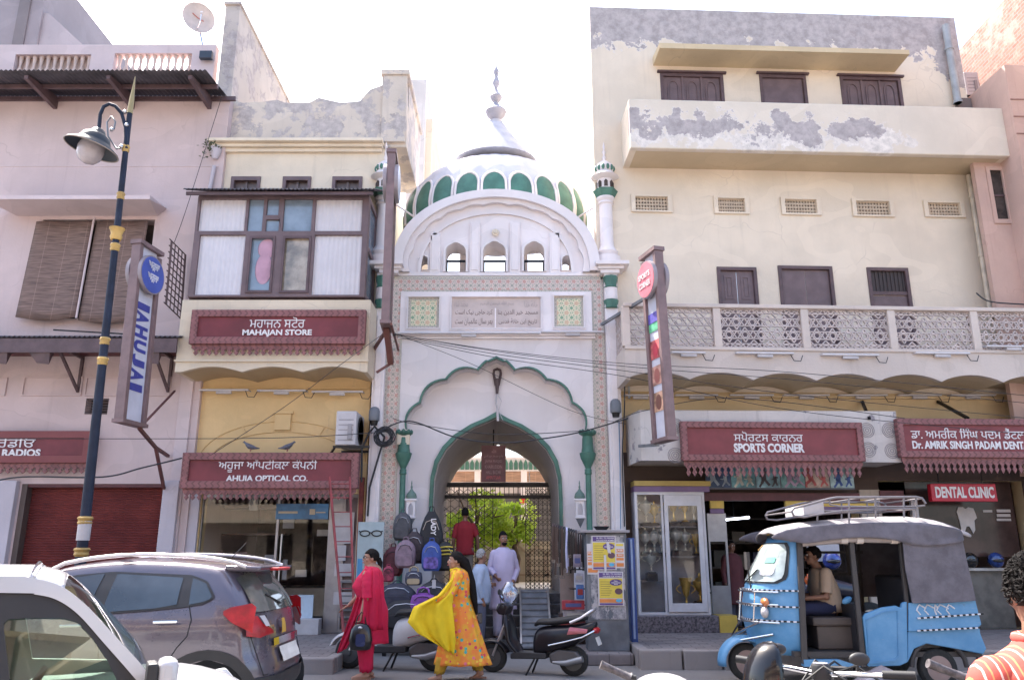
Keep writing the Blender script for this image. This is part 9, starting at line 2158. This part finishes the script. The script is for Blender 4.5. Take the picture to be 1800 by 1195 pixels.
def floral():
    m,nt,b = newmat('floral_silk'); h = NT(nt); v = h.obj(); vo = h.n('ShaderNodeTexVoronoi'); vo.inputs['Scale'].default_value = 16; h.l(v,vo.inputs['Vector'])
    n = h.noise(v,9,4); c = h.mix(h.step(n,.4,.6),(.7,.34,.02,1),(.75,.2,.03,1)); r = h.n('ShaderNodeValToRGB'); h.l(h.n('ShaderNodeSeparateColor').inputs[0].node.outputs[0] if 0 else vo.outputs['Color'],r.inputs[0])
    e = r.color_ramp; e.interpolation = 'CONSTANT'; e.elements[0].color = (.6,.05,.08,1); e.elements[1].position = .45; e.elements[1].color = (.75,.45,.03,1)
    for p,cc in ((.3,(.05,.35,.3,1)),(.6,(.7,.15,.2,1)),(.75,(.75,.5,.05,1))): x = e.elements.new(p); x.color = cc
    c = h.mix(h.math('LESS_THAN',vo.outputs['Distance'],.33),c,r.outputs[0]); h.l(c,b.inputs['Base Color']); b.inputs['Roughness'].default_value = .7; return m
FLO = floral(); YEL_ = fabric('yellow_chiffon',(.72,.5,.01),.08)
cloth([(.02,0,1.36,.075,.085),(.03,0,1.32,.11,.165),(.04,0,1.22,.13,.165),(.035,0,1.1,.135,.15),(.045,0,.98,.125,.14),(.05,0,.85,.17,.17),(.06,0,.6,.24,.2),(.08,0,.35,.31,.23),(.1,0,.2,.36,.25)],'flared_dress',FLO,w2,.05,9,n=60,seed=8)
cloth([(-.14,-.08,.3,.09,.08),(-.2,-.08,.1,.055,.055)],'trouser_leg',mat('ochre_trouser',(.5,.3,.03),.8),w2,.08,6,seed=5); cloth([(.23,.08,.32,.09,.08),(.29,.08,.12,.055,.055)],'trouser_leg',mat('ochre_trouser',(.5,.3,.03),.8),w2,.08,6,seed=6)
sleeve([(.04,-.15,1.29),(-.05,-.215,1.07),(-.25,-.24,.99)],[.065,.055,.042],'sleeve',FLO,w2); sleeve([(.06,.15,1.29),(.13,.17,1.05),(.22,.145,.88)],[.065,.055,.042],'sleeve',FLO,w2)
sheet([((-.0,-.1,1.36),(.05,0,.02)),((.0,-.19,1.24),(.07,0,0)),((-.12,-.26,1.05),(.1,0,0)),((-.28,-.29,.93),(.24,0,.02)),((-.3,-.3,.75),(.29,0,.02)),((-.22,-.3,.55),(.24,0,-.05)),((-.1,-.28,.4),(.1,0,-.06))],.1,'yellow_scarf',YEL_,w2,fold=.03,seed=5,cols=24)
g = G(); g.tube([hq(0,-.06,-.13),(.0,-.05,1.36),(.06,-.06,1.34)],.03,8); put(g,'scarf_neck',YEL_,w2,smooth=60)
for y,x,z in ((-.08,-.25,0),(.08,.28,.02)): g = G(); g.box(x-.1,x+.12,y-.035,y+.035,z,z+.018); put(g,'sandal',mat('sandal_tan',(.3,.15,.1),.6),w2,bev=.008)
ph_ = thing('mobile_phone','dark mobile phone in the rear hand of the woman in yellow','phone',None,loc=(yx+.3,YWY+.11,.68)); g = G(); g.plate(rrect(-.035,.035,0,.13,.01),[],0,.01); put(g,'phone_body',BLACK,ph_); g = G(); g.plate(rrect(-.03,.03,.01,.12,.006),[],-.002,-.0005); put(g,'screen',mat('phone_glass',(.03,.03,.04),.08),ph_)
# --- men at the gateway ---
def man(label,px,headpx,Y,hgt,yaw,sk,shirt,trouser,hair,pose='stand',long_=False,base=0,lean=0,face_yaw=None,kk=1.0,beard=False,lh=None,rh=None,turn=True,belly=0):
    """standing man; px: x pixel of his feet, headpx: pixel of his crown"""
    x = P(px,1080,Y).x; s = thing('person',label,'person',None,loc=(x,Y,base)); k = hgt/1.72; g = G(); fy = yaw if face_yaw is None else face_yaw
    Rz = Matrix.Rotation(yaw,3,'Z')
    def T(a): v = Rz @ Vector(a); return Vector((v.x*k,v.y*k,v.z*k))
    hc = T((0,-.02,1.6)); hc.x += lean; hq = head(g,hc,fy,0,k*1.0)
    limb(g,[hc+Vector((0,0,-.08*k)),T((0,0,1.42))],[.055*k,.062*k]); limb(g,[T((0,0,1.36)),T((0,-.02-belly*.5,1.15)),T((0,0,.95))],[.13*k,(.14+belly)*k,.14*k])
    limb(g,[T((-.11,0,1.35)),T((.11,0,1.35))],[.075*k,.075*k])
    for sx,hp in ((-1,lh),(1,rh)):
        sh = T((sx*.175,0,1.355)); el = T(hp[0]) if hp else T((sx*.25,.03,1.1)); wr = T(hp[1]) if hp else T((sx*.26,-.04,.86))
        limb(g,[sh,el,wr],[.055*k,.044*k,.028*k]); d = (wr-el).normalized(); hand(g,wr,d,T((-sx,-.3,0)),sx,.7,k)
        sleeve([sh,el,el.lerp(wr,.9 if long_ == 'full' else (.05 if not long_ else .85))] if long_ else [sh,sh.lerp(el,.85)],[.075*k,.062*k,.048*k] if long_ else [.075*k,.07*k],'sleeve',shirt,s)
        limb(g,[T((sx*.09,0,.93)),T((sx*.1,-.01,.5)),T((sx*.1,.02,.09))],[.085*k,.06*k,.042*k]); limb(g,[T((sx*.1,.03,.05)),T((sx*.11,-.11,.03))],[.035*k,.03*k])
        c0 = T((sx*.09,0,.95)); c1 = T((sx*.1,-.01,.5)); c2 = T((sx*.1,.02,.07)); cloth([(c0.x,c0.y,c0.z,.1*k,.11*k),(c1.x,c1.y,c1.z,.085*k,.085*k),(c2.x,c2.y,c2.z,.07*k,.075*k)],'trouser_leg',trouser,s,.04,5,seed=int(px)+sx)
        gs = G(); a = T((sx*.1,.04,.02)); b = T((sx*.11,-.15,.02)); gs.tube([a,(a+b)/2,b],[.04*k,.045*k,.032*k],10); put(gs,'shoe',mat('shoe_brown',(.06,.035,.03),.5),s,smooth=60)
    finish_body(g,sk,s); face(s,hq,k,(.25,.1,.08),brow=hair)
    cz = .5 if long_ == 'full' else .82; c_ = lambda z,rx,ry,dy=0: (T((0,dy,z)).x+lean*(z/1.6)**3,T((0,dy,z)).y,z*k,(rx*abs(cos(yaw))+ry*abs(sin(yaw)))*k,(ry*abs(cos(yaw))+rx*abs(sin(yaw)))*k)
    rg = [c_(1.46,.075,.075),c_(1.435,.11,.09),c_(1.4,.165,.105),c_(1.32,.195,.13),c_(1.12,.185,.145+belly,-.02),c_(.98,.18,.145+belly,-.01),c_(.82,.2,.15)]
    if long_ == 'full': rg += [c_(.65,.21,.16),c_(.48,.23,.17)]
    cloth(rg,'kurta' if long_ == 'full' else 'shirt',shirt,s,.03,7,seed=int(px)); hair_cap(s,hq,k,None,hair)
    if beard:
        gb = G(); gb.ball(hq(0,-.055,-.075),.052*k,.05*k,.035*k,14,8); put(gb,'beard',HAIRB,s,smooth=180); gb = G(); gb.tube([hq(-.025,-.098,-.042),hq(0,-.105,-.038),hq(.025,-.098,-.042)],.005*k,6); put(gb,'moustache',HAIRB,s,smooth=60)
    s.scale = (.88,.92,1)
    return s,hq,T,k
LILAC = fabric('lilac_cotton',(.5,.44,.6),.06); BLS = fabric('pale_blue_shirt',(.36,.42,.55),.1); REDS = fabric('dark_red_shirt',(.25,.012,.02),.1); GTR = fabric('grey_trousers',(.1,.1,.14),.1); LTR = fabric('light_trousers',(.42,.38,.5),.08)
man('tall bearded man in a lilac kurta facing the street on the gateway steps',884,None,14.1,1.75,radians(8),'b',LILAC,LTR,HAIRB,long_='full',base=.17,face_yaw=radians(22),beard=True,lh=((-.25,.02,1.12),(-.16,-.18,1.0)),rh=((.27,.04,1.1),(.16,-.16,.9)))
man('grey haired man in a pale blue shirt turned towards the bearded man',843,None,13.75,1.63,radians(100),'b',BLS,GTR,HAIRG,long_=True,base=.0,face_yaw=radians(118),belly=.02,rh=((.2,-.02,1.12),(.12,-.22,1.12)),lh=((-.24,.06,1.12),(-.22,-.02,.88)))
man('man in a dark red polo shirt leaning at the lattice gate behind the others',815,None,15.2,1.62,radians(178),'c',REDS,fabric('khaki_trousers',(.2,.16,.13),.1),HAIRB,base=FZ-.1,lh=((-.28,.0,1.15),(-.3,-.05,.9)))
man('dim figure in a maroon kurta standing inside the sports shop doorway',1292,None,15.6,1.6,radians(30),'c',fabric('maroon_cotton',(.12,.035,.04),.1),GTR,HAIRB,long_='full',base=.2)
# --- driver of the auto, seated ---
dx = za(640,500)[0]; dsy = AY+.62; seatz = sx[1]+.02
dr = thing('person','driver in a tan shirt seated in the auto rickshaw holding its bar','person',None,loc=(dx,dsy,0))
g = G(); hz_ = za(600,365,dsy)[1]; hx = za(605,380,dsy)[0]-dx
hq = head(g,(hx,0,hz_-.02),radians(-92),0,1.0); sh_z = hz_-.24
limb(g,[(hx+.02,0,hz_-.12),(hx+.07,0,sh_z+.02)],[.055,.06]); limb(g,[(hx+.1,0,sh_z-.06),(hx+.13,0,seatz+.25),(hx+.14,0,seatz+.1)],[.13,.15,.15]); limb(g,[(hx+.08,-.13,sh_z),(hx+.08,.13,sh_z)],[.07,.07])
for s_ in (-1,1):
    sh = V3(hx+.08,s_*.19,sh_z); el = V3(hx+.04,s_*.24,sh_z-.28); wr = V3(hx-.2,s_*.2,sh_z-.3); limb(g,[sh,el,wr],[.055,.045,.03]); hand(g,wr,(-1,0,.1),(0,0,-1),-s_,1.1); sleeve([sh,sh.lerp(el,.85)],[.08,.075],'sleeve',fabric('tan_cotton',(.36,.27,.2),.08),dr)
    kn = V3(hx-.3,s_*.12,seatz+.07); an = V3(hx-.26,s_*.12,.5); limb(g,[(hx+.14,s_*.1,seatz+.08),kn,an],[.09,.065,.045]); limb(g,[an,an+V3(-.12,0,-.02)],[.035,.03])
    lg = G(); lg.tube([V3(hx+.16,s_*.1,seatz+.09),kn+V3(.06,0,.01),kn,kn+V3(.01,0,-.08),an+V3(0,0,.03)],[.11,.09,.085,.075,.065],14); put(lg,'trouser_leg',fabric('navy_trousers',(.02,.025,.07),.1),dr,smooth=180)
finish_body(g,'c',dr); face(dr,hq,1.0,(.2,.08,.07)); hair_cap(dr,hq,1.0,None,HAIRB)
cloth([(hx+.06,0,sh_z+.06,.075,.08),(hx+.08,0,sh_z+.02,.12,.19),(hx+.1,0,sh_z-.1,.15,.2),(hx+.12,0,seatz+.3,.17,.19),(hx+.14,0,seatz+.04,.18,.19)],'shirt',fabric('tan_cotton',(.36,.27,.2),.08),dr,.03,6,seed=12)
# --- man close to the camera at the right edge, seen from behind ---
FY = 2.7; c0 = P(1824,1045,FY); fm = thing('person','man in an orange striped shirt seen from behind at the right edge','person',None,loc=(c0.x,FY,0))
g = G(); hz_ = c0.z; hq = head(g,(0,0,hz_),radians(172),0,1.02); sz_ = P(1800,1122,FY).z-.05
limb(g,[(0,.0,hz_-.1),(0,.0,sz_)],[.06,.066]); limb(g,[(0,0,sz_-.06),(0,0,sz_-.3),(0,0,.95)],[.13,.14,.15]); limb(g,[(-.1,0,sz_-.07),(.1,0,sz_-.07)],[.07,.07])
STR = None
def stripes():
    m,nt,b = newmat('striped_shirt'); h = NT(nt); x,y,z = h.xyz(h.obj()); f = h.math('FRACT',h.math('ADD',h.math('MULTIPLY',x,26.0),50.0))
    c = h.mix(h.math('GREATER_THAN',f,.86),(.42,.06,.045,1),(.6,.4,.36,1)); c = h.mix(h.math('COMPARE',f,.35,.06),c,(.5,.2,.08,1)); h.l(c,b.inputs['Base Color']); b.inputs['Roughness'].default_value = .85; h.bump(h.noise(h.obj(),60,3),b,.2,.005); return m
STR = stripes()
for s_ in (-1,1):
    sh = V3(s_*.17,0,sz_-.085); el = V3(s_*.24,.03,sz_-.36); wr = V3(s_*.23,-.1,sz_-.6); limb(g,[sh,el,wr],[.058,.046,.03]); hand(g,wr,(0,-.3,-1),(-s_,0,0),s_,.8); sleeve([sh,sh.lerp(el,.9)],[.088,.08],'sleeve',STR,fm)
    limb(g,[(s_*.1,0,.93),(s_*.1,0,.5),(s_*.1,0,.09)],[.09,.065,.045]); limb(g,[(s_*.1,-.03,.05),(s_*.1,.12,.03)],[.035,.03])
    cloth([(s_*.1,0,.98,.11,.12),(s_*.1,0,.5,.09,.09),(s_*.1,0,.07,.075,.08)],'trouser_leg',GTR,fm,.04,5,seed=7+s_)
finish_body(g,'c',fm); face(fm,hq,1.02); hair_cap(fm,hq,1.02,None,HAIRB,low=.0)
g = G(); rnd = random.Random(4)   # thick wavy hair: overlapping locks
for k in range(1100):
    t = rnd.uniform(0,2*pi); ph = rnd.uniform(0,pi*.62); d = Vector((sin(ph)*cos(t),sin(ph)*sin(t),cos(ph)))
    if d.y < -.55 and d.z < .3: continue
    a = hq(.086*d.x,.014+.104*d.y,.026+.108*d.z); tn = Vector((rnd.gauss(0,1),rnd.gauss(0,1),rnd.gauss(0,1))); dn = (hq(d.x,d.y,d.z)-hq(0,0,0)).normalized(); tn = (tn-dn*tn.dot(dn)+Vector((0,0,-.7))).normalized(); L = rnd.uniform(.012,.028)
    g.tube([a-dn*.004,a+tn*L*.5+dn*.008,a+tn*L+dn*.002],[.0035,.0035,.001],4)
put(g,'wavy_locks',HAIRB,fm,smooth=60)
cloth([(0,.0,sz_+.05,.07,.075),(0,0,sz_+.02,.1,.09),(0,0,sz_-.01,.15,.11),(0,0,sz_-.06,.205,.13),(0,0,sz_-.16,.215,.15),(0,0,sz_-.4,.2,.15),(0,0,.85,.21,.16)],'shirt',STR,fm,.02,6,seed=2)
g = G(); g.tube([(.075*cos(a*pi/8),.08*sin(a*pi/8)+.005,sz_+.05) for a in range(16)],.018,8,closed=True); put(g,'collar',STR,fm,smooth=60)
# ---------------- origins at each thing's base ----------------
bpy.context.view_layer.update()
for r in [o for o in COL.objects if o.parent is None and o.type == 'EMPTY']:
    pts = []
    for c in r.children:
        if c.type == 'MESH' and len(c.data.vertices):
            b = [Vector(x) for x in c.bound_box]; pts += [c.matrix_local @ x for x in b]
    if not pts: continue
    d = Vector(((min(p.x for p in pts)+max(p.x for p in pts))/2,(min(p.y for p in pts)+max(p.y for p in pts))/2,min(p.z for p in pts)))
    r.location = r.location+(Matrix.Rotation(r.rotation_euler.z,3,'Z') @ d)
    for c in r.children: c.location = c.location-d
